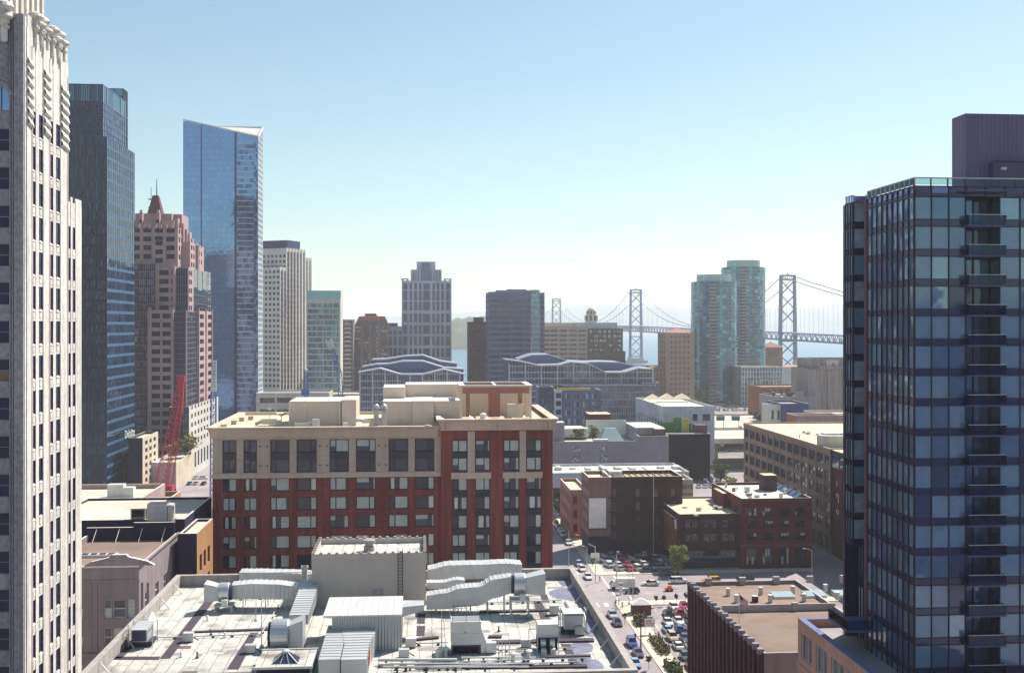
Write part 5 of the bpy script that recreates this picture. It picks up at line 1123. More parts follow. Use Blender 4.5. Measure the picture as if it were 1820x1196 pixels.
b.tier((0, b.W, 0, 30), 0, Zb(655), wall='w_silo', roof='roof_grey', L='w_silo'); X = b.wx
b.tier((X(1446), b.W, 2, 28), Zb(656), Zb(637.5), wall='w_silo', roof='roof_grey', L='w_silo')
pp = b.mb('pilaster')
for a, c in ((1436, 1454), (1470, 1484), (1497, 1508)): pp.box(X(a), X(c), -1.0, 0, 0, Zb(657), 'w_silo', skip='K')
pp.box(X(1454), X(1505), -1.6, 0, Zb(656), Zb(651), 'w_silo'); pp.box(X(1470), X(1491), 1.2, 1.99, Zb(650.5), Zb(640), 'w_white'); pp.box(X(1481), X(1484), 1.1, 1.19, Zb(650), Zb(645), 'crane_red'); b.done()
b = vhb('white_corner_house', 'small white three storey house beside the deep blue building', (1367, 1390), 560, 719, 12, wall='w_white', F=dict(cols=2, rows=3, wf=.4, wall='w_white', nx=2), roof='roof_grey'); b.done()
b = vhb('deep_blue_building', 'deep blue rendered building with tall windows', (1390.3, 1437), 558, 717, 24, wall='w_blue', F=dict(cols=6, rows=1, wf=.45, hf=.7, wall='w_blue', glass=['g_mid', 'go_b'], mt=5), roof='roof_grey', L='w_blue'); b.done()
b = vhb('grey_rooftop_cluster', 'low grey building with cluttered roof between warehouse and blue house', (1378, 1450), 630, 705, 30, wall='w_grey', roof='roof_grey')
for i in range(9): x, y = RNG.uniform(2, b.W-4), RNG.uniform(2, 24); b.mb('roof_unit').box(x, x+RNG.uniform(1, 3.5), y, y+2, b.h-1, b.h+RNG.uniform(.5, 2.5), RNG.choice(['w_white', 'w_dark', 'metal_galv']))
b.done()
b = vhb('beige_workshop', 'beige flat workshop block right of the blue building', (1457, 1540), 470, 735, 20, wall='w_tan', F=dict(cols=6, rows=2, wall='w_tan', stuff=True), roof='roof_pale'); b.done()
b = vhb('pink_stucco_box', 'small pink stucco box near the curved roof stair', (1416, 1498), 430, 738, 12, wall='w_pink', L='w_orange', roof='roof_white'); b.done()
# long tan loft building seen along its side
U = Bld('long_tan_loft_building', 'long tan loft building with rows of square windows running away to the left', 1566, 1900, 250, depth_px=1322, side='L', loc=(121.0, 232.0), W=55)
U.L = U.dx(1322, 'L', 0.0); nb_ = 22
def ux(px): return U.dx(px, 'L', 0.0)
ed = [ux(p) for p in (1327, 1333.5)]
cols = []; 
pw = 5.55; y = U.L-1.4
while y > pw: cols.append((U.L-y, U.L-y+4.2)); y -= pw      # facade L runs from the far end
zt = 31.4
rws = [(z, z+3.0) for z in (26.3, 21.6, 16.9, 12.2, 7.4)]+[(1, 5.2)]
xsplit = U.L-ux(1476)
U.cap = 100
cA = [(U.L-ux(a), U.L-ux(b_)) for a, b_ in ((1324.5, 1330), (1333, 1341), (1343.5, 1351.3), (1354, 1362), (1364.8, 1373), (1376, 1384.7), (1387, 1396), (1399.5, 1408.7), (1411, 1421), (1424, 1434.3), (1438, 1448.6), (1451.5, 1462.7), (1466.3, 1474))]; cB = [c for c in cols if c[0] > xsplit+1.5]
U.tier((0, 55, ux(1476), U.L), 0, zt, L=dict(cols=cA, rows=rws, wall='b_tan', nx=2, ny=2, glass=['g_deep', 'g_dark', 'gi_d', 'go_c'], d=.22, frame='frame_dark', nv=9), F='b_red', wall='b_tan', roof='roof_cream', par=.5)
yy = ux(1476)
U.tier((.6, 55, 0, yy-.01), 0, zt-5.4, L=dict(cols=[(1.6+i*5.6, 5.0+i*5.6) for i in range(int(yy/5.6))], rows=[(z, z+2.9) for z in (20.6, 15.9, 11.2)], wall='b_red', nx=2, ny=2, glass=['g_deep', 'g_dark'], d=.25), wall='b_red', roof='roof_grey', flat=False)
U.facade('L', (.3, 55, 0, yy-.01), zt-5.4, zt-.3, dict(type='curtain', cols=14, rows=2, glass=['go_b', 'go_c'], sf=.1, mull='frame_dark'))
U.roof.face([(.3, 0, zt-.3), (55, 0, zt-.3), (55, yy, zt-.3), (.3, yy, zt-.3)], 'roof_cream')
st = U.mb('string_course'); st.box(-.25, 0, yy, U.L, 10.9, 11.4, 'b_tan', skip='R'); st.box(-.2, 0, yy, U.L, zt-1.1, zt-.2, 'b_tan', skip='R')
for c in cA: y = U.L-c[0]+.5; st.box(-.14, 0, y-.25, y+.25, 11.5, zt-1.2, 'b_tan', skip='R')
# curved white stair enclosure on its roof
cs = U.mb('roof_enclosure'); cx_, cy_ = at(1480, 338); cx_ -= U.P[0]; cy_ -= U.P[1]
for q in (0, 1):
    ox = cx_+1.5+q*13; rr_ = []
    for i in range(13):
        a = pi*i/12; rr_.append((ox-6.5*cos(a), cy_-3.6*sin(a)**.7))
    for (p, s2) in zip(rr_, rr_[1:]):
        cs.face([(*p, zt-.4), (*s2, zt-.4), (*s2, zt+3.0), (*p, zt+3.0)], 'w_white'); p2 = (ox+(p[0]-ox)*.8, cy_+(p[1]-cy_)*.75); s3 = (ox+(s2[0]-ox)*.8, cy_+(s2[1]-cy_)*.75)
        cs.face([(*p, zt+3), (*s2, zt+3), (*s3, zt+3.2), (*p2, zt+3.2)], 'roof_white'); cs.face([(*p2, zt-.4), (*s3, zt-.4), (*s3, zt+3.2), (*p2, zt+3.2)], 'w_white')
    cs.box(ox-4, ox+4, cy_+.5, cy_+3.5, zt-.4, zt+3.4, 'w_lgrey'); 
    for i in range(3): cs.box(ox-4+i*2.6, ox-2.4+i*2.6, cy_+.42, cy_+.49, zt+.3, zt+3, 'g_dark')
U.done()
# the corner of red brick, its dark neighbour and the brick block with a blank billboard
RB = Bld('red_brick_corner_building', 'red brick corner building with white roof facing the street in shade', 1318, 1443, 308, depth_px=1265, side='L')
X = RB.wx; Zb = lambda q: RB.z(q, RB.W/2)
cols = []
for a in (1326.5, 1355.5, 1384, 1412.5): cols.append((X(a), X(a+19)))
RB.cap = 60
RB.tier((0, RB.W, 0, RB.L), 0, 19.6, F=dict(cols=cols, rows=[(1.0, 5.6), (7.9, 9.9), (11.3, 13.3), (14.7, 16.9)], wall='b_red', nx=4, ny=2, glass=['g_dark', 'g_blind', 'g_dark', 'g_black'], frame='frame_dark', fw=.1, d=.4, nv=12), L=dict(cols=4, rows=3, wall='b_red', stuff=True), R=dict(cols=6, rows=4, wall='b_red', stuff=True), wall='b_red', roof='roof_white', par=.8, cope='cope_grey')
co = RB.mb('cornice'); co.box(-.3, RB.W+.3, -.5, 0, 18.7, 19.0, 'b_red'); co = RB.mb('belt_course'); co.box(-.2, RB.W+.2, -.3, 0, 6.2, 6.9, 'w_brown', skip='K')
sb = RB.mb('stair_house'); xa = X(1373); sb.box(X(1358, 18), X(1381, 18), 18, 23, 18.8, 23.5, 'w_dbrown', top='roof_cream')
RB.done()
sign_text('KELLY CORE', .78, (X(1413), -.62, 7.3), (pi/2, 0, 0), 'cope_cream', 'sign_lettering', 'small pale letters above the ground floor', parent=RB.o) if False else None
DB = Bld('dark_brick_garage', 'dark brown brick building with sloping pale roof and a tall side billboard', 1207.5, 1317.5, 308.5, depth_px=1166, side='L')
X = DB.wx
DB.tier((0, DB.W, 0, DB.L), 0, 15.2, F=dict(cols=[(X(a), X(a+10.5)) for a in (1218, 1230, 1251, 1263, 1284, 1296)], rows=[(11.2, 13.6), (7.4, 9.6)], wall='b_dark', nx=2, ny=3, glass=['g_dark', 'g_mid', 'g_black'], frame='frame_dark', d=.35), L='w_dbrown', wall='b_dark', roof='roof_cream', par=.5, cope='cope')
gf = DB.mb('shopfront')
for i in range(9): x = X(1222)+i*1.55; gf.box(x, x+1.4, -.06, -.0, .3, 4.9, 'go_c', skip='K')
gf.box(X(1218), X(1312), -.12, 0, 5.0, 5.3, 'w_dbrown', skip='K')
bb = DB.mb('billboard'); mat('mural_mix', '#5a3a35', rough=.6, var=.7, scale=.8, col2='#b0705a', big=.4)
ya, yb = DB.dx(1205, 'L', 0), DB.dx(1182, 'L', 0); bb.box(-.35, -.05, ya, yb, 2.5, 13.4, 'mural_mix'); bb.box(-.37, -.04, ya+.05, ya+2.8, 10.6, 13.3, 'w_lgrey')
for i in range(3): bb.tube((-.3, ya+2+i*4.5, 13.6), (-1.8, ya+2+i*4.5, 14.2), .09, 'metal_pale', 4)
for px, py in ((1217, 902), (1237, 916), (1265, 914)): x, y = gnd(px, py, 14.8); x -= DB.P[0]; y -= DB.P[1]; DB.mb('roof_vent').box(x-.6, x+.6, y-.6, y+.6, 14.7, 15.1, 'metal_galv')
pr_ = DB.mb('party_box'); pr_.box(X(1278, 16), X(1300, 16), 12, 22, 14.0, 19.0, 'b_red', top='roof_cream')
DB.done()
BB = Bld('brick_building_with_blank_billboard', 'four storey brick building with blank white billboard and fire escape', 1046, 1213, 327, depth_px=1033.5, side='L')
X = BB.wx; Zb = lambda q, x=10: BB.z(q, x)
BB.tier((X(1085.5), BB.W, 0, BB.L), 0, 23.0, F=dict(cols=[(X(a)-X(1085.5), X(a+6.5)-X(1085.5)) for a in (1088.5, 1130, 1162, 1193)], rows=[(17.0, 19.4), (12.9, 15.3), (8.7, 11.2), (4.4, 6.8)], wall='b_dark', nx=1, ny=2, glass=['g_dark', 'g_dark', 'g_mid'], frame='frame_grey', fw=.08), wall='b_dark', roof='roof_cream', par=1.1, cope='cope')
BB.tier((0, X(1085.5), -.4, BB.L), 5.5, 23.0, L=dict(cols=4, rows=4, wall='b_mauve', glass=['g_blind', 'g_mid']), F='b_mauve', wall='b_mauve', roof='roof_cream', par=1.1)
BB.wall.box(.1, X(1085.4), -.3, BB.L-.1, 0, 5.5, 'w_dark', skip='T'); BB.wall.box(X(1085.6), BB.W-.1, -.25, -.02, 0, 4.2, 'w_dark', skip='K')
bl_ = BB.mb('blank_billboard'); bl_.box(X(1046.5), X(1076.5), -.62, -.42, Zb(937), Zb(884), 'sign_white')
bl_.box(X(1046.5), X(1076.5), -.9, -.63, Zb(939), Zb(937.8), 'metal_dark')
cn = BB.mb('cornice'); cn.box(-.3, X(1085.5), -.8, -.41, 21.0, 21.5, 'b_mauve'); cn.box(X(1085.6), BB.W, -.3, 0, 21.0, 21.3, 'b_dark', skip='K')
fe = BB.mb('fire_escape')
for k, z in enumerate((4.2, 8.4, 12.6, 16.8)):
    xa = X(1092.5); fe.box(xa-2.2, xa+2.6, -1.3, -.32, z-.05, z+.05, 'metal_dark'); fe.box(xa-2.2, xa+2.6, -1.32, -1.27, z+.9, z+.97, 'metal_dark')
    for i in range(7): fe.box(xa-2.2+i*.78, xa-2.14+i*.78, -1.31, -1.28, z, z+.9, 'metal_dark')
    if k < 3: fe.tube((xa-1.6, -.9, z), (xa+1.6, -.9, z+4.2), .14, 'metal_dark', 4)
op = BB.mb('roof_frame'); xa, xb = X(1110, 7), X(1207, 7)
for i in range(10): x = xa+(xb-xa)*i/9; op.box(x-.08, x+.08, 3, BB.L-.6, 22.1, 22.5, 'b_red')
op.box(xa-5, xa-1.2, 4, 7, 21.95, 24.0, 'w_white'); fe.tube((X(1161), -.35, 0), (X(1161), -.35, 24.2), .12, 'metal_pale', 4)
BB.done()
b = Bld('narrow_street_house', 'narrow low brick house leaning into the side street left of the billboard building', 1014, 1045, 352, depth_m=26)
b.tier((0, b.W, 0, 26), 0, 15.5, F=dict(cols=2, rows=3, wall='b_pink'), L=dict(cols=6, rows=3, wall='b_pink', stuff=True), wall='b_pink', roof='roof_cream'); b.done()
# city filling in behind the nearer blocks
FILL = [('far_office_block', 'plain beige block half hidden left of the wave roofed hall', (575, 640), 720, 700, 30, 'w_beige'), ('far_office_block', 'grey block filling the gap behind the concrete garage', (300, 470), 900, 690, 30, 'w_grey'),
        ('low_brick_store', 'low brick store left of the leafy parking lot', (1212, 1232), 385, 852, 14, 'w_cream')]
for n, l, bx, D, py, dm, wl in FILL: b = vhb(n, l, bx, D, py, dm, wall=wl, F=dict(cols=6, rows=4, wall=wl, glass=['g_dark'], stuff=True)); b.done()
# buildings at the camera's back: they show in the glass fronts
for n, l, loc, W, dm, z in (('brown_hotel_tower', 'brown stone hotel tower behind the camera, seen mirrored in the glass fronts', (-300, -110), 110, 40, 158), ('slate_office_tower', 'slate grey office tower behind the camera, seen mirrored in the glass fronts', (110, -70), 60, 40, 74), ('striped_museum', 'brick museum behind the camera, seen mirrored in the glass fronts', (185, -120), 60, 40, 62), ('cream_apartment_block', 'cream apartment block behind the camera, seen mirrored in the glass fronts', (255, -90), 50, 30, 48)):
    b = Bld(n, l, 0, 0, 0, loc=loc, W=W, depth_m=dm); fw_ = dict(cols=int(W/4), rows=int(z/4), wall={'bro': 'w_dbrown', 'sla': 'w_slab', 'str': 'b_pink', 'cre': 'w_cream'}[n[:3]], stuff=True, glass=['g_dark', 'g_mid'], nx=1)
    wl = fw_['wall']; b.tier((0, W, 0, dm), 0, z, K=fw_, wall=wl); b.done()
# ================================================================ STREETS AND LOTS
_z = [0.004]
def sheet2(name, x0, x1, y0, y1, m, z):
    mb = MB(); mb.face([(x0, y0, z), (x1, y0, z), (x1, y1, z), (x0, y1, z)], m); return struct(name, mb)
mat('road', '#99928a', rough=.95, var=.12, scale=.25, big=.2); mat('lot', '#9a948a', rough=.95, var=.14, scale=.2, big=.25)
mat('pave', '#cbc1ae', rough=.95, var=.1, scale=.4, big=.12)
sheet2('parking_lot_ground', 51, 78, 205, 264, 'lot', .012); sheet2('parking_lot_ground', 50.5, 111, 301, 322, 'lot', .012)
sheet2('parking_lot_ground', 60, 150, 400, 560, 'lot', .008)
sheet2('side_street', 28, 47, 60, 1190, 'road', .016); sheet2('cross_street', 47, 420, 269, 297, 'road', .016); sheet2('cross_street', -400, 28, 269, 297, 'road', .016)
sheet2('tower_street', 108.9, 121.0, 297.1, 700, 'road', .015); sheet2('loft_street', -112, -94, 200, 1100, 'road', .02)
mb = MB()
for x0, x1, y0, y1 in ((47.2, 51.5, 205, 268.6), (47.2, 50.5, 297.4, 470), (50.5, 108.5, 297.4, 300.9), (51.5, 400, 264.5, 268.6), (23, 27.5, 130, 268), (23, 27.5, 298, 500)): mb.box(x0, x1, y0, y1, 0, .14, 'pave', skip='B')
struct('pavement', mb)
mb = MB()
def stripe(x0, x1, y0, y1, m='paint_white'): mb.face([(x0, y0, .024), (x1, y0, .024), (x1, y1, .024), (x0, y1, .024)], m)
for i in range(7): stripe(29.5+i*2.5, 30.6+i*2.5, 264, 267.5); stripe(29.5+i*2.5, 30.6+i*2.5, 298.5, 302)
for y in (270.0, 274.0): pass
stripe(48.5, 48.9, 270, 296); stripe(52, 52.4, 270, 296)
for i in range(14): stripe(56+i*9, 59+i*9, 283, 283.2); stripe(56+i*9, 59+i*9, 276, 276.15)
for i in range(30): stripe(37.4, 37.6, 60+i*9, 63+i*9)
for i in range(9): stripe(53+i*2.7, 53.12+i*2.7, 243, 248.4); stripe(53+i*2.7, 53.12+i*2.7, 225, 230.4); stripe(53+i*2.7, 53.12+i*2.7, 258, 263)
for i in range(8): stripe(52+i*2.7, 52.12+i*2.7, 315, 320)
struct('road_markings', mb)
# elevated freeway behind
def deck(name, label, pa, pb, D0, D1, z, th=1.4):
    o = thing(name, label, 'road bridge', (*at((pa+pb)/2, D0), 0)); u0, u1 = at(pa, D0)[0]-o.location.x, at(pb, D0)[0]-o.location.x; L = D1-D0
    m = MB(); m.box(u0, u1, 0, L, z-th, z, 'concrete'); m.build('deck', o); m = MB(); m.box(u0, u1, -.2, .15, z-.9, z+1.0, 'concrete'); m.box(u0, u1, L-.1, L+.2, z-.9, z+1.0, 'concrete'); m.build('barrier', o)
    x = u0+8
    while x < u1-3:
        m = MB(); m.box(x, x+2, L*.25, L*.25+2.4, 0, z-th, 'concrete'); m.build('column', o); m = MB(); m.box(x-.1, x+2.1, 2, L-2, z-th-1.4, z-th-.01, 'concrete'); m.build('crossbeam', o); x += 17
    return o
deck('elevated_road', 'pale elevated road on columns, nearer deck beside the black box', 1250, 1460, 520, 572, 13.7)
deck('elevated_road', 'pale elevated road, farther deck carrying the green road signs', 1262, 1460, 600, 690, 11.5)
for pa, lab in ((1273, 'left green overhead road sign above the far deck'), (1300, 'right green overhead road sign above the far deck')):
    D = 598; u, v = at(pa+7.5, D); o = thing('road_sign', lab, 'sign', (u, v, 11.5), 0, 'green overhead road signs'); wd = 15*D/FP; zt, zb = zpy(739, D)-11.5, zpy(747.5, D)-11.5
    m = MB(); m.box(-wd/2, wd/2, -.1, .1, zb, zt, 'sign_green'); m.box(-wd*.38, wd*.3, -.13, -.1, zt-.75, zt-.5, 'sign_white', skip='K')
    for x in (-wd*.36, wd*.36): m.face([(x-.35, -.12, zb+.75), (x+.35, -.12, zb+.75), (x, -.12, zb+.3)], 'sign_white')
    m.build('panel', o); m = MB(); m.tube((wd/2-.5, .25, 0), (wd/2-.5, .25, zt), .18, 'metal_galv', 6); m.build('post', o)

# ================================================================ ROOFTOP MACHINERY ON THE WHITE ROOF
def RX(px, D): return at(px, D)[0]
def Rz(py, D): return zpy(py, D)
def fan(label, pa, pb, ytop, ybot, D, hood, hood_px):
    r = (ybot-ytop)/2*D/FP; zc = Rz((ytop+ybot)/2, D); u0, u1 = RX(pa, D), RX(pb, D); v = at(pa, D)[1]
    o = thing('exhaust_fan', label, 'fan', ((u0+u1)/2, v, NZ), 0, 'big round exhaust fans on the white roof'); h = (u1-u0)/2; c = zc-NZ
    m = MB(); n = 28
    ring = lambda x, rr: [(x, rr*cos(2*pi*i/n), c+rr*sin(2*pi*i/n)) for i in range(n)]
    m.loft([ring(-h, r*.97), ring(-h+.08, r), ring(h-.08, r), ring(h, r*.97)], 'metal_shiny'); m.build('drum', o, smooth=False)
    m = MB(); s_ = -1 if hood < 0 else 1; xh = s_*h; xe = RX(hood_px, D)-(u0+u1)/2
    sq = lambda x, a, zc_: [(x, -a, zc_-a), (x, a, zc_-a), (x, a, zc_+a), (x, -a, zc_+a)]
    m.loft([sq(xh, r*.72, c), sq(xe, r*.95, c+r*.15)], 'metal_galv'); m.build('hood', o)
    m = MB(); m.loft([ring(-s_*h, r*.8), ring(-s_*(h+.25), r*.8)], 'metal_dark'); m.build('collar', o)
    m = MB(); m.box(-h-.4, h+.4, -r*.8, r*.8, c-r-.35, c-r-.2, 'metal_galv'); m.box(-.1, .5, -r-.5, -r*.8-.05, c-r-.1, c-r+.5, 'metal_pale')
    for x in (-h-.3, h+.3):
        for y in (-r*.7, r*.7): m.tube((x, y, 0), (x, y, c-r-.2), .07, 'metal_galv', 6); m.lathe(x, y, [(.22, .0), (.22, .18), (.08, .3)], 'metal_pale', 8)
    m.build('stand', o); return o
fan('round fan by the far left corner of the white roof', 390, 408, 1035, 1069, 110, -1, 366)
fan('largest round fan, near the pyramid skylight', 483, 514, 1100, 1153, 97, 1, 540)
fan('round fan right of the grey lift box', 913, 933, 1018, 1058, 108.5, 1, 968)
def duct_path(name, label, pts, wv, m_='metal_galv', legs=True, seams=True, ext=0):
    """a rectangular duct: pts = (px, D, py_top, py_bottom); wv = its depth along the view"""
    o = thing(name, label, 'duct', (*at(pts[0][0], pts[0][1]), NZ), 0, 'air ducts on the white roof'); ox, oy = o.location.x, o.location.y
    P = []
    for px, D, a, b in pts: u, v = at(px, D); P.append((u-ox, v-oy, Rz(a, D)-NZ, Rz(b, D)-NZ))
    S_ = []
    for p, q in zip(P, P[1:]):
        for t in (0, .25, .5, .75): f = t*t*(3-2*t) if seams else t; S_.append((p[0]+(q[0]-p[0])*t, p[1]+(q[1]-p[1])*t, p[2]+(q[2]-p[2])*f, p[3]+(q[3]-p[3])*f))
    S_.append(P[-1]); m = MB()
    m.loft([[(x, y, zb), (x, y+wv, zb), (x, y+wv, zt), (x, y, zt)] for x, y, zt, zb in S_], m_); m.build('casing', o)
    m = MB()
    for x, y, zt, zb in S_[1:-1]: m.box(x-.035, x+.035, y-.05, y+wv+.05, zb-.05, zt+.05, 'metal_pale')
    m.build('flange', o)
    if legs:
        for x, y, zt, zb in S_[2:-1:4]:
            m = MB()
            for yy in (y+.1, y+wv-.1): m.tube((x+.1, yy, 0), (x+.1, yy, zb), .05, 'metal_galv', 5)
            m.build('leg', o)
    return o
duct_path('air_duct', 'duct running from the far left fan to the grey lift box', [(410, 110, 1040, 1065), (450, 110, 1037, 1064), (490, 110, 1038, 1064), (520, 110, 1041, 1066), (553, 110, 1052, 1075)], 1.9)
duct_path('air_duct', 'curving duct that snakes from the lift box up to the right fan', [(758, 108.4, 1058, 1083), (790, 108.4, 1054, 1082), (820, 108.4, 1045, 1078), (850, 108.4, 1043, 1076), (880, 108.4, 1029, 1062), (911, 108.4, 1025, 1054)], 1.8)
duct_path('air_duct', 'straight duct along the back parapet right of the lift box', [(760, 118.5, 1012, 1032), (800, 118.5, 1004, 1030), (850, 118.5, 1003, 1028), (900, 118.5, 1001, 1026), (928, 118.5, 1003, 1030)], 2.3, legs=False)
duct_path('air_duct', 'flat duct along the back parapet left of the lift box', [(425, 119.5, 1017, 1036), (460, 119.5, 1017, 1034), (505, 119.5, 1018, 1036), (556, 119.5, 1020, 1042)], 2.0, legs=False)
duct_path('air_duct', 'low duct stub against the right side of the lift box', [(758, 113.5, 1035, 1046), (785, 113.5, 1035, 1046), (812, 113.5, 1030, 1044), (826, 113.5, 1031, 1044)], 1.3, legs=False)
def vduct(name, label, pa, pb, D0, D1, zt0, zt1, m_='metal_rib', taper=None, zb=.0, cat='duct', group='air ducts on the white roof'):
    u0, u1 = RX(pa, D0), RX(pb, D0); v0 = at(pa, D0)[1]; L = D1-D0; o = thing(name, label, cat, ((u0+u1)/2, v0, NZ), 0, group); h = (u1-u0)/2; m = MB(); rings = []
    tp = taper or [(0, 1), (1, 1)]
    for f, s_ in tp: y = L*f; z = zt0+(zt1-zt0)*f; rings.append([(-h*s_, y, zb), (h*s_, y, zb), (h*s_, y, z), (-h*s_, y, z)])
    m.loft(rings, m_); m.build('casing', o)
    m = MB(); n = int(L/.7)
    for i in range(1, n):
        f = i/n; z = zt0+(zt1-zt0)*f
        s_ = next(a[1]+(b[1]-a[1])*(f-a[0])/(b[0]-a[0]) for a, b in zip(tp, tp[1:]) if f <= b[0]+1e-9); m.box(-h*s_-.03, h*s_+.03, L*f-.03, L*f+.03, zb+.05, z+.05, 'metal_pale')
    m.build('flange', o); return o
vduct('air_duct', 'narrower ribbed duct coming straight at the camera', 566, 604, 88.0, 97.5, 1.75, 1.9)
od = vduct('air_duct', 'wider ribbed duct with two orange tags coming straight at the camera', 606, 652, 88.0, 99.5, 1.75, 2.0, taper=[(0, 1), (.35, 1), (.6, 1.35), (.85, 1.35), (1, .9)])
m = MB(); hh = (RX(652, 88)-RX(606, 88))/2
for y in (1.6, 3.2): m.box(hh, hh+.08, y, y+.22, .7, 1.5, 'paint_orange' if 'paint_orange' in MATS else mat('paint_orange', '#d0582a', rough=.6))
m.build('tag', od)
vduct('air_duct', 'ribbed sloping duct between lift box and largest fan', 514, 548, 101, 112.5, 1.9, 2.5, zb=1.0)
sh = vduct('corrugated_enclosure', 'corrugated metal enclosure with flat pale lid in the middle of the roof', 590, 713, 96, 102.3, 3.0, 3.0, 'metal_corr', cat='enclosure', group=None)
m = MB(); h2 = (RX(713, 96)-RX(590, 96))/2; m.box(-h2-.75, h2+.06, -.12, 6.5, 3.02, 3.16, 'metal_pale'); 
for i in range(9): x = -h2+i*2*h2/9; m.box(x-.02, x+.02, -.13, 6.5, 3.16, 3.19, 'metal_galv')
m.build('lid', sh)
m = MB(); m.loft([[(h2+.02, 3, 2.1), (h2+.02, 5.5, 2.1), (h2+.02, 5.5, 3.0), (h2+.02, 3, 3.0)], [(h2+2.0, 3.6, 2.5), (h2+2.0, 5.3, 2.5), (h2+2.0, 5.3, 3.0), (h2+2.0, 3.6, 3.0)]], 'metal_galv'); m.build('spout', sh)
def unit(name, label, pa, pb, D, hgt, dep, kind, group=None):
    u0, u1 = RX(pa, D), RX(pb, D); v0 = at(pa, D)[1]; o = thing(name, label, 'cooling unit', ((u0+u1)/2, v0, NZ), 0, group); h = (u1-u0)/2; m = MB()
    if kind == 'tall':
        m.box(-h, h, 0, dep, .75, hgt, 'metal_galv', top='metal_rib'); m.build('casing', o)
        m = MB(); m.box(-h-.04, h+.04, -.06, 0, hgt-.12, hgt+.05, 'metal_pale'); m.box(-h-.04, h+.04, -.04, 0, hgt-1.1, hgt-1.0, 'metal_pale'); m.box(-h, h, -.06, 0, .72, .85, 'metal_dark'); m.build('trim', o)
        m = MB()
        for x in (-h+.1, h-.1):
            for y in (.1, dep-.1): m.box(x-.06, x+.06, y-.06, y+.06, 0, .75, 'metal_dark')
        m.box(-h+.2, h-.2, .3, dep-.2, .1, .7, 'black'); m.build('stand', o)
        m = MB()
        for i in range(9): z = hgt+.1+i*.085; m.box(-h+.1, h-.1, .1+.0, .14, z, z+.03, 'metal_dark')
        for x in (-h+.1, 0, h-.1): m.box(x-.02, x+.02, .08, .12, hgt, hgt+.9, 'metal_dark')
        for y in (.12, dep-.12): m.tube((-h+.1, y, hgt+.9), (h-.1, y, hgt+.9), .03, 'metal_dark', 4)
        m.build('guard_rail', o)
        m = MB(); m.box(-.2, .05, -.03, 0, hgt*.62, hgt*.62+.28, 'w_tan'); m.build('plate', o)
        m = MB(); m.loft([[(h, 0, .1), (h, dep, .1), (h, dep, hgt-.5), (h, 0, hgt-.5)], [(h+.7, .2, .1), (h+.7, dep-.2, .1), (h+.7, dep-.2, .4), (h+.7, .2, .4)]], 'metal_galv'); m.build('skirt', o)
    elif kind == 'blower':
        m.box(-h, h, 0, dep, 1.3, hgt, 'metal_galv', top='metal_pale'); m.build('casing', o)
        for x in (-h*.45, h*.45):
            m = MB(); n = 18; ring = lambda xx, rr: [(xx, .55+rr*cos(2*pi*i/n), .8+rr*sin(2*pi*i/n)) for i in range(n)]
            m.loft([ring(x-.22, .55), ring(x+.22, .55)], 'metal_shiny'); m.build('wheel_housing', o); m = MB(); m.box(x-.22, x+.22, -.6, -.1, .0, .5, 'metal_pale'); m.build('motor', o)
        m = MB(); m.box(-h, h, .2, dep, .2, 1.29, 'black'); m.build('back_plate', o)
        m = MB()
        for x in (-h-.8, -h-.05, h+.05): m.tube((x, -.2, 0), (x, -.2, hgt-.3), .04, 'metal_galv', 5)
        m.tube((-h-.8, -.2, hgt-.3), (-h-.05, -.2, hgt-.3), .04, 'metal_galv', 5); m.tube((-h-.05, -.2, 1.4), (h+.05, -.2, 1.4), .04, 'metal_dark', 5); m.build('frame', o)
    else:
        m.loft([[(-h, 0, .55), (h, 0, .55), (h, dep, .55), (-h, dep, .55)], [(-h, -.25, hgt), (h, -.25, hgt), (h, dep, hgt+.1), (-h, dep, hgt+.1)]], 'metal_rib'); m.build('casing', o)
        m = MB(); m.box(-h-.1, h+.1, -.3, dep, hgt+.12, hgt+.17, 'metal_pale') if kind == 'lid' else m.box(-h+.1, h-.1, -.29, -.26, .7, hgt-.1, 'metal_dark'); m.build('front', o)
        m = MB()
        for x in (-h-.35, h+.35):
            for y in (.2, dep-.2): m.tube((x, y, 0), (x, y, hgt+.3), .045, 'metal_galv', 5)
            m.tube((x, .2, hgt*.6), (x, dep-.2, hgt*.9), .04, 'metal_galv', 5); m.tube((x, .2, hgt+.3), (x, dep-.2, hgt+.3), .05, 'metal_galv', 5)
        m.box(-h-.3, h+.3, .3, dep-.3, .2, .5, 'metal_dark'); m.build('frame', o)
        m = MB(); m.tube((h*.2, dep, hgt*.8), (-h*.1, dep+2.4, hgt*1.0), .28, 'metal_pale', 12); m.build('outlet_pipe', o)
    return o
unit('cooling_unit', 'tall square cooling unit with guard rail, in front of the curving duct', 802, 855, 95, 2.8, 2.2, 'tall')
unit('blower_unit', 'blower with two round housings near the right edge of the white roof', 956, 992, 95.5, 2.5, 1.6, 'blower')
unit('air_handler', 'slanted air handler with pale lid by the right parapet', 1003, 1036, 101, 1.9, 1.7, 'lid')
unit('air_handler', 'dark fronted air handler alone near the left parapet', 234, 262, 97, 1.7, 2.3, 'dark')
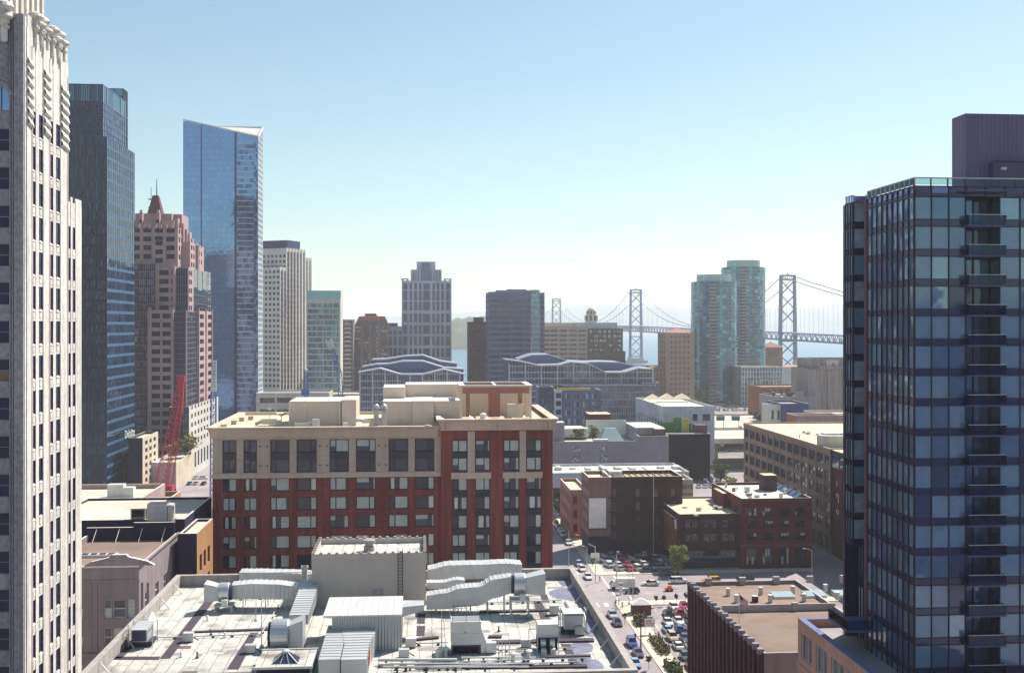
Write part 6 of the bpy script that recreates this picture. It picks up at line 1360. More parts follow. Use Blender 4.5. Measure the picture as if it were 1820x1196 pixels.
# skylight, pipes, mast, railing
o = thing('roof_hatch', 'raised roof hatch with pyramid skylight in the foreground', 'skylight', (RX(508, 90), at(508, 90)[1], NZ)); h = (RX(558, 89)-RX(458, 89))/2
m = MB(); m.box(-h, h, -1.8, 3.0, 0, 1.05, 'frame_grey', top='n_roof'); m.box(-h-.1, h+.1, -1.95, -1.8, .95, 1.15, 'metal_pale'); m.box(-h-.1, h+.1, 3.0, 3.15, .95, 1.15, 'metal_pale'); m.box(-h+.15, h-.15, -1.84, -1.81, .1, .9, 'black'); m.build('curb', o)
m = MB(); m.loft([[(-1.05, -.9, 1.06), (1.05, -.9, 1.06), (1.05, .9, 1.06), (-1.05, .9, 1.06)], [(-.2, -.15, 1.75), (.2, -.15, 1.75), (.2, .15, 1.75), (-.2, .15, 1.75)]], 'g_mid'); m.build('pyramid_glass', o)
m = MB()
for x, y in ((-1.05, -.9), (1.05, -.9), (1.05, .9), (-1.05, .9), (-.35, -.9), (.35, -.9)): m.tube((x, y, 1.07), (x*.19, y*.17, 1.76), .045, 'metal_pale', 4)
m.lathe(0, 0, [(.3, 1.74), (.3, 1.9), (.1, 2.0)], 'metal_pale', 10); m.build('glazing_bar', o)
o = thing('roof_pipes', 'bundle of pale pipes and valves running across the near roof', 'pipes', (RX(800, 92), at(800, 92)[1], NZ)); 
for k, (pa, pb, py, h, r) in enumerate(((672, 812, 1172, .45, .14), (690, 950, 1179, .3, .09), (680, 940, 1184, .5, .07), (672, 700, 1180, .25, .1), (820, 952, 1168, .35, .08), (690, 820, 1186, .2, .08))):
    D = FP*(HC-NZ-h)/(py-HY); m = MB(); m.tube((RX(pa, D)-o.location.x, at(pa, D)[1]-o.location.y, h), (RX(pb, D)-o.location.x, at(pb, D)[1]-o.location.y, h), r, 'metal_pale', 8)
    n = 5
    for i in range(n): f = (i+.5)/n; x = RX(pa, D)+(RX(pb, D)-RX(pa, D))*f-o.location.x; y = at(pa+(pb-pa)*f, D)[1]-o.location.y; m.box(x-.08, x+.08, y-.2, y+.2, 0, h-r, 'metal_dark')
    m.build('pipe', o)
m = MB()
for px, py in ((778, 1163), (784, 1160), (792, 1160), (912, 1170), (940, 1165)): D = FP*(HC-NZ)/(py+8-HY); x, y = at(px, D); m.lathe(x-o.location.x, y-o.location.y, [(.16, 0), (.16, .7), (.3, .72), (.3, .85), (.1, .95)], 'metal_pale', 10)
m.build('valve', o)
for px, yb, yt, lab in ((465, 1150, 1040, 'tall thin mast left of the largest fan'), (785, 1160, 1085, 'thin mast left of the square cooling unit'), (455, 1103, 1042, 'short thin mast under the far left duct')):
    D = FP*(HC-NZ)/(yb-HY); x, y = at(px, D); m = MB(); m.tube((0, 0, 0), (0, 0, (yb-yt)*D/FP), .045, 'metal_galv', 6, .03); m.lathe(0, 0, [(.2, 0), (.2, .08), (.06, .25)], 'metal_galv', 8); q = m.build('mast', loc=(x, y, NZ)); tag(q, lab, 'mast')
q = MB(); x0, y0 = RX(458, 121.5), 120.6
for i in range(9): q.tube((x0+i*.75, y0, 0), (x0+i*.75, y0, 1.75), .04, 'metal_pale', 5)
for h in (1.1, 1.45, 1.75): q.tube((x0, y0, h), (x0+6.0, y0, h), .045, 'metal_pale', 5)
q = q.build('guard_rail', loc=(0, 0, NZ)); tag(q, 'pale guard rail at the back parapet left of the lift box', 'railing')
for n_, (px, D, w_, d_, h_, m_, lab) in enumerate(((541, 118, .55, .55, 2.6, 'metal_pale', 'square flue beside the lift box'), (656, 116.0, .7, .7, 0, 'n_par', ''),)):
    if h_: m = MB(); m.box(-w_/2, w_/2, 0, d_, 0, h_, m_); m.box(-w_/2-.08, w_/2+.08, -.08, d_+.08, h_-.25, h_, m_); q = m.build('flue', loc=(*at(px, D), NZ)); tag(q, lab, 'flue')
D = 115.5; x, y = at(656, D); m = MB(); m.lathe(0, 0, [(.55, 0), (.55, .5), (.42, .55), (.42, .8), (.65, .85), (.65, 1.15), (.2, 1.3)], 'n_par', 14); q = m.build('roof_ventilator', loc=(x, y, zc_-.55)); tag(q, 'squat round ventilator on top of the lift box', 'vent')
# conduits, drains, patches and sleepers scattered over the white roof
Rc = random.Random(12)
mat('patch_a', '#8f8a80', rough=.85, var=.2, scale=2, big=.1); mat('patch_b', '#c2beb2', rough=.8, var=.12, scale=2); mat('rust', '#6d5a4c', rough=.9, var=.3, scale=2)
for i in range(58):
    x, y = Rc.uniform(1.5, 41), Rc.uniform(2, 35); a, b = Rc.uniform(.4, 2.2), Rc.uniform(.3, 1.1)
    if bx0-2 < x < bx1+2 and by0-2 < y < by0+9: continue
    m = MB(); m.prism([(x, y), (x+a, y+Rc.uniform(-.1, .1)), (x+a+Rc.uniform(-.1, .1), y+b), (x+Rc.uniform(-.1, .1), y+b)], NZ+.003+i*.0002, NZ+.008+i*.0002, Rc.choice(['patch_a', 'patch_b', 'patch_a', 'rust'])); m.build('roof_patch', NR.o)
for i in range(13):
    x, y = Rc.uniform(2, 40), Rc.uniform(3, 34); 
    if bx0-1.5 < x < bx1+1.5 and by0-3 < y < by0+9: continue
    m = MB(); m.lathe(x, y, [(.16, NZ+.01), (.14, NZ+.12), (.07, NZ+.14), (.07, NZ+.45), (.13, NZ+.47), (.03, NZ+.55)], Rc.choice(['metal_pale', 'metal_dark', 'rust']), 8); m.build('vent_pipe', NR.o)
for i, (x0, y0, x1, y1, z) in enumerate(((1.8, 16, 12.0, 16.4, .18), (12, 16.4, 12.3, 27, .18), (28, 9.5, 40, 9.9, .2), (30, 13, 30.3, 24, .2), (22, 12, 29, 12.2, .22), (3, 5, 14, 5.3, .18), (33, 26, 41, 26.4, .2), (7, 30, 13, 30.2, .2), (24.5, 5, 40, 5.3, .35), (24.5, 6.3, 41, 6.5, .28), (31, 3.2, 42, 3.4, .22))):
    m = MB(); m.tube((x0, y0, NZ+z), (x1, y1, NZ+z), .06, 'metal_galv', 6); n = int(max(abs(x1-x0), abs(y1-y0))/1.6)
    for k in range(n): f = (k+.5)/n; x, y = x0+(x1-x0)*f, y0+(y1-y0)*f; m.box(x-.12, x+.12, y-.12, y+.12, NZ+.01, NZ+z-.05, 'metal_dark')
    m.build('conduit', NR.o)
def fence_frame(label, px0, px1, py, hgt):
    D = FP*(HC-NZ)/(py-HY); x0, x1 = RX(px0, D), RX(px1, D); y = at(px0, D)[1]; m = MB()
    for i in range(4): x = x0+(x1-x0)*i/3; m.tube((x-x0, 0, 0), (x-x0, 0, hgt), .04, 'metal_galv', 5)
    for h in (hgt*.5, hgt): m.tube((0, 0, h), (x1-x0, 0, h), .035, 'metal_galv', 5)
    o = m.build('pipe_frame', loc=(x0, y, NZ)); tag(o, label, 'frame')
fence_frame('open pipe frame between square cooling unit and blower', 886, 905, 1172, 1.6); fence_frame('open pipe frame at the left foot of the curving duct', 800, 830, 1098, 1.9)
for i, (px, py) in enumerate(((718, 1168), (730, 1150), (873, 1160), (935, 1150), (1030, 1128), (985, 1092), (445, 1160), (335, 1140))):
    x, y = gnd(px, py, NZ); m = MB(); m.box(-.45, .45, -.3, .3, .1, .75+.1*(i % 3), 'metal_pale' if i % 2 else 'metal_galv'); m.box(-.4, .4, -.25, .25, 0, .1, 'metal_dark'); m.tube((.45, 0, .4), (.9, 0, .1), .05, 'metal_dark', 5); o = m.build('roof_box', loc=(x, y, NZ)); tag(o, ['small metal box right of the corrugated enclosure', 'metal box on the dark strip right of the enclosure', 'small box just right of the square cooling unit', 'metal box left of the two-wheel blower', 'small box by the right parapet below the pale-lidded air handler', 'small box between curving duct fan and air handler', 'small box left of the pyramid skylight hatch', 'small box beside the short dark strip on the left half'][i], 'roof box')
# little things standing on the hotel roof
def small(name, label, cat, x, y, z, f, group=None): m = MB(); f(m); o = m.build(name, loc=(x, y, z)); tag(o, label, cat, group); return o
HR = ROOF_H
def hpt(px, D): return at(px, D)
for px, lab in ((668.5, 'left of the two square steel flues on the hotel roof'), (682.5, 'right of the two square steel flues on the hotel roof')):
    small('flue', lab, 'flue', *hpt(px, 199), HR, lambda m: (m.box(-.45, .45, 0, .9, 0, 3.4, 'metal_galv'), m.lathe(0, .45, [(.3, 3.4), (.62, 3.6), (.5, 4.1), (.2, 4.4)], 'metal_pale', 10)), 'steel flues on the hotel roof')
small('exhaust_duct', 'bent exhaust duct with fan box before the left hotel penthouse', 'duct', *hpt(545, 200.6), HR, lambda m: (m.box(1, 2.2, 0, 1, .2, 1.5, 'metal_galv'), m.tube((1, .5, .9), (-.6, .5, .5), .32, 'metal_shiny', 10), m.tube((-.6, .5, .5), (-2.2, .5, .6), .3, 'metal_shiny', 10)))
small('exhaust_duct', 'tangle of exhaust ducts between the two hotel penthouses', 'duct', *hpt(645, 200.6), HR, lambda m: (m.tube((-3, .5, .5), (-1, .6, 1.3), .3, 'metal_shiny', 10), m.tube((-1, .6, 1.3), (1.2, .5, 1.0), .3, 'metal_shiny', 10), m.box(-3.6, -2.8, 0, 1, 0, .9, 'metal_pale')))
small('air_handler', 'low pale air handler among pipes on the left hotel roof', 'cooling unit', *hpt(488, 203.9), HR, lambda m: (m.box(-2.4, .4, 0, 1.4, .3, 1.3, 'metal_pale'), m.box(.4, 1.2, .2, 1.0, .2, 1.0, 'metal_galv'), m.tube((-2.4, .6, .8), (-3.6, .6, .3), .3, 'metal_shiny', 10)))
small('satellite_dish', 'white satellite dish near the left hotel penthouse', 'dish', *hpt(500, 207.3), HR, lambda m: (m.tube((0, 0, 0), (0, 0, 1.6), .08, 'metal_galv', 6), m.lathe(0, 0, [(.1, 1.5), (.6, 1.7), (1.0, 2.1), (1.0, 2.15)], 'sign_white', 14)))
small('roof_lamp_post', 'thin lamp post on the left hotel roof', 'lamp', *hpt(478.5, 201.7), HR, lambda m: (m.tube((0, 0, 0), (0, 0, 3.2), .07, 'metal_pale', 6), m.box(-.3, .3, -.15, .15, 3.2, 3.4, 'sign_white')))
for i, (px, D) in enumerate(((398, 199), (416, 207), (430, 214), (446, 217))): small('skylight_box', ('nearest', 'second', 'third', 'farthest')[i]+' small box vent along the left hotel parapet', 'vent', *hpt(px, D), HR, lambda m: (m.box(-.5, .5, -.4, .4, 0, .7, 'w_cream'), m.box(-.6, .6, -.5, .5, .7, .8, 'w_white')), 'box vents along the left hotel parapet')
small('planter', 'round planter on the hotel roof beside the middle penthouse door', 'planter', *hpt(760, 197.8), HR, lambda m: m.lathe(0, 0, [(.35, 0), (.55, .7), (.5, .75)], 'w_cream', 12))
small('condenser', 'white condenser under the red pergola', 'cooling unit', *hpt(858, 198.3), HR+.9, lambda m: (m.box(-1.2, 1.4, 0, 1.2, .1, .9, 'metal_pale'), m.lathe(.1, .6, [(.5, .9), (.6, 1.7), (.3, 1.9)], 'sign_white', 10), m.tube((-1.2, .4, .5), (-2.4, .6, 1.2), .15, 'metal_shiny', 8)))
# cooling towers on the tan building
o = thing('cooling_tower', 'big grey louvred cooling tower on the pale roof left of the hotel', 'cooling unit', (*gnd(283, 931, 36.3), 36.3)); m = MB(); m.box(-1.9, 1.2, 0, 2.4, .5, 3.2, 'metal_galv', top='metal_dark'); m.build('casing', o); m = MB(); m.box(1.3, 2.0, .1, 2.2, .3, 3.0, 'metal_pale'); m.tube((1.9, .5, 0), (2.1, .5, 2.8), .12, 'metal_dark', 6); m.build('pipe', o); m = MB(); m.box(-2.2, 2.2, -.2, 2.6, 0, .45, 'w_brown'); m.build('stand', o)
o = thing('roof_unit_frame', 'pale framed dark intake box left of the grey cooling tower', 'cooling unit', (*gnd(245, 927, 36.3), 36.3)); m = MB(); m.box(-1.0, 1.0, .1, 1.8, .1, 1.9, 'black'); m.build('core', o); m = MB()
for x in (-1.05, 1.05): m.box(x-.1, x+.1, 0, .2, 0, 2.0, 'w_cream')
m.box(-1.15, 1.15, 0, 1.9, 1.95, 2.15, 'w_cream'); m.box(-1.15, 1.15, -.02, .1, .6, .72, 'w_cream'); m.build('frame', o)
for i, (px, wd) in enumerate(((205, 3.2), (227, 2.2))): small('rooftop_box', ('larger' if i == 0 else 'smaller')+' white box on the roof at the foot of the green glass tower', 'roof box', *gnd(px, 884, 33.2), 33.2, lambda m: m.box(-wd/2, wd/2, 0, 2, 0, 2.6 if i == 0 else 2.0, 'sign_white', top='roof_white'))
# roof furniture on the ribbed red building
sv = [(1294, 1050), (1352, 1048), (1409, 1046), (1467, 1043), (1309, 1062), (1369, 1062), (1429, 1060), (1488, 1057)]
for i, (px, py) in enumerate(sv):
    small('roof_vent', ['leftmost', 'second', 'third', 'rightmost'][i % 4]+' square vent in the '+('back' if i < 4 else 'front')+' row on the brown roof', 'vent', *gnd(px, py+8, 19.3), 19.3, lambda m: (m.box(-.3, .3, -.3, .3, 0, 1.25, 'w_white'), m.box(-.36, .36, -.36, .36, 1.25, 1.35, 'cope')), 'square vents on the brown roof')
small('roof_vent', 'dark square vent between the pale ones on the brown roof', 'vent', *gnd(1342, 1069, 19.3), 19.3, lambda m: (m.box(-.45, .45, -.45, .45, 0, 1.0, 'w_dbrown'), m.box(-.48, .48, -.48, .48, 1.0, 1.1, 'cope')))
for i, px in enumerate((1391, 1447, 1500)):
    def f(m):
        m.box(-1.9, 1.9, -1.3, 1.3, 0, .35, 'frame_white')
        m.face([(-1.85, -1.25, .4), (1.85, -1.25, .4), (1.85, 1.25, .75), (-1.85, 1.25, .75)], 'patina_glass')
        for k in range(8): x = -1.85+3.7*k/7; m.face([(x-.03, -1.27, .43), (x+.03, -1.27, .43), (x+.03, 1.27, .79), (x-.03, 1.27, .79)], 'frame_white')
        m.box(-1.9, 1.9, 1.22, 1.3, .35, .76, 'frame_white')
    small('skylight', ('left', 'middle', 'right')[i]+' glazed skylight on the brown roof', 'skylight', *gnd(px, 1061-i*1.5, 19.3), 19.3, f, 'glazed skylights on the brown roof')
# flag
fx_, fy_ = gnd(1314, 1112, 19.3); o = thing('flagpole', 'flagpole with a striped national flag on the brown roof', 'flag', (fx_, fy_, 19.3)); m = MB(); m.tube((0, 0, 0), (0, 0, 5.2), .06, 'sign_white', 6, .04); m.lathe(0, 0, [(.1, 5.2), (.1, 5.35)], 'paint_yellow', 6); m.build('pole', o)
mat('flag_red', '#b22f3c', rough=.8); mat('flag_blue', '#2b3a70', rough=.8); m = MB(); n = 12
def fpt(s, t): x = s*1.9*.75; return (x+.03, .12*sin(s*9), 5.1-t*1.25-s*1.15)
for k in range(13):
    for i in range(n):
        if k < 7 and i < 5: continue
        m.face([fpt(i/n, (k+1)/13), fpt((i+1)/n, (k+1)/13), fpt((i+1)/n, k/13), fpt(i/n, k/13)], 'flag_red' if k % 2 == 0 else 'sign_white')
for i in range(5): m.face([fpt(i/n, 7/13), fpt((i+1)/n, 7/13), fpt((i+1)/n, 0), fpt(i/n, 0)], 'flag_blue')
for a in range(3):
    for b_ in range(4): s, t = .05+b_*.1, .1+a*.16; p = fpt(s, t); m.face([(p[0]-.03, p[1]-.02, p[2]-.03), (p[0]+.03, p[1]-.02, p[2]-.03), (p[0], p[1]-.02, p[2]+.04)], 'sign_white')
m.build('flag', o)

# small plant on the mid-distance roofs
Ru = random.Random(31)
def roof_plant(B, x0, x1, y0, y1, z, n, names=('roof_unit', 'vent_pipe')):
    for i in range(n):
        x, y = Ru.uniform(x0, x1), Ru.uniform(y0, y1); m = MB()
        if Ru.random() < .6: a, b_, h = Ru.uniform(.4, 1.5), Ru.uniform(.4, 1.2), Ru.uniform(.4, 1.4); m.box(x, x+a, y, y+b_, z, z+h, Ru.choice(['metal_pale', 'metal_galv', 'w_grey', 'w_white'])); m.box(x-.05, x+a+.05, y-.05, y+b_+.05, z+h, z+h+.08, 'metal_galv'); m.build(names[0], B.o)
        else: m.lathe(x, y, [(.15, z), (.12, z+.5), (.28, z+.55), (.2, z+.8)], Ru.choice(['metal_galv', 'metal_dark']), 8); m.build(names[1], B.o)
roof_plant(RB, 3, RB.W-3, 3, 14, 18.82, 9); roof_plant(RB, 2, 8, 16, 26, 18.82, 6)
roof_plant(DB, 6, DB.W-4, 4, 10, 14.72, 4)
roof_plant(U, 3, 20, 80, 150, 30.92, 14); roof_plant(BB, 2, 10, 3, 12, 21.95, 3)
for i in range(6):      # leaning glazing frames along the right edge of the red corner building
    m = MB(); y = 4+i*4; m.loft([[(RB.W-3.4, y, 18.82), (RB.W-1, y, 18.82), (RB.W-1, y+3.2, 18.82), (RB.W-3.4, y+3.2, 18.82)], [(RB.W-1.4, y, 20.2), (RB.W-1, y, 20.2), (RB.W-1, y+3.2, 20.2), (RB.W-1.4, y+3.2, 20.2)]], 'g_mid'); m.build('skylight', RB.o)
# ================================================================ CRANES
def lattice(m, p, q, w0, w1, n, r, mt, rb=None):
    p, q = Vector(p), Vector(q); d = (q-p).normalized(); a = d.cross(Vector((0, 1, 0))).normalized(); b = d.cross(a); C = []
    for i in range(n+1):
        f = i/n; w_ = (w0+(w1-w0)*f)/2; c = p+(q-p)*f; C.append([c+a*w_*s+b*w_*t for s, t in ((-1, -1), (1, -1), (1, 1), (-1, 1))])
    for k in range(4):
        m.tube(C[0][k], C[-1][k], r, mt, 5)
        for i in range(n): m.tube(C[i][k], C[i+1][(k+1) % 4], (rb or r*.6), mt, 4, cap=False); m.tube(C[i][k], C[i][(k+1) % 4], (rb or r*.6), mt, 4, cap=False)
o = thing('lattice_crane', 'red lattice boom crane in front of the pink stepped tower', 'crane', (*at(290, 446), 0)); ox, oy = o.location.x, o.location.y
tp = at(322, 440); m = MB(); z1 = zpy(672, 440); lattice(m, (-1.5, 0, 2), (tp[0]-ox, tp[1]-oy, z1), 3.6, 1.8, 20, .13, 'crane_red', .08); m.build('boom', o)
m = MB(); t3 = at(312, 442); lattice(m, (2.0, 2, 2), (t3[0]-ox+2, t3[1]-oy+2, zpy(715, 442)), 2.0, 1.2, 16, .11, 'crane_red', .07); m.build('back_mast', o)
m = MB(); h = Vector((tp[0]-ox, tp[1]-oy, z1)); m.box(h.x-1.6, h.x+1.4, h.y-.8, h.y+.8, h.z-1.5, h.z+1.0, 'crane_red'); m.loft([[(h.x-.6, h.y-.6, h.z-14), (h.x+.4, h.y-.6, h.z-14), (h.x+.4, h.y+.6, h.z-14), (h.x-.6, h.y+.6, h.z-14)], [(h.x-1.4, h.y-.8, h.z-1), (h.x+1.2, h.y-.8, h.z-1), (h.x+1.2, h.y+.8, h.z-1), (h.x-1.4, h.y+.8, h.z-1)]], 'crane_red'); m.build('boom_head', o)
m = MB(); m.box(-5, 4, -2.5, 2.5, .3, 3.4, 'crane_red'); m.build('cab', o); m = MB(); m.box(-4.5, 4.5, -3.5, -2.3, 0, 1.3, 'rubber'); m.build('track', o); m = MB(); m.box(-4.5, 4.5, 2.3, 3.5, 0, 1.3, 'rubber'); m.build('track', o)
o = thing('lattice_crane', 'slim white and blue crane beside the corner of the hotel roof', 'crane', (*at(378.5, 432), 0)); ox, oy = o.location.x, o.location.y; x1, y1 = at(378.5, 432); x2, y2 = at(381.5, 430); zm_ = zpy(695, 431)
m = MB(); lattice(m, (0, 0, 1), ((x2-x1)*.6, y2-y1, zm_), 2.0, 1.8, 16, .14, 'crane_blue', .1); m.build('lower_boom', o); m = MB(); lattice(m, ((x2-x1)*.6, y2-y1, zm_), (x2-x1, y2-y1, zpy(640, 430)), 1.8, 1.2, 8, .16, 'crane_white', .12); m.tube(((x2-x1), y2-y1, zpy(641, 430)), (x2-x1-1.8, y2-y1, zm_), .06, 'crane_white', 4); m.build('upper_boom', o)
o = thing('lattice_crane', 'leaning blue crane with white tip in front of the green office slab', 'crane', (*at(609, 610), 0)); ox, oy = o.location.x, o.location.y; A = at(604, 605); B = at(590, 600); C_ = at(584, 600)
m = MB(); lattice(m, (0, 0, 8), (A[0]-ox, A[1]-oy, zpy(665, 605)), 2.2, 2.2, 8, .18, 'crane_blue', .14); lattice(m, (A[0]-ox, A[1]-oy, zpy(665, 605)), (B[0]-ox, B[1]-oy, zpy(620, 600)), 2.2, 2.0, 7, .18, 'crane_blue', .14); m.build('boom', o)
m = MB(); lattice(m, (B[0]-ox, B[1]-oy, zpy(620, 600)), (C_[0]-ox, C_[1]-oy, zpy(604, 600)), 2.4, 2.8, 3, .35, 'crane_white', .3); m.build('boom_tip', o); m = MB(); m.box(-3, 3, -2, 2, 0, 8, 'crane_blue'); m.build('cab', o)
o = thing('lattice_crane', 'short upright blue crane mast above the concrete garage', 'crane', (*at(543, 615), 0)); m = MB(); lattice(m, (0, 0, 1), (.3, 0, zpy(660, 615)), 2.4, 1.4, 18, .22, 'crane_blue', .18); m.build('mast', o); m = MB(); m.box(-2.2, 2.2, -1.5, 1.5, zpy(702, 615), zpy(692, 615), 'crane_blue'); m.lathe(.3, 0, [(.8, zpy(660, 615)), (.8, zpy(656, 615)), (.2, zpy(655, 615))], 'crane_white', 8); m.build('machine_deck', o)

# ================================================================ TREES
mat('bark', '#4d4036', rough=1); mat('leaf_a', '#6c7f3c', rough=.7, var=.3, scale=1.5, spec=.3); mat('leaf_b', '#9aa552', rough=.7, var=.25, scale=1.5, spec=.3); mat('leaf_c', '#38462a', rough=.8, var=.3, scale=1.5); mat('leaf_dry', '#6b5a35', rough=.9, var=.3, scale=1.5); mat('leaf_dark', '#26332a', rough=.8, var=.3, scale=1)
def tree(label, x, y, z, h, r, seed, n=900, leafs=('leaf_a', 'leaf_b', 'leaf_c'), trunk=.35, name='tree', size=.34, squash=.8, group=None):
    R = random.Random(seed); o = thing(name, label, 'tree', (x, y, z), 0, group); m = MB(); th = h*trunk
    m.tube((0, 0, 0), (0, 0, th), r*.075, 'bark', 7, r*.05); cz = th+(h-th)*.5; lobes = []
    for i in range(17): a = R.uniform(0, 2*pi); zf = R.uniform(-.4, .42); rr = r*R.uniform(.2, .78)*(1-abs(zf)*.8); zz = cz+(h-th)*zf; lobes.append((rr*cos(a), rr*sin(a), zz, r*R.uniform(.2, .38)))
    lobes.append((r*.1, 0, cz+(h-th)*.1, r*.42))
    for lx, ly, lz, lr in lobes: m.tube((0, 0, th*.85), (lx*.8, ly*.8, lz), r*.04, 'bark', 5, r*.012)
    m.build('trunk', o); c = MB(); s = size
    for i in range(n):
        lx, ly, lz, lr = R.choice(lobes); v = Vector((R.gauss(0, 1), R.gauss(0, 1), R.gauss(0, 1))).normalized()*lr*R.uniform(.55, 1.08); p = Vector((lx, ly, lz))+Vector((v.x, v.y, v.z*squash))
        a = Vector((R.gauss(0, 1), R.gauss(0, 1), R.gauss(0, .6))).normalized()*s*R.uniform(.6, 1.3); b = a.cross(Vector((R.gauss(0, 1), R.gauss(0, 1), R.gauss(0, 1)))).normalized()*s*R.uniform(.5, 1)
        mt = leafs[int((lx*7+lz*5) % len(leafs))] if R.random() < .55 else R.choice(leafs); c.face([p-a, p-b*.6, p+a, p+b*.6], mt)
    c.build('crown', o); return o
tx, ty = gnd(1205, 1021); tree('bright green street tree in the sun before the dark brick garage', tx, ty, 0, 8.0, 3.7, 3, 4600, ('leaf_b', 'leaf_a', 'leaf_b', 'leaf_b'), trunk=.2, size=.27, squash=1.0)
for i, (px, py, D, h, r, lab, lf) in enumerate(((1281, 850, 470, 10.5, 5.2, 'loose dull green tree in the parking area behind the corner building', ('leaf_a', 'leaf_c')), (1297, 868, 442, 7.0, 4.7, 'rounder brighter tree just in front of the dull green one', ('leaf_b', 'leaf_a')), (995, 918, 392, 6.5, 3.2, 'dark street tree at the edge of the hotel in the side street', ('leaf_a', 'leaf_c')))):
    x, y = at(px, D); tree(lab, x, y, 0, h, r, 20+i, 1900, lf, trunk=.25, size=.4)
for i, (px, D, z, h, r, lab) in enumerate(((1022, 476, 19, 4.4, 2.6, 'left small tree of the pair in the roof garden'), (1032, 476, 19, 4.4, 2.5, 'right small tree of the pair in the roof garden'), (1054, 480, 18, 6.2, 4.0, 'biggest tree of the roof garden, next to the glass pyramid'))):
    x, y = at(px, D); tree(lab, x, y, z, h, r, 40+i, 800, ('leaf_b', 'leaf_a', 'leaf_dry'), trunk=.2, size=.4)
for i, (px, D, h, r, lab) in enumerate(((1172, 800, 10, 7, 'broad tree at the end of the right wave roofed hall'), (1242, 945, 13, 4, 'left palm-like tree at the foot of the nearer round tower'), (1251, 945, 13, 4, 'right palm-like tree at the foot of the nearer round tower'))):
    x, y = at(px, D); tree(lab, x, y, 0, h, r, 60+i, 500, ('leaf_b', 'leaf_dry'), trunk=.4, size=.9)
R2 = random.Random(8)
for i, (px, D) in enumerate(((1341, 668), (1352, 660), (1364, 655))):
    x, y = at(px, D); tree(('left', 'middle', 'right')[i]+' dark tree in the shade of the orange brick warehouse', x, y, 0, 16-i, 6, 80+i, 500, ('leaf_dark', 'leaf_c'), trunk=.2, size=.9, group='dark trees by the orange warehouse')
for i, (px, py, h, r) in enumerate(((250, 812, 5, 3.5), (264, 808, 6, 4), (310, 808, 6, 4), (330, 800, 9, 6), (338, 796, 8, 5))):
    x, y = at(px, 470+i*3); tree('tree '+('at the far left', 'second from left', 'in the middle', 'second from right', 'at the right')[i]+' on the terrace below the pink tower', x, y, 11.5, h, r, 90+i, 450, ('leaf_b', 'leaf_a', 'leaf_dry'), trunk=.25, size=.6, group='terrace trees below the pink tower')
b = Bld('white_terrace_wall', 'white walled terrace with planting at the foot of the pink tower', 268, 313, 455, dref=313, depth_px=345); b.tier((0, b.W, 0, b.L), 0, 11.5, R='w_cream', wall='w_lgrey', roof='roof_pale'); b.done()
# shrubs of the corner lot
mat('hedge', '#5f4a2c', rough=.95, var=.4, scale=1.2)
def bush(label, x, y, lx, ly, h, seed, lf, n=700):
    R = random.Random(seed); o = thing('hedge', label, 'hedge', (x, y, .14)); c = MB()
    for i in range(n):
        p = Vector((R.uniform(-1, 1)*lx, R.uniform(-1, 1)*ly, h*R.uniform(.05, 1)*(.8+.2*sin(i)))); a = Vector((R.gauss(0, 1), R.gauss(0, 1), R.gauss(0, .8))).normalized()*.28; b_ = a.cross(Vector((R.gauss(0, 1), R.gauss(0, 1), R.gauss(0, 1)))).normalized()*.22
        c.face([p-a, p-b_, p+a, p+b_], R.choice(lf))
    m = MB(); 
    for i in range(6): m.tube((R.uniform(-lx, lx)*.7, R.uniform(-ly, ly)*.8, 0), (R.uniform(-lx, lx)*.7, R.uniform(-ly, ly)*.8, h*.6), .06, 'bark', 4)
    m.build('stems', o); c.build('foliage', o)
for i, (px, py, lx, ly, h, lab) in enumerate(((1172, 1150, 1.2, 6, 1.6, 'long brownish hedge along the corner parking lot'), (1139, 1108, 1.3, 3, 2.0, 'rounded bush beside the dark utility pole'), (1197, 1190, 1.4, 3, 1.3, 'dark bush at the bottom of the corner lot'))):
    x, y = gnd(px, py); bush(lab, x, y, lx, ly, h, i, ('leaf_dry', 'leaf_a', 'leaf_dry') if i < 2 else ('leaf_c', 'leaf_a'))
for i, (px, py) in enumerate(((1166, 1078), (1180, 1077), (1202, 1075), (1219, 1073), (1110, 1110), (1153, 1190))):
    x, y = gnd(px, py); tree(('first', 'second', 'third', 'fourth')[i]+' small street tree in the row behind the corner lot' if i < 4 else ('thin young palm by the parked black car' if i == 4 else 'thin young palm on the bottom pavement'), x, y, .14, 2.6, .65, 100+i, 160, ('leaf_c', 'leaf_a'), trunk=.55, size=.25, group='small street trees by the corner lot' if i < 4 else None)

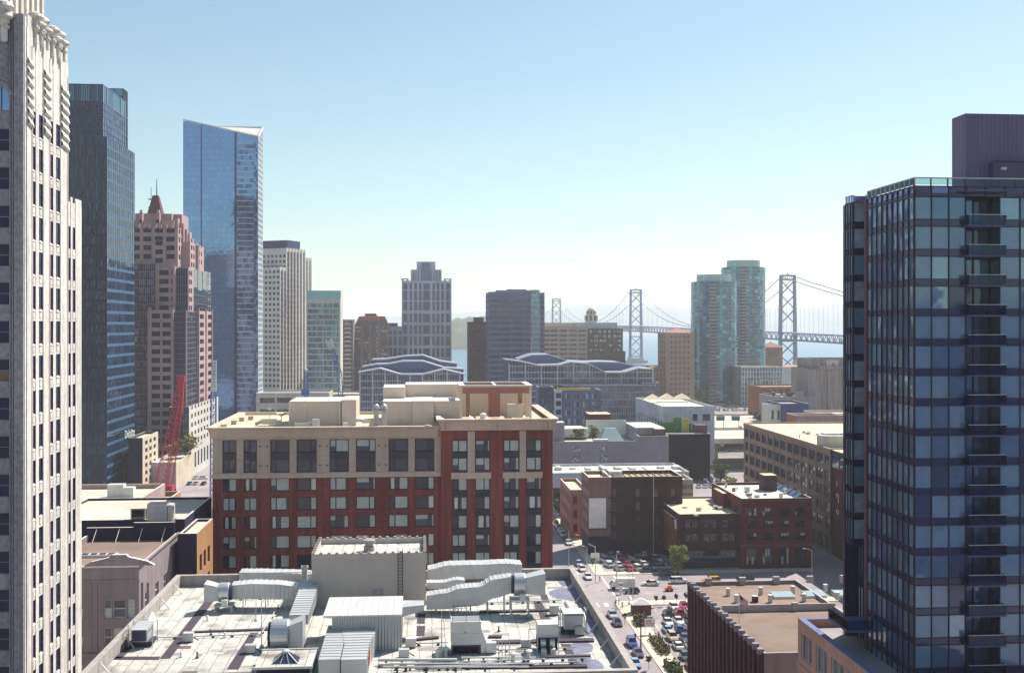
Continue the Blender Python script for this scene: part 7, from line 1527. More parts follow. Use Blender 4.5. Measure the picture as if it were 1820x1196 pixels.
# ================================================================ CARS
PAINT = {'white': '#dddcd6', 'silver': '#a9adb0', 'black': '#17181c', 'dark grey': '#3c3f45', 'red': '#a51f26', 'blue': '#2f4a7a', 'light blue': '#7fa3b5', 'yellow': '#e0a90e', 'beige': '#b8aa8e', 'green': '#2f5a44', 'orange': '#d2572c'}
for k_, v_ in PAINT.items(): mat('car_'+k_, v_, rough=.28, var=.02, spec=.5, coat=.6, big=0)
mat('car_glass', '#12161c', rough=.05, spec=.8, var=.02, big=0); mat('lamp_lens', '#d9d9d0', rough=.1, var=.02, big=0); mat('tail_lens', '#7d1515', rough=.2, big=0)
SHAPES = {'sedan': (2.35, .9, [(-2.35, .45, .78, .72), (-2.2, .3, .92, .85), (-1.5, .25, .98, .9), (1.0, .25, .93, .9), (2.05, .28, .8, .84), (2.35, .42, .62, .68)], (-1.75, 1.1, -1.15, .3, 1.42)),
          'suv': (2.4, .95, [(-2.4, .5, 1.0, .8), (-2.3, .38, 1.12, .93), (-1.4, .34, 1.12, .95), (1.0, .34, 1.1, .95), (2.1, .36, 1.0, .9), (2.4, .5, .75, .75)], (-2.28, 1.15, -1.95, .55, 1.78)),
          'hatchback': (2.0, .86, [(-2.0, .45, .85, .72), (-1.9, .3, .98, .84), (-1.2, .25, 1.0, .86), (.9, .25, .95, .86), (1.75, .28, .82, .8), (2.0, .42, .62, .66)], (-1.9, 1.05, -1.5, .3, 1.48)),
          'van': (2.7, 1.0, [(-2.7, .45, 1.2, .95), (-2.65, .35, 1.2, 1.0), (-1.0, .34, 1.2, 1.0), (1.6, .34, 1.15, 1.0), (2.45, .36, 1.0, .94), (2.7, .5, .8, .8)], (-2.66, 2.0, -2.6, 1.1, 2.25))}
PROTO = {}
def make_car(kind):
    L, wd, st_, (a0, a1, b0, b1, ht) = SHAPES[kind]; o = bpy.data.objects.new(kind, None)
    m = MB(); rings = [[(x, -w_, zb), (x, w_, zb), (x, w_, zb+(zt-zb)*.6), (x, w_*.93, zt), (x, -w_*.93, zt), (x, -w_, zb+(zt-zb)*.6)] for x, zb, zt, w_ in st_]; m.loft(rings, 'car_white')
    zc = st_[2][2]-.02; w0, w1 = wd*.9, wd*.7; m.face([(b0, -w1, ht), (b1, -w1, ht), (b1, w1, ht), (b0, w1, ht)], 'car_white')
    for s_ in (-1, 1):
        mid = (b0+b1)/2; m.face([(mid-.05, s_*(w1+.012), ht), (mid+.05, s_*(w1+.012), ht), (mid+.1, s_*(w0+.012), zc), (mid, s_*(w0+.012), zc)], 'car_white')
        if kind == 'van': m.face([(a0, s_*(w0+.01), zc), (mid-.3, s_*(w0+.01), zc), (mid-.3, s_*(w1+.01), ht), (b0, s_*(w1+.01), ht)], 'car_white')
    body = m.build('body', o)
    m = MB(); m.loft([[(a0, -w0, zc), (a1, -w0, zc), (a1, w0, zc), (a0, w0, zc)], [(b0, -w1, ht-.015), (b1, -w1, ht-.015), (b1, w1, ht-.015), (b0, w1, ht-.015)]], 'car_glass'); m.build('windows', o)
    for x in (-L*.6, L*.6):
        for s_ in (-1, 1):
            m = MB(); y = s_*(wd-.08); n = 12; ring = lambda yy, r: [(x+r*cos(2*pi*i/n), yy, .33+r*sin(2*pi*i/n)) for i in range(n)]; m.loft([ring(y-.1, .33), ring(y+.1, .33)], 'rubber'); yy = y+s_*.104; m.face([(x+.2*cos(2*pi*i/8), yy, .33+.2*sin(2*pi*i/8)) for i in range(8)], 'metal_galv'); m.build('wheel', o)
    for s_ in (-1, 1):
        zt = st_[-1][2]; m = MB(); m.box(L-.12, L+.012, s_*wd*.66-.13, s_*wd*.66+.13, zt-.1, zt+.03, 'lamp_lens'); m.build('headlight', o); zt = st_[0][2]; m = MB(); m.box(-L-.012, -L+.1, s_*wd*.68-.12, s_*wd*.68+.12, zt-.18, zt-.02, 'tail_lens'); m.build('tail_light', o)
    return o
usedproto = set()
CAR_N = [0]
def car(kind, colour, x, y, deg, label, group, z=.02, cat=None):
    if kind not in PROTO:
        p = make_car(kind); COL.objects.link(p); PROTO[kind] = p; c = p
        if kind not in usedproto: usedproto.add(kind); 
        # keep the first as a template until the end
    c = copy_tree(PROTO[kind]); c.name = 'parked_car' if kind != 'van' else 'parked_van'
    c.location = (x, y, z); c.rotation_euler = (0, 0, radians(deg)); tag(c, label, cat or ('van' if kind == 'van' else 'car'), group)
    for ch in c.children:
        if ch.name.startswith('body'):
            ch.material_slots[0].link = 'OBJECT'; ch.material_slots[0].material = MATS['car_'+colour]
    CAR_N[0] += 1; return c
def place(kind, colour, px, py, deg, label, group=None): x, y = gnd(px, py); return car(kind, colour, x, y, deg, label, group)
G1, G2, G3 = 'cars in the corner parking lot', 'cars in the lot before the billboard building', 'cars parked along the side street'
# kerb line cars from bottom to top: (colour, kind, px, py)
kl = [('light blue', 'sedan', 1129, 1183, 'pale blue sedan lowest in the kerb line'), ('dark grey', 'sedan', 1134, 1164, 'dark grey sedan second lowest in the kerb line'), ('blue', 'suv', 1123, 1147, 'dark blue wagon in the kerb line below the walking man'), ('black', 'sedan', 1097, 1110, 'black sedan in the kerb line below the small palm'),
      ('silver', 'sedan', 1088, 1096, 'silver car ahead of the black sedan at the kerb'), ('white', 'sedan', 1045, 1028, 'white sedan at the kerb by the roof corner'), ('white', 'hatchback', 1035, 1014, 'white hatchback at the kerb behind the lamp post'), ('silver', 'hatchback', 1029, 1005, 'silver hatchback just past the white ones at the kerb')]
for c_, k, px, py, lab in kl: x, y = gnd(px, py); car(k, c_, x, y, -90, lab, G3)
fr = ['white', 'dark grey', 'white', 'silver', 'blue', 'white', 'black', 'red', 'silver']
for i in range(9): x, y = 46-.25*i, 340+i*6.3; car(['sedan', 'hatchback', 'suv'][i % 3], fr[i], 45.7, y, -90, fr[i]+' car, '+['first', 'second', 'third', 'fourth', 'fifth', 'sixth', 'seventh', 'eighth', 'ninth'][i]+' from the junction in hotel side street', G3)
# lot before the billboard building
L1_ = [('white', 1062, 1005, 'sedan'), ('white', 1074, 1000, 'sedan'), ('red', 1079, 1001, 'sedan'), ('silver', 1098, 994, 'suv'), ('white', 1112, 989, 'suv'), ('white', 1119, 1000, 'suv'), ('red', 1072, 1012, 'sedan'), ('white', 1086, 1010, 'hatchback'), ('red', 1092, 1012, 'sedan'), ('white', 1080, 1020, 'sedan'),
       ('dark grey', 1106, 1021, 'suv'), ('silver', 1094, 1026, 'sedan'), ('white', 1088, 1030, 'sedan'), ('white', 1132, 1011, 'sedan'), ('dark grey', 1118, 1012, 'suv'), ('black', 1156, 1000, 'suv'), ('silver', 1153, 1010, 'sedan'), ('blue', 1170, 1002, 'sedan'), ('white', 1172, 1013, 'suv'), ('black', 1188, 1010, 'sedan')]
ordw = ['first', 'second', 'third', 'fourth', 'fifth', 'sixth', 'seventh', 'eighth', 'ninth', 'tenth', 'eleventh', 'twelfth', 'thirteenth', 'fourteenth']
rows_ = [(51.5, 71, 319.0, 90, 'back'), (51.5, 71, 313.2, -90, 'second'), (51.5, 69, 307.6, 90, 'third'), (53.5, 61, 302.6, 90, 'front')]
cc = 0; Rr = random.Random(4); pal = ['white', 'silver', 'white', 'red', 'dark grey', 'white', 'blue', 'white', 'silver', 'red', 'white', 'beige', 'black']
for xa, xb, y, dg, nm in rows_:
    n = int((xb-xa)/2.45)
    for i in range(n):
        c_ = pal[cc % len(pal)]; k = ['sedan', 'suv', 'sedan', 'hatchback', 'sedan', 'suv'][(cc*5) % 6]; cc += 1
        car(k, c_, xa+1.3+i*2.45, y+Rr.uniform(-.4, .4), dg+Rr.uniform(-4, 4)+(16 if nm != 'back' else 0), f'{c_} {k}, {ordw[i]} from the left in the {nm} row before the billboard building', G2)
for i, (c_, k) in enumerate((('dark grey', 'suv'), ('blue', 'sedan'), ('silver', 'sedan'), ('black', 'suv'), ('white', 'suv'))): car(k, c_, 79+i*3.0-(4 if i > 2 else 0), 304.4 if i < 3 else 311, 84, f'{c_} {k}, {ordw[i]} in the shaded group left of the bright street tree', G2) if 71 > 79+i*3-(4 if i > 2 else 0) else None
for i, (px, py, c_, k, lab) in enumerate(((1156, 1001, 'black', 'suv', 'black wagon in shade at the back left of the garage wall'), (1168, 1004, 'blue', 'sedan', 'blue sedan in shade beside the black wagon'), (1153, 1017, 'dark grey', 'sedan', 'dark grey sedan in shade nearest the lot exit'), (1176, 1012, 'silver', 'suv', 'silver wagon in shade left of the bright tree'), (1184, 1022, 'dark grey', 'hatchback', 'dark grey hatchback almost under the bright tree'))):
    if c_ : x, y = gnd(px, py); x = min(x, 70.4); car(k, c_, x, y, 5, lab, G2)
place('sedan', 'white', 1156, 1040, 178, 'white sedan leaving the lot toward the cross street')
place('suv', 'white', 1206, 1036, 0, 'white wagon waiting left of the yellow cab')
place('suv', 'yellow', 1264, 1036, 180, 'yellow taxi wagon on the cross street')
place('suv', 'black', 1324, 1033, 180, 'black wagon right of the yellow taxi on the cross street')
place('hatchback', 'dark grey', 1123, 1054, 182, 'dark pickup-like car crossing the junction behind the white truck')
# white delivery truck
x, y = gnd(1106, 1047); o = thing('delivery_truck', 'white box truck turning at the junction beside the tall poles', 'truck', (x, y, .02), radians(175)); m = MB(); m.box(-3.2, 1.4, -1.15, 1.15, .75, 3.0, 'car_white', top='roof_white'); m.build('cargo_box', o); m = MB(); m.loft([[(1.5, -1.05, .5), (3.3, -1.0, .5), (3.3, 1.0, .5), (1.5, 1.05, .5)], [(1.5, -1.0, 2.3), (2.5, -.9, 2.3), (2.5, .9, 2.3), (1.5, 1.0, 2.3)]], 'car_white'); m.build('cab', o); m = MB(); m.face([(3.32, -.85, 1.2), (3.32, .85, 1.2), (2.62, .8, 2.2), (2.62, -.8, 2.2)], 'car_glass'); m.build('windscreen', o)
for xx in (-2.2, 2.3):
    for s_ in (-1, 1): m = MB(); n = 12; y_ = s_*.95; rg = lambda yy: [(xx+.45*cos(2*pi*i/n), yy, .45+.45*sin(2*pi*i/n)) for i in range(n)]; m.loft([rg(y_-.14), rg(y_+.14)], 'rubber'); m.build('wheel', o)
# corner lot: rows parallel to the cross street
L2_ = []
_pal = ['white', 'silver', 'dark grey', 'white', 'red', 'white', 'light blue', 'black', 'silver', 'white', 'blue', 'red', 'green', 'beige', 'white']
for _k, (_y, _xa, _n, _nm) in enumerate(((261.0, 60.5, 6, 'row nearest the cross street'), (254.8, 57.6, 7, 'second row'), (247.5, 56.0, 7, 'third row'), (241.5, 54.6, 7, 'fourth row'), (234.5, 54.2, 7, 'fifth row'), (228.5, 54.0, 7, 'sixth row'), (221.5, 53.7, 7, 'seventh row'), (215.5, 53.5, 7, 'eighth row'), (208.8, 53.3, 7, 'lowest row'))):
    L2_.append((_y, 90 if _k % 2 else -90, [_pal[(i*4+_k*7) % 15] for i in range(_n)], _xa, _nm))
cc = 0
for y, dg, cl_, xa, nm in L2_:
    for i, c_ in enumerate(cl_):
        k = ['sedan', 'suv', 'sedan', 'hatchback', 'sedan'][cc % 5]; cc += 3; st = 2.62
        car(k, c_, xa+i*st, y+Rr.uniform(-.4, .4), dg+Rr.uniform(-3, 3), f'{c_} {k}, {ordw[i]} from left in the {nm} of corner lot', G1)
# tent, booth sign, barrier
o = thing('canopy_tent', 'white canopy tent at the corner of the parking lot', 'tent', (*gnd(1139, 1090), .02)); m = MB(); m.loft([[(-2.4, -1.6, 2.4), (2.4, -1.6, 2.4), (2.4, 1.6, 2.4), (-2.4, 1.6, 2.4)], [(-.4, -.3, 3.6), (.4, -.3, 3.6), (.4, .3, 3.6), (-.4, .3, 3.6)]], 'sign_white'); m.build('roof', o); m = MB(); m.box(-2.2, 2.2, -1.4, 1.4, 0, 2.35, 'w_brown'); m.build('booth', o)
o = thing('lot_sign', 'white board with red lines and blue top beside the red cars', 'sign', (*gnd(1155, 1127), .02)); m = MB(); D = 242; m.box(-1.15, 1.15, -.06, .06, 1.6, 3.4, 'sign_white'); m.build('board', o); m = MB(); n = 10; m.face([(-.75, -.03, 3.42), (.85, -.03, 3.42)]+[(.05+.8*cos(pi*i/n), -.03, 3.42+.55*sin(pi*i/n)) for i in range(1, n)], 'car_light blue'); m.build('topper', o)
m = MB()
for z, a, b_ in ((3.1, -.8, .25), (2.8, -.85, .35), (2.45, -.85, -.3), (2.45, -.1, .9), (2.1, -.85, .8)): m.box(a, b_, -.075, -.06, z-.07, z+.07, 'flag_red', skip='K')
m.lathe(0, 0, [(.01, 0), (.01, .01)], 'flag_red', 3); m.build('lettering', o); m = MB(); m.tube((-1, 0, 0), (-1, 0, 1.6), .06, 'metal_galv', 6); m.tube((1, 0, 0), (1, 0, 1.6), .06, 'metal_galv', 6); m.build('post', o)
# distant parked cars, too small to show parts
FC = {}
def far_car(colour):
    if colour not in FC:
        m = MB(); m.box(-2.2, 2.2, -.88, .88, .25, .9, 'car_'+colour); m.loft([[(-1.5, -.8, .9), (1.0, -.8, .9), (1.0, .8, .9), (-1.5, .8, .9)], [(-1.0, -.65, 1.42), (.4, -.65, 1.42), (.4, .65, 1.42), (-1.0, .65, 1.42)]], 'car_glass'); m.face([(-1.0, -.65, 1.43), (.4, -.65, 1.43), (.4, .65, 1.43), (-1.0, .65, 1.43)], 'car_'+colour)
        me = bpy.data.meshes.new('car'); me.from_pydata(m.v, [], m.f); [me.materials.append(MATS[n]) for n in m.ms]; me.polygons.foreach_set('material_index', m.m); me.update(); FC[colour] = me
    return FC[colour]
Rf = random.Random(6); fp = ['white', 'white', 'silver', 'white', 'dark grey', 'silver', 'blue', 'red', 'black', 'beige']
numw = ['one', 'two', 'three', 'four', 'five', 'six', 'seven', 'eight']
def farlot(p0, p1, y0, y1, nx, ny, where, grp, z=.01):
    for j in range(ny):
        py = y0+(y1-y0)*(j+.5)/ny; 
        for i in range(nx):
            if Rf.random() < .1: continue
            px = p0+(p1-p0)*(i+.5+Rf.uniform(-.2, .2))/nx; x, y = gnd(px, py+Rf.uniform(-.3, .3), z); c_ = Rf.choice(fp); o = bpy.data.objects.new('parked_car', far_car(c_)); COL.objects.link(o); o.location = (x, y, z); o.rotation_euler = (0, 0, Rf.choice([0, pi/2, pi/2, -pi/2])+Rf.uniform(-.1, .1)); tag(o, f'tiny {c_} car, row {numw[j]}, {ordw[i] if i < 14 else ["fifteenth", "sixteenth"][i-14]} from left {where}', 'car', grp)
farlot(1215, 1335, 707, 732, 16, 7, 'below the round towers', 'distant cars below the round towers')
farlot(1228, 1262, 828, 848, 4, 4, 'behind white flat roof', 'cars behind the white flat roof'); farlot(1236, 1282, 849, 870, 4, 3, 'beside the loose green tree', 'cars behind the white flat roof')
farlot(1268, 1320, 797, 806, 4, 1, 'under the elevated road', 'cars under the elevated road'); farlot(332, 366, 846, 866, 3, 2, 'on the street below the pink tower', 'cars below the pink tower')
for k, p in PROTO.items():        # the templates themselves are not part of the scene
    for ch in list(p.children): bpy.data.objects.remove(ch)
    bpy.data.objects.remove(p)

# ================================================================ STREET FURNITURE
def lamp(label, px, py, top, arm=-1.6, D=None, kind='arm'):
    x, y = gnd(px, py) if D is None else at(px, D); Dd = depth(x, y); h = (py-top)*Dd/FP if D is None else top
    o = thing('street_lamp', label, 'street lamp', (x, y, .1), 0, None); m = MB(); m.lathe(0, 0, [(.28, 0), (.24, .5), (.12, .7)], 'metal_galv', 8); m.tube((0, 0, .5), (0, 0, h*.93), .11, 'metal_galv', 8, .08); m.build('pole', o)
    if arm: m = MB(); m.tube((0, 0, h*.92), (arm*.5, 0, h*.99), .06, 'metal_galv', 6); m.tube((arm*.5, 0, h*.99), (arm, 0, h), .06, 'metal_galv', 6); m.build('arm', o); m = MB(); m.loft([[(arm-.5, -.16, h-.05), (arm+.25, -.16, h-.05), (arm+.25, .16, h-.05), (arm-.5, .16, h-.05)], [(arm-.4, -.1, h+.14), (arm+.2, -.1, h+.14), (arm+.2, .1, h+.14), (arm-.4, .1, h+.14)]], 'sign_white'); m.build('lamp_head', o)
    return o
lamp('street lamp with curved arm on the pavement before the red corner building', 1443, 1030, 975, -2.0)
lamp('street lamp on the pavement by the white hatchback', 1043, 1022, 971, -.9)
lamp('street lamp standing in the lot before the billboard building', 1096, 1040, 981, .5)
lamp('bare tall pole at the side street beside the hotel', 1011, 1005, 938, 0)
lamp('pale pole right of the junction crosswalk', 1118, 1075, 1005, 0)
lamp('second pale pole at the junction, taller', 1125, 1072, 998, 0)
lamp('tall lamp pole before the delivery truck', 1095, 1090, 1010, 0)
x, y = gnd(1139, 1156); m = MB(); m.tube((0, 0, 0), (0, 0, 9.4), .17, 'bark', 8, .12); m.box(-.9, .9, -.05, .05, 8.6, 8.75, 'bark'); o = m.build('utility_pole', loc=(x, y, .1)); tag(o, 'dark wooden utility pole by the bushes of the corner lot', 'pole')
x, y = gnd(1058, 1036); o = thing('banner_sign', 'pole sign with a white over green panel by the lot entrance', 'sign', (x, y, .1)); m = MB(); m.tube((0, 0, 0), (0, 0, 9.6), .12, 'metal_galv', 6); m.tube((0, 0, 9.4), (-2, 0, 10.4), .07, 'metal_galv', 6); m.build('pole', o); m = MB(); m.box(-1.2, 1.1, -.15, -.05, 6.6, 7.9, 'sign_white'); m.box(-1.2, 0, -.15, -.05, 5.7, 6.55, 'mural_green'); m.box(.02, 1.1, -.15, -.05, 5.7, 6.55, 'w_lgrey'); m.build('panel', o)
x, y = at(1054, 325.5); o = thing('hanging_sign', 'square green framed sign on the corner of the billboard building', 'sign', (x, y, zpy(968, 325))); m = MB(); m.box(-.9, .9, -.1, .1, -.9, .9, 'gt_teal'); m.box(-.55, .55, -.13, -.1, -.55, .55, 'w_navy', skip='K'); m.build('panel', o)
x, y = at(1026, 345); o = thing('hanging_sign', 'red projecting sign over the side street', 'sign', (x, y, zpy(950, 345))); m = MB(); m.box(-1.0, 1.0, -.1, .1, -.7, .7, 'crane_red'); m.box(-.6, .6, -.13, -.1, -.2, .2, 'sign_white', skip='K'); m.build('panel', o)
x, y = at(1105, 283); m = MB(); m.box(-.5, .5, -.1, .1, .3, 3.0, 'sign_white'); m.box(-.4, .4, -.13, -.1, 2.2, 2.6, 'w_bgrey', skip='K'); m.box(-.1, .1, 0, .1, 0, .3, 'metal_galv'); o = m.build('pylon_sign', loc=(x-1, y-4, .02)); tag(o, 'narrow white pylon sign in front of the truck', 'sign')
# orange street barrier and work gear
for px, py, lab in ((1190, 1050, 'orange work trailer on the cross street'), (1316, 765, 'red and orange work machine on the far deck')):
    x, y = gnd(px, py) if py > 900 else at(px, 605); z = .02 if py > 900 else 11.5; o = thing('work_trailer', lab, 'trailer', (x, y, z)); m = MB(); m.box(-1.3, .9, -.6, .6, .35, .75, 'car_orange'); m.box(-.5, .5, -.5, .5, .76, 1.3, 'car_orange'); m.build('body', o); m = MB(); m.tube((-.6, -.7, .3), (-.6, .7, .3), .3, 'rubber', 10); m.tube((.5, -.7, .3), (.5, .7, .3), .3, 'rubber', 10); m.build('wheel_set', o); m = MB(); m.tube((.9, 0, .5), (2.3, 0, .45), .06, 'car_orange', 5); m.build('tow_bar', o)
# people
def person(label, x, y, deg, top, bottom, stride=.22, z=.14, lean=0):
    J = {'pel': (0, 0, .95), 'ch': (.02+lean, 0, 1.3), 'nk': (.03+lean, 0, 1.5), 'hd': (.06+lean, 0, 1.66)}
    V = [J['pel'], J['ch'], J['nk'], J['hd'], (0, .2, 1.42), (-.1, .27, 1.13), (.1, .26, .9), (0, -.2, 1.42), (.1, -.27, 1.13), (.25, -.25, .92), (0, .1, .88), (stride*.6, .11, .5), (stride, .11, .08), (stride+.14, .11, .05), (0, -.1, .88), (-stride*.2, -.11, .5), (-stride, -.11, .1), (-stride+.12, -.11, .05)]
    E = [(0, 1), (1, 2), (2, 3), (2, 4), (4, 5), (5, 6), (2, 7), (7, 8), (8, 9), (0, 10), (10, 11), (11, 12), (12, 13), (0, 14), (14, 15), (15, 16), (16, 17)]
    rad = [.15, .17, .06, .11, .065, .05, .035, .065, .05, .035, .1, .065, .045, .04, .1, .065, .045, .04]
    me = bpy.data.meshes.new('p'); me.from_pydata(V, E, []); t = bpy.data.objects.new('person', me); COL.objects.link(t); sk = t.modifiers.new('s', 'SKIN'); sb = t.modifiers.new('b', 'SUBSURF'); sb.levels = 1; sb.render_levels = 1
    for i, r in enumerate(rad): me.skin_vertices[0].data[i].radius = (r, r)
    me.skin_vertices[0].data[0].use_root = True
    dg_ = bpy.context.evaluated_depsgraph_get(); em = bpy.data.meshes.new_from_object(t.evaluated_get(dg_)); t.modifiers.clear(); t.data = em
    for n in (top, bottom, 'skin', 'hair'): em.materials.append(MATS[n])
    for p in em.polygons: c = p.center; p.material_index = (3 if c.z > 1.68 else 2) if c.z > 1.52 else (0 if c.z > .96 or (abs(c.y) > .2 and c.z > .95) else (2 if abs(c.y) > .2 and c.z > .8 else 1)); p.use_smooth = True
    t.location = (x, y, z); t.rotation_euler = (0, 0, radians(deg)); tag(t, label, 'person'); return t
mat('skin', '#a9775c', rough=.6, big=0); mat('hair', '#2a201b', rough=.8, big=0); mat('cloth_dark', '#20222a', rough=.9, big=0); mat('cloth_white', '#c9c8c4', rough=.9, big=0); mat('cloth_blue', '#33425e', rough=.9, big=0)
for lab, px, py, dg_, a, b_ in (('person in black walking on the pavement below the utility pole', 1129, 1139, 250, 'cloth_dark', 'cloth_dark'), ('person in dark clothes waiting left at the crosswalk', 1094, 1079, 90, 'cloth_dark', 'cloth_blue'), ('person in pale top waiting right at the crosswalk', 1106, 1082, 60, 'cloth_white', 'cloth_dark'), ('person with white shirt between the two at the crosswalk', 1100, 1076, 200, 'cloth_white', 'cloth_blue'), ('person in dark coat beside the banner sign', 1053, 1008, 270, 'cloth_dark', 'cloth_dark'), ('person in red jacket beside the low trailer on the pavement', 1066, 1035, 0, 'crane_red', 'cloth_dark'), ('person walking in shade before the red corner building', 1408, 1010, 180, 'cloth_dark', 'cloth_dark')):
    person(lab, *gnd(px, py), dg_, a, b_)
# ================================================================ GROUND, WATER, HILLS, BRIDGE, HAZE
mat('ground_city', '#979186', rough=.95, var=.15, scale=.08, big=.3)
def sheet(name, x0, x1, y0, y1, z, m, **k):
    mb = MB(); mb.face([(x0, y0, z), (x1, y0, z), (x1, y1, z), (x0, y1, z)], m); return struct(name, mb, **k)
g = MB(); g.box(-1600, 1500, -700, 1195, -3, 0, 'ground_city', skip=''); struct('ground', g)
mat('bay_water', '#2c6470', rough=.3, spec=.4, var=.12, scale=.01, bump=.25, bscale=.12, big=.15)
mb = MB(); mb.face([(-9000, 1195.02, -1.2), (9000, 1195.02, -1.2), (9000, 15000, -1.2), (-9000, 15000, -1.2)], 'bay_water'); struct('bay_water', mb)
mat('hill_wood', '#33452f', rough=1, var=.35, scale=.02, big=.4, col2='#5b6a45'); mat('hill_far', '#76807c', rough=1, var=.12, scale=.004, col2='#8f9490')
def ridge(name, prof, D0, D1, thick, m, seed, rough=6):
    """a range of hills: photo columns and ridge rows, as a heightfield with real depth"""
    R = random.Random(seed); mb = MB(); nrow = 9; P = []
    pts = []
    for (a, pa), (b, pb) in zip(prof, prof[1:]):
        n = max(2, int(abs(b-a)/3))
        for i in range(n): f = i/n; f2 = f*f*(3-2*f); pts.append((a+(b-a)*f, pa+(pb-pa)*f2))
    pts.append(prof[-1])
    rows = []
    for r in range(nrow):
        t = r/(nrow-1); D = D0+thick*t; h = sin(pi*min(1, t*1.0))**.8 if t < 1 else 0
        row = []
        for i, (px, py) in enumerate(pts):
            zt = zpy(py, D0+thick*.5); j = 1+.05*sin(i*.37+seed)*cos(r*1.7)+R.uniform(-.012, .012)
            u, v = at(px, D); z = -3+(zt+3)*h*(j if r != nrow//2 else 1)
            if r == nrow//2: z += R.uniform(-1, 1)*rough*.35
            row.append((u, v, z))
        rows.append(row)
    for a, b in zip(rows, rows[1:]):
        for i in range(len(a)-1): mb.face([a[i], a[i+1], b[i+1], b[i]], m)
    return struct(name, mb, smooth=True)
ridge('wooded_island_hill', [(640, 600), (700, 583), (770, 574), (800, 568), (815, 565.5), (840, 563), (870, 562), (905, 566), (940, 577), (965, 590)], 3150, 0, 900, 'hill_wood', 2, 9)
ridge('far_hills', [(380, 574), (520, 570), (610, 566), (700, 562), (803, 556), (860, 553), (930, 556), (985, 551), (1020, 544), (1045, 541.5), (1080, 544), (1120, 545.5), (1180, 545), (1240, 547), (1360, 548), (1440, 546), (1503, 541), (1600, 545), (1750, 555)], 8800, 0, 2600, 'hill_far', 5, 14)
# waterfront quay
# ---- the bridge
BR = thing('suspension_bridge', 'long grey suspension bridge with crossed lattice towers over the bay', 'bridge', (0, 0, 0))
TW = [(1400, 1455), (1130, 2040), (989, 2760)]
pts2 = [Vector(at(*t)) for t in TW]
dirn = (pts2[1]-pts2[0]).normalized(); 
pA = pts2[0]-dirn*520
pE = pts2[2]+(pts2[2]-pts2[1]).normalized()*1200
nodes = [pA]+pts2+[pE]
TOPZ = 134.0
def frame_at(i):
    a = nodes[max(0, i-1)]; b = nodes[min(len(nodes)-1, i+1)]; d = (b-a).normalized(); return d, Vector((d.y, -d.x))
legs = 9.6
def P3(c, s, off, z): return (c.x+s.x*off, c.y+s.y*off, z)
for i, (px, D) in enumerate(TW):
    c = pts2[i]; d, s = frame_at(i+1); m = MB(); lb = 11.2
    def leg(off0, off1, z0, z1, w0, w1):
        r = lambda off, z, w: [P3(c+d*q*w*1.2, s, off+p*w, z) for p, q in ((-1, -1), (1, -1), (1, 1), (-1, 1))]
        m.loft([r(off0, z0, w0), r(off1, z1, w1)], 'steel_bridge')
    for sg in (-1, 1): leg(sg*lb, sg*legs, 2, TOPZ, 2.0, 1.6)
    def off(z): return lb+(legs-lb)*(z-2)/(TOPZ-2)
    def cross(za, zb):
        for sg in (-1, 1): m.tube(P3(c, s, -sg*off(za), za), P3(c, s, sg*off(zb), zb), .95, 'steel_bridge', 4)
    def strut(z, h): m.tube(P3(c, s, -off(z), z), P3(c, s, off(z), z), h, 'steel_bridge', 4)
    zs = [70, 89, 108, 127]
    for a, b in zip(zs, zs[1:]): cross(a, b)
    cross(10, 28); cross(28, 47)
    strut(10, 1.3); strut(47, 1.2); strut(128, 1.5); strut(TOPZ-.6, 1.5)
    for k in range(7): x = -off(130)+(k+.5)*2*off(130)/7; m.tube(P3(c, s, x, 128), P3(c, s, x, TOPZ-1), .45, 'steel_bridge', 4)
    m.lathe(c.x, c.y, [(1.2, TOPZ), (.9, TOPZ+2.2), (.2, TOPZ+3)], 'steel_bridge', 6)
    m.build('tower', BR)
    p = MB(); q = [P3(c+d*b*13, s, a*(19 if True else 0), 0)[:2] for a, b in ((-1, -1), (1, -1), (1, 1), (-1, 1))]; p.prism(q, -3, 3.2, 'concrete'); q = [P3(c+d*b*8, s, a*14, 0)[:2] for a, b in ((-1, -1), (1, -1), (1, 1), (-1, 1))]; p.prism(q, 3.2, 7.5, 'concrete'); p.build('pier', BR)
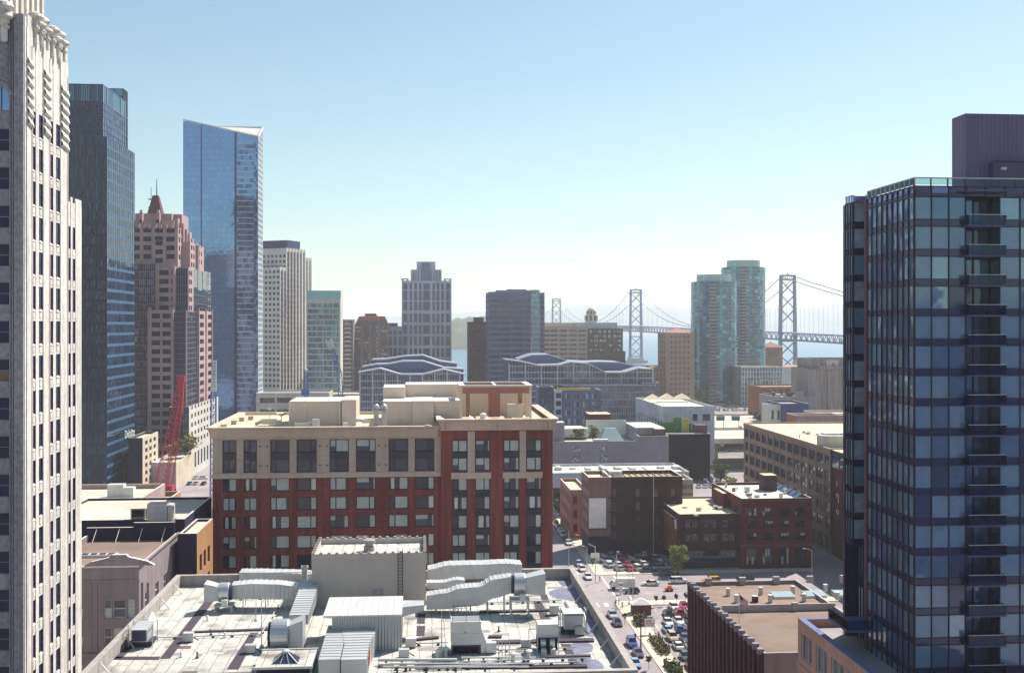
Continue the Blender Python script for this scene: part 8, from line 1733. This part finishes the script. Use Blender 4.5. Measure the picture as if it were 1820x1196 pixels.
# deck: two levels joined by a truss, following the towers
def deck_pt(s_):
    acc = 0
    for a, b in zip(nodes, nodes[1:]):
        L = (b-a).length
        if s_ <= acc+L or b is nodes[-1]: return a+(b-a)*((s_-acc)/L), (b-a).normalized()
        acc += L
lens = [(b-a).length for a, b in zip(nodes, nodes[1:])]; S = [0]
for L in lens: S.append(S[-1]+L)
def deck_z(s_):
    ks = [(0, 50.5), (S[1], 59.0), (S[2], 67.0), (S[3], 67.5), (S[4], 60.0)]
    for (a, za), (b, zb) in zip(ks, ks[1:]):
        if s_ <= b: f = (s_-a)/(b-a); return za+(zb-za)*(f if a > 0 else f)
    return ks[-1][1]
m = MB(); t2 = MB(); step = 14; s_ = 0; hw2 = 10.5; dh = 9.2
while s_ < S[4]-step:
    (p, d), (q, e) = deck_pt(s_), deck_pt(s_+step); sp2 = Vector((d.y, -d.x)); sq2 = Vector((e.y, -e.x)); z0, z1 = deck_z(s_), deck_z(s_+step)
    for top_, th in ((0, 1.5), (-dh, 1.6)):
        A = [P3(p, sp2, -hw2, z0+top_), P3(p, sp2, hw2, z0+top_), P3(p, sp2, hw2, z0+top_-th), P3(p, sp2, -hw2, z0+top_-th)]
        B = [P3(q, sq2, -hw2, z1+top_), P3(q, sq2, hw2, z1+top_), P3(q, sq2, hw2, z1+top_-th), P3(q, sq2, -hw2, z1+top_-th)]
        m.loft([A, B], 'steel_bridge', cap=False)
    mid = (p+q)/2
    for sg in (-1, 1):
        t2.tube(P3(p, sp2, sg*hw2, z0-dh), P3(mid, sp2, sg*hw2, (z0+z1)/2-.6), .45, 'steel_bridge', 4, cap=False); t2.tube(P3(mid, sp2, sg*hw2, (z0+z1)/2-.6), P3(q, sq2, sg*hw2, z1-dh), .45, 'steel_bridge', 4, cap=False)
        t2.tube(P3(p, sp2, sg*hw2, z0-dh), P3(p, sp2, sg*hw2, z0-1), .35, 'steel_bridge', 4, cap=False)
    s_ += step
m.build('deck', BR); t2.build('deck_truss', BR)
def cable_z(s_):
    # side span, main span, side span hung from the tower tops
    if s_ <= S[1]: f = s_/S[1]; return deck_z(0)+4+(TOPZ-2-deck_z(0)-4)*f**1.35-0*f
    for a, b in ((S[1], S[2]), (S[2], S[3]), (S[3], S[4])):
        if s_ <= b: f = (s_-a)/(b-a); lo_ = deck_z((a+b)/2)+3; return lo_+(TOPZ-2-lo_)*(2*f-1)**2
hg = MB()
for sg in (-1, 1):
    m = MB(); s_ = 0; pr_ = None
    while s_ <= S[4]:
        p, d = deck_pt(s_); q = P3(p, Vector((d.y, -d.x)), sg*9.8, cable_z(s_))
        if pr_: m.tube(pr_, q, .55, 'steel_bridge', 5, cap=False)
        pr_ = q
        if s_ % 24 < 12 and cable_z(s_) > deck_z(s_)+4: hg.tube(q, P3(p, Vector((d.y, -d.x)), sg*9.8, deck_z(s_)), .16, 'steel_bridge', 3, cap=False)
        s_ += 12
    m.build('main_cable', BR)
hg.build('hanger', BR, kind='stuff')
# ---- the air
hz = bpy.data.materials.new('haze'); hz.use_nodes = True; t = hz.node_tree; t.nodes.clear(); o_ = t.nodes.new('ShaderNodeOutputMaterial'); pv = t.nodes.new('ShaderNodeVolumePrincipled')
pv.inputs['Color'].default_value = (.98, 1.0, 1.0, 1); pv.inputs['Density'].default_value = 1.05e-4; pv.inputs['Anisotropy'].default_value = .2
t.links.new(pv.outputs[0], o_.inputs['Volume']); MATS['haze'] = hz
mb = MB(); mb.box(-9100, 9100, -760, 15100, -4.5, 330, 'haze'); h = mb.build('haze'); h['kind'] = 'stuff'; h['label'] = 'pale blue sea haze lying over the city and the bay'
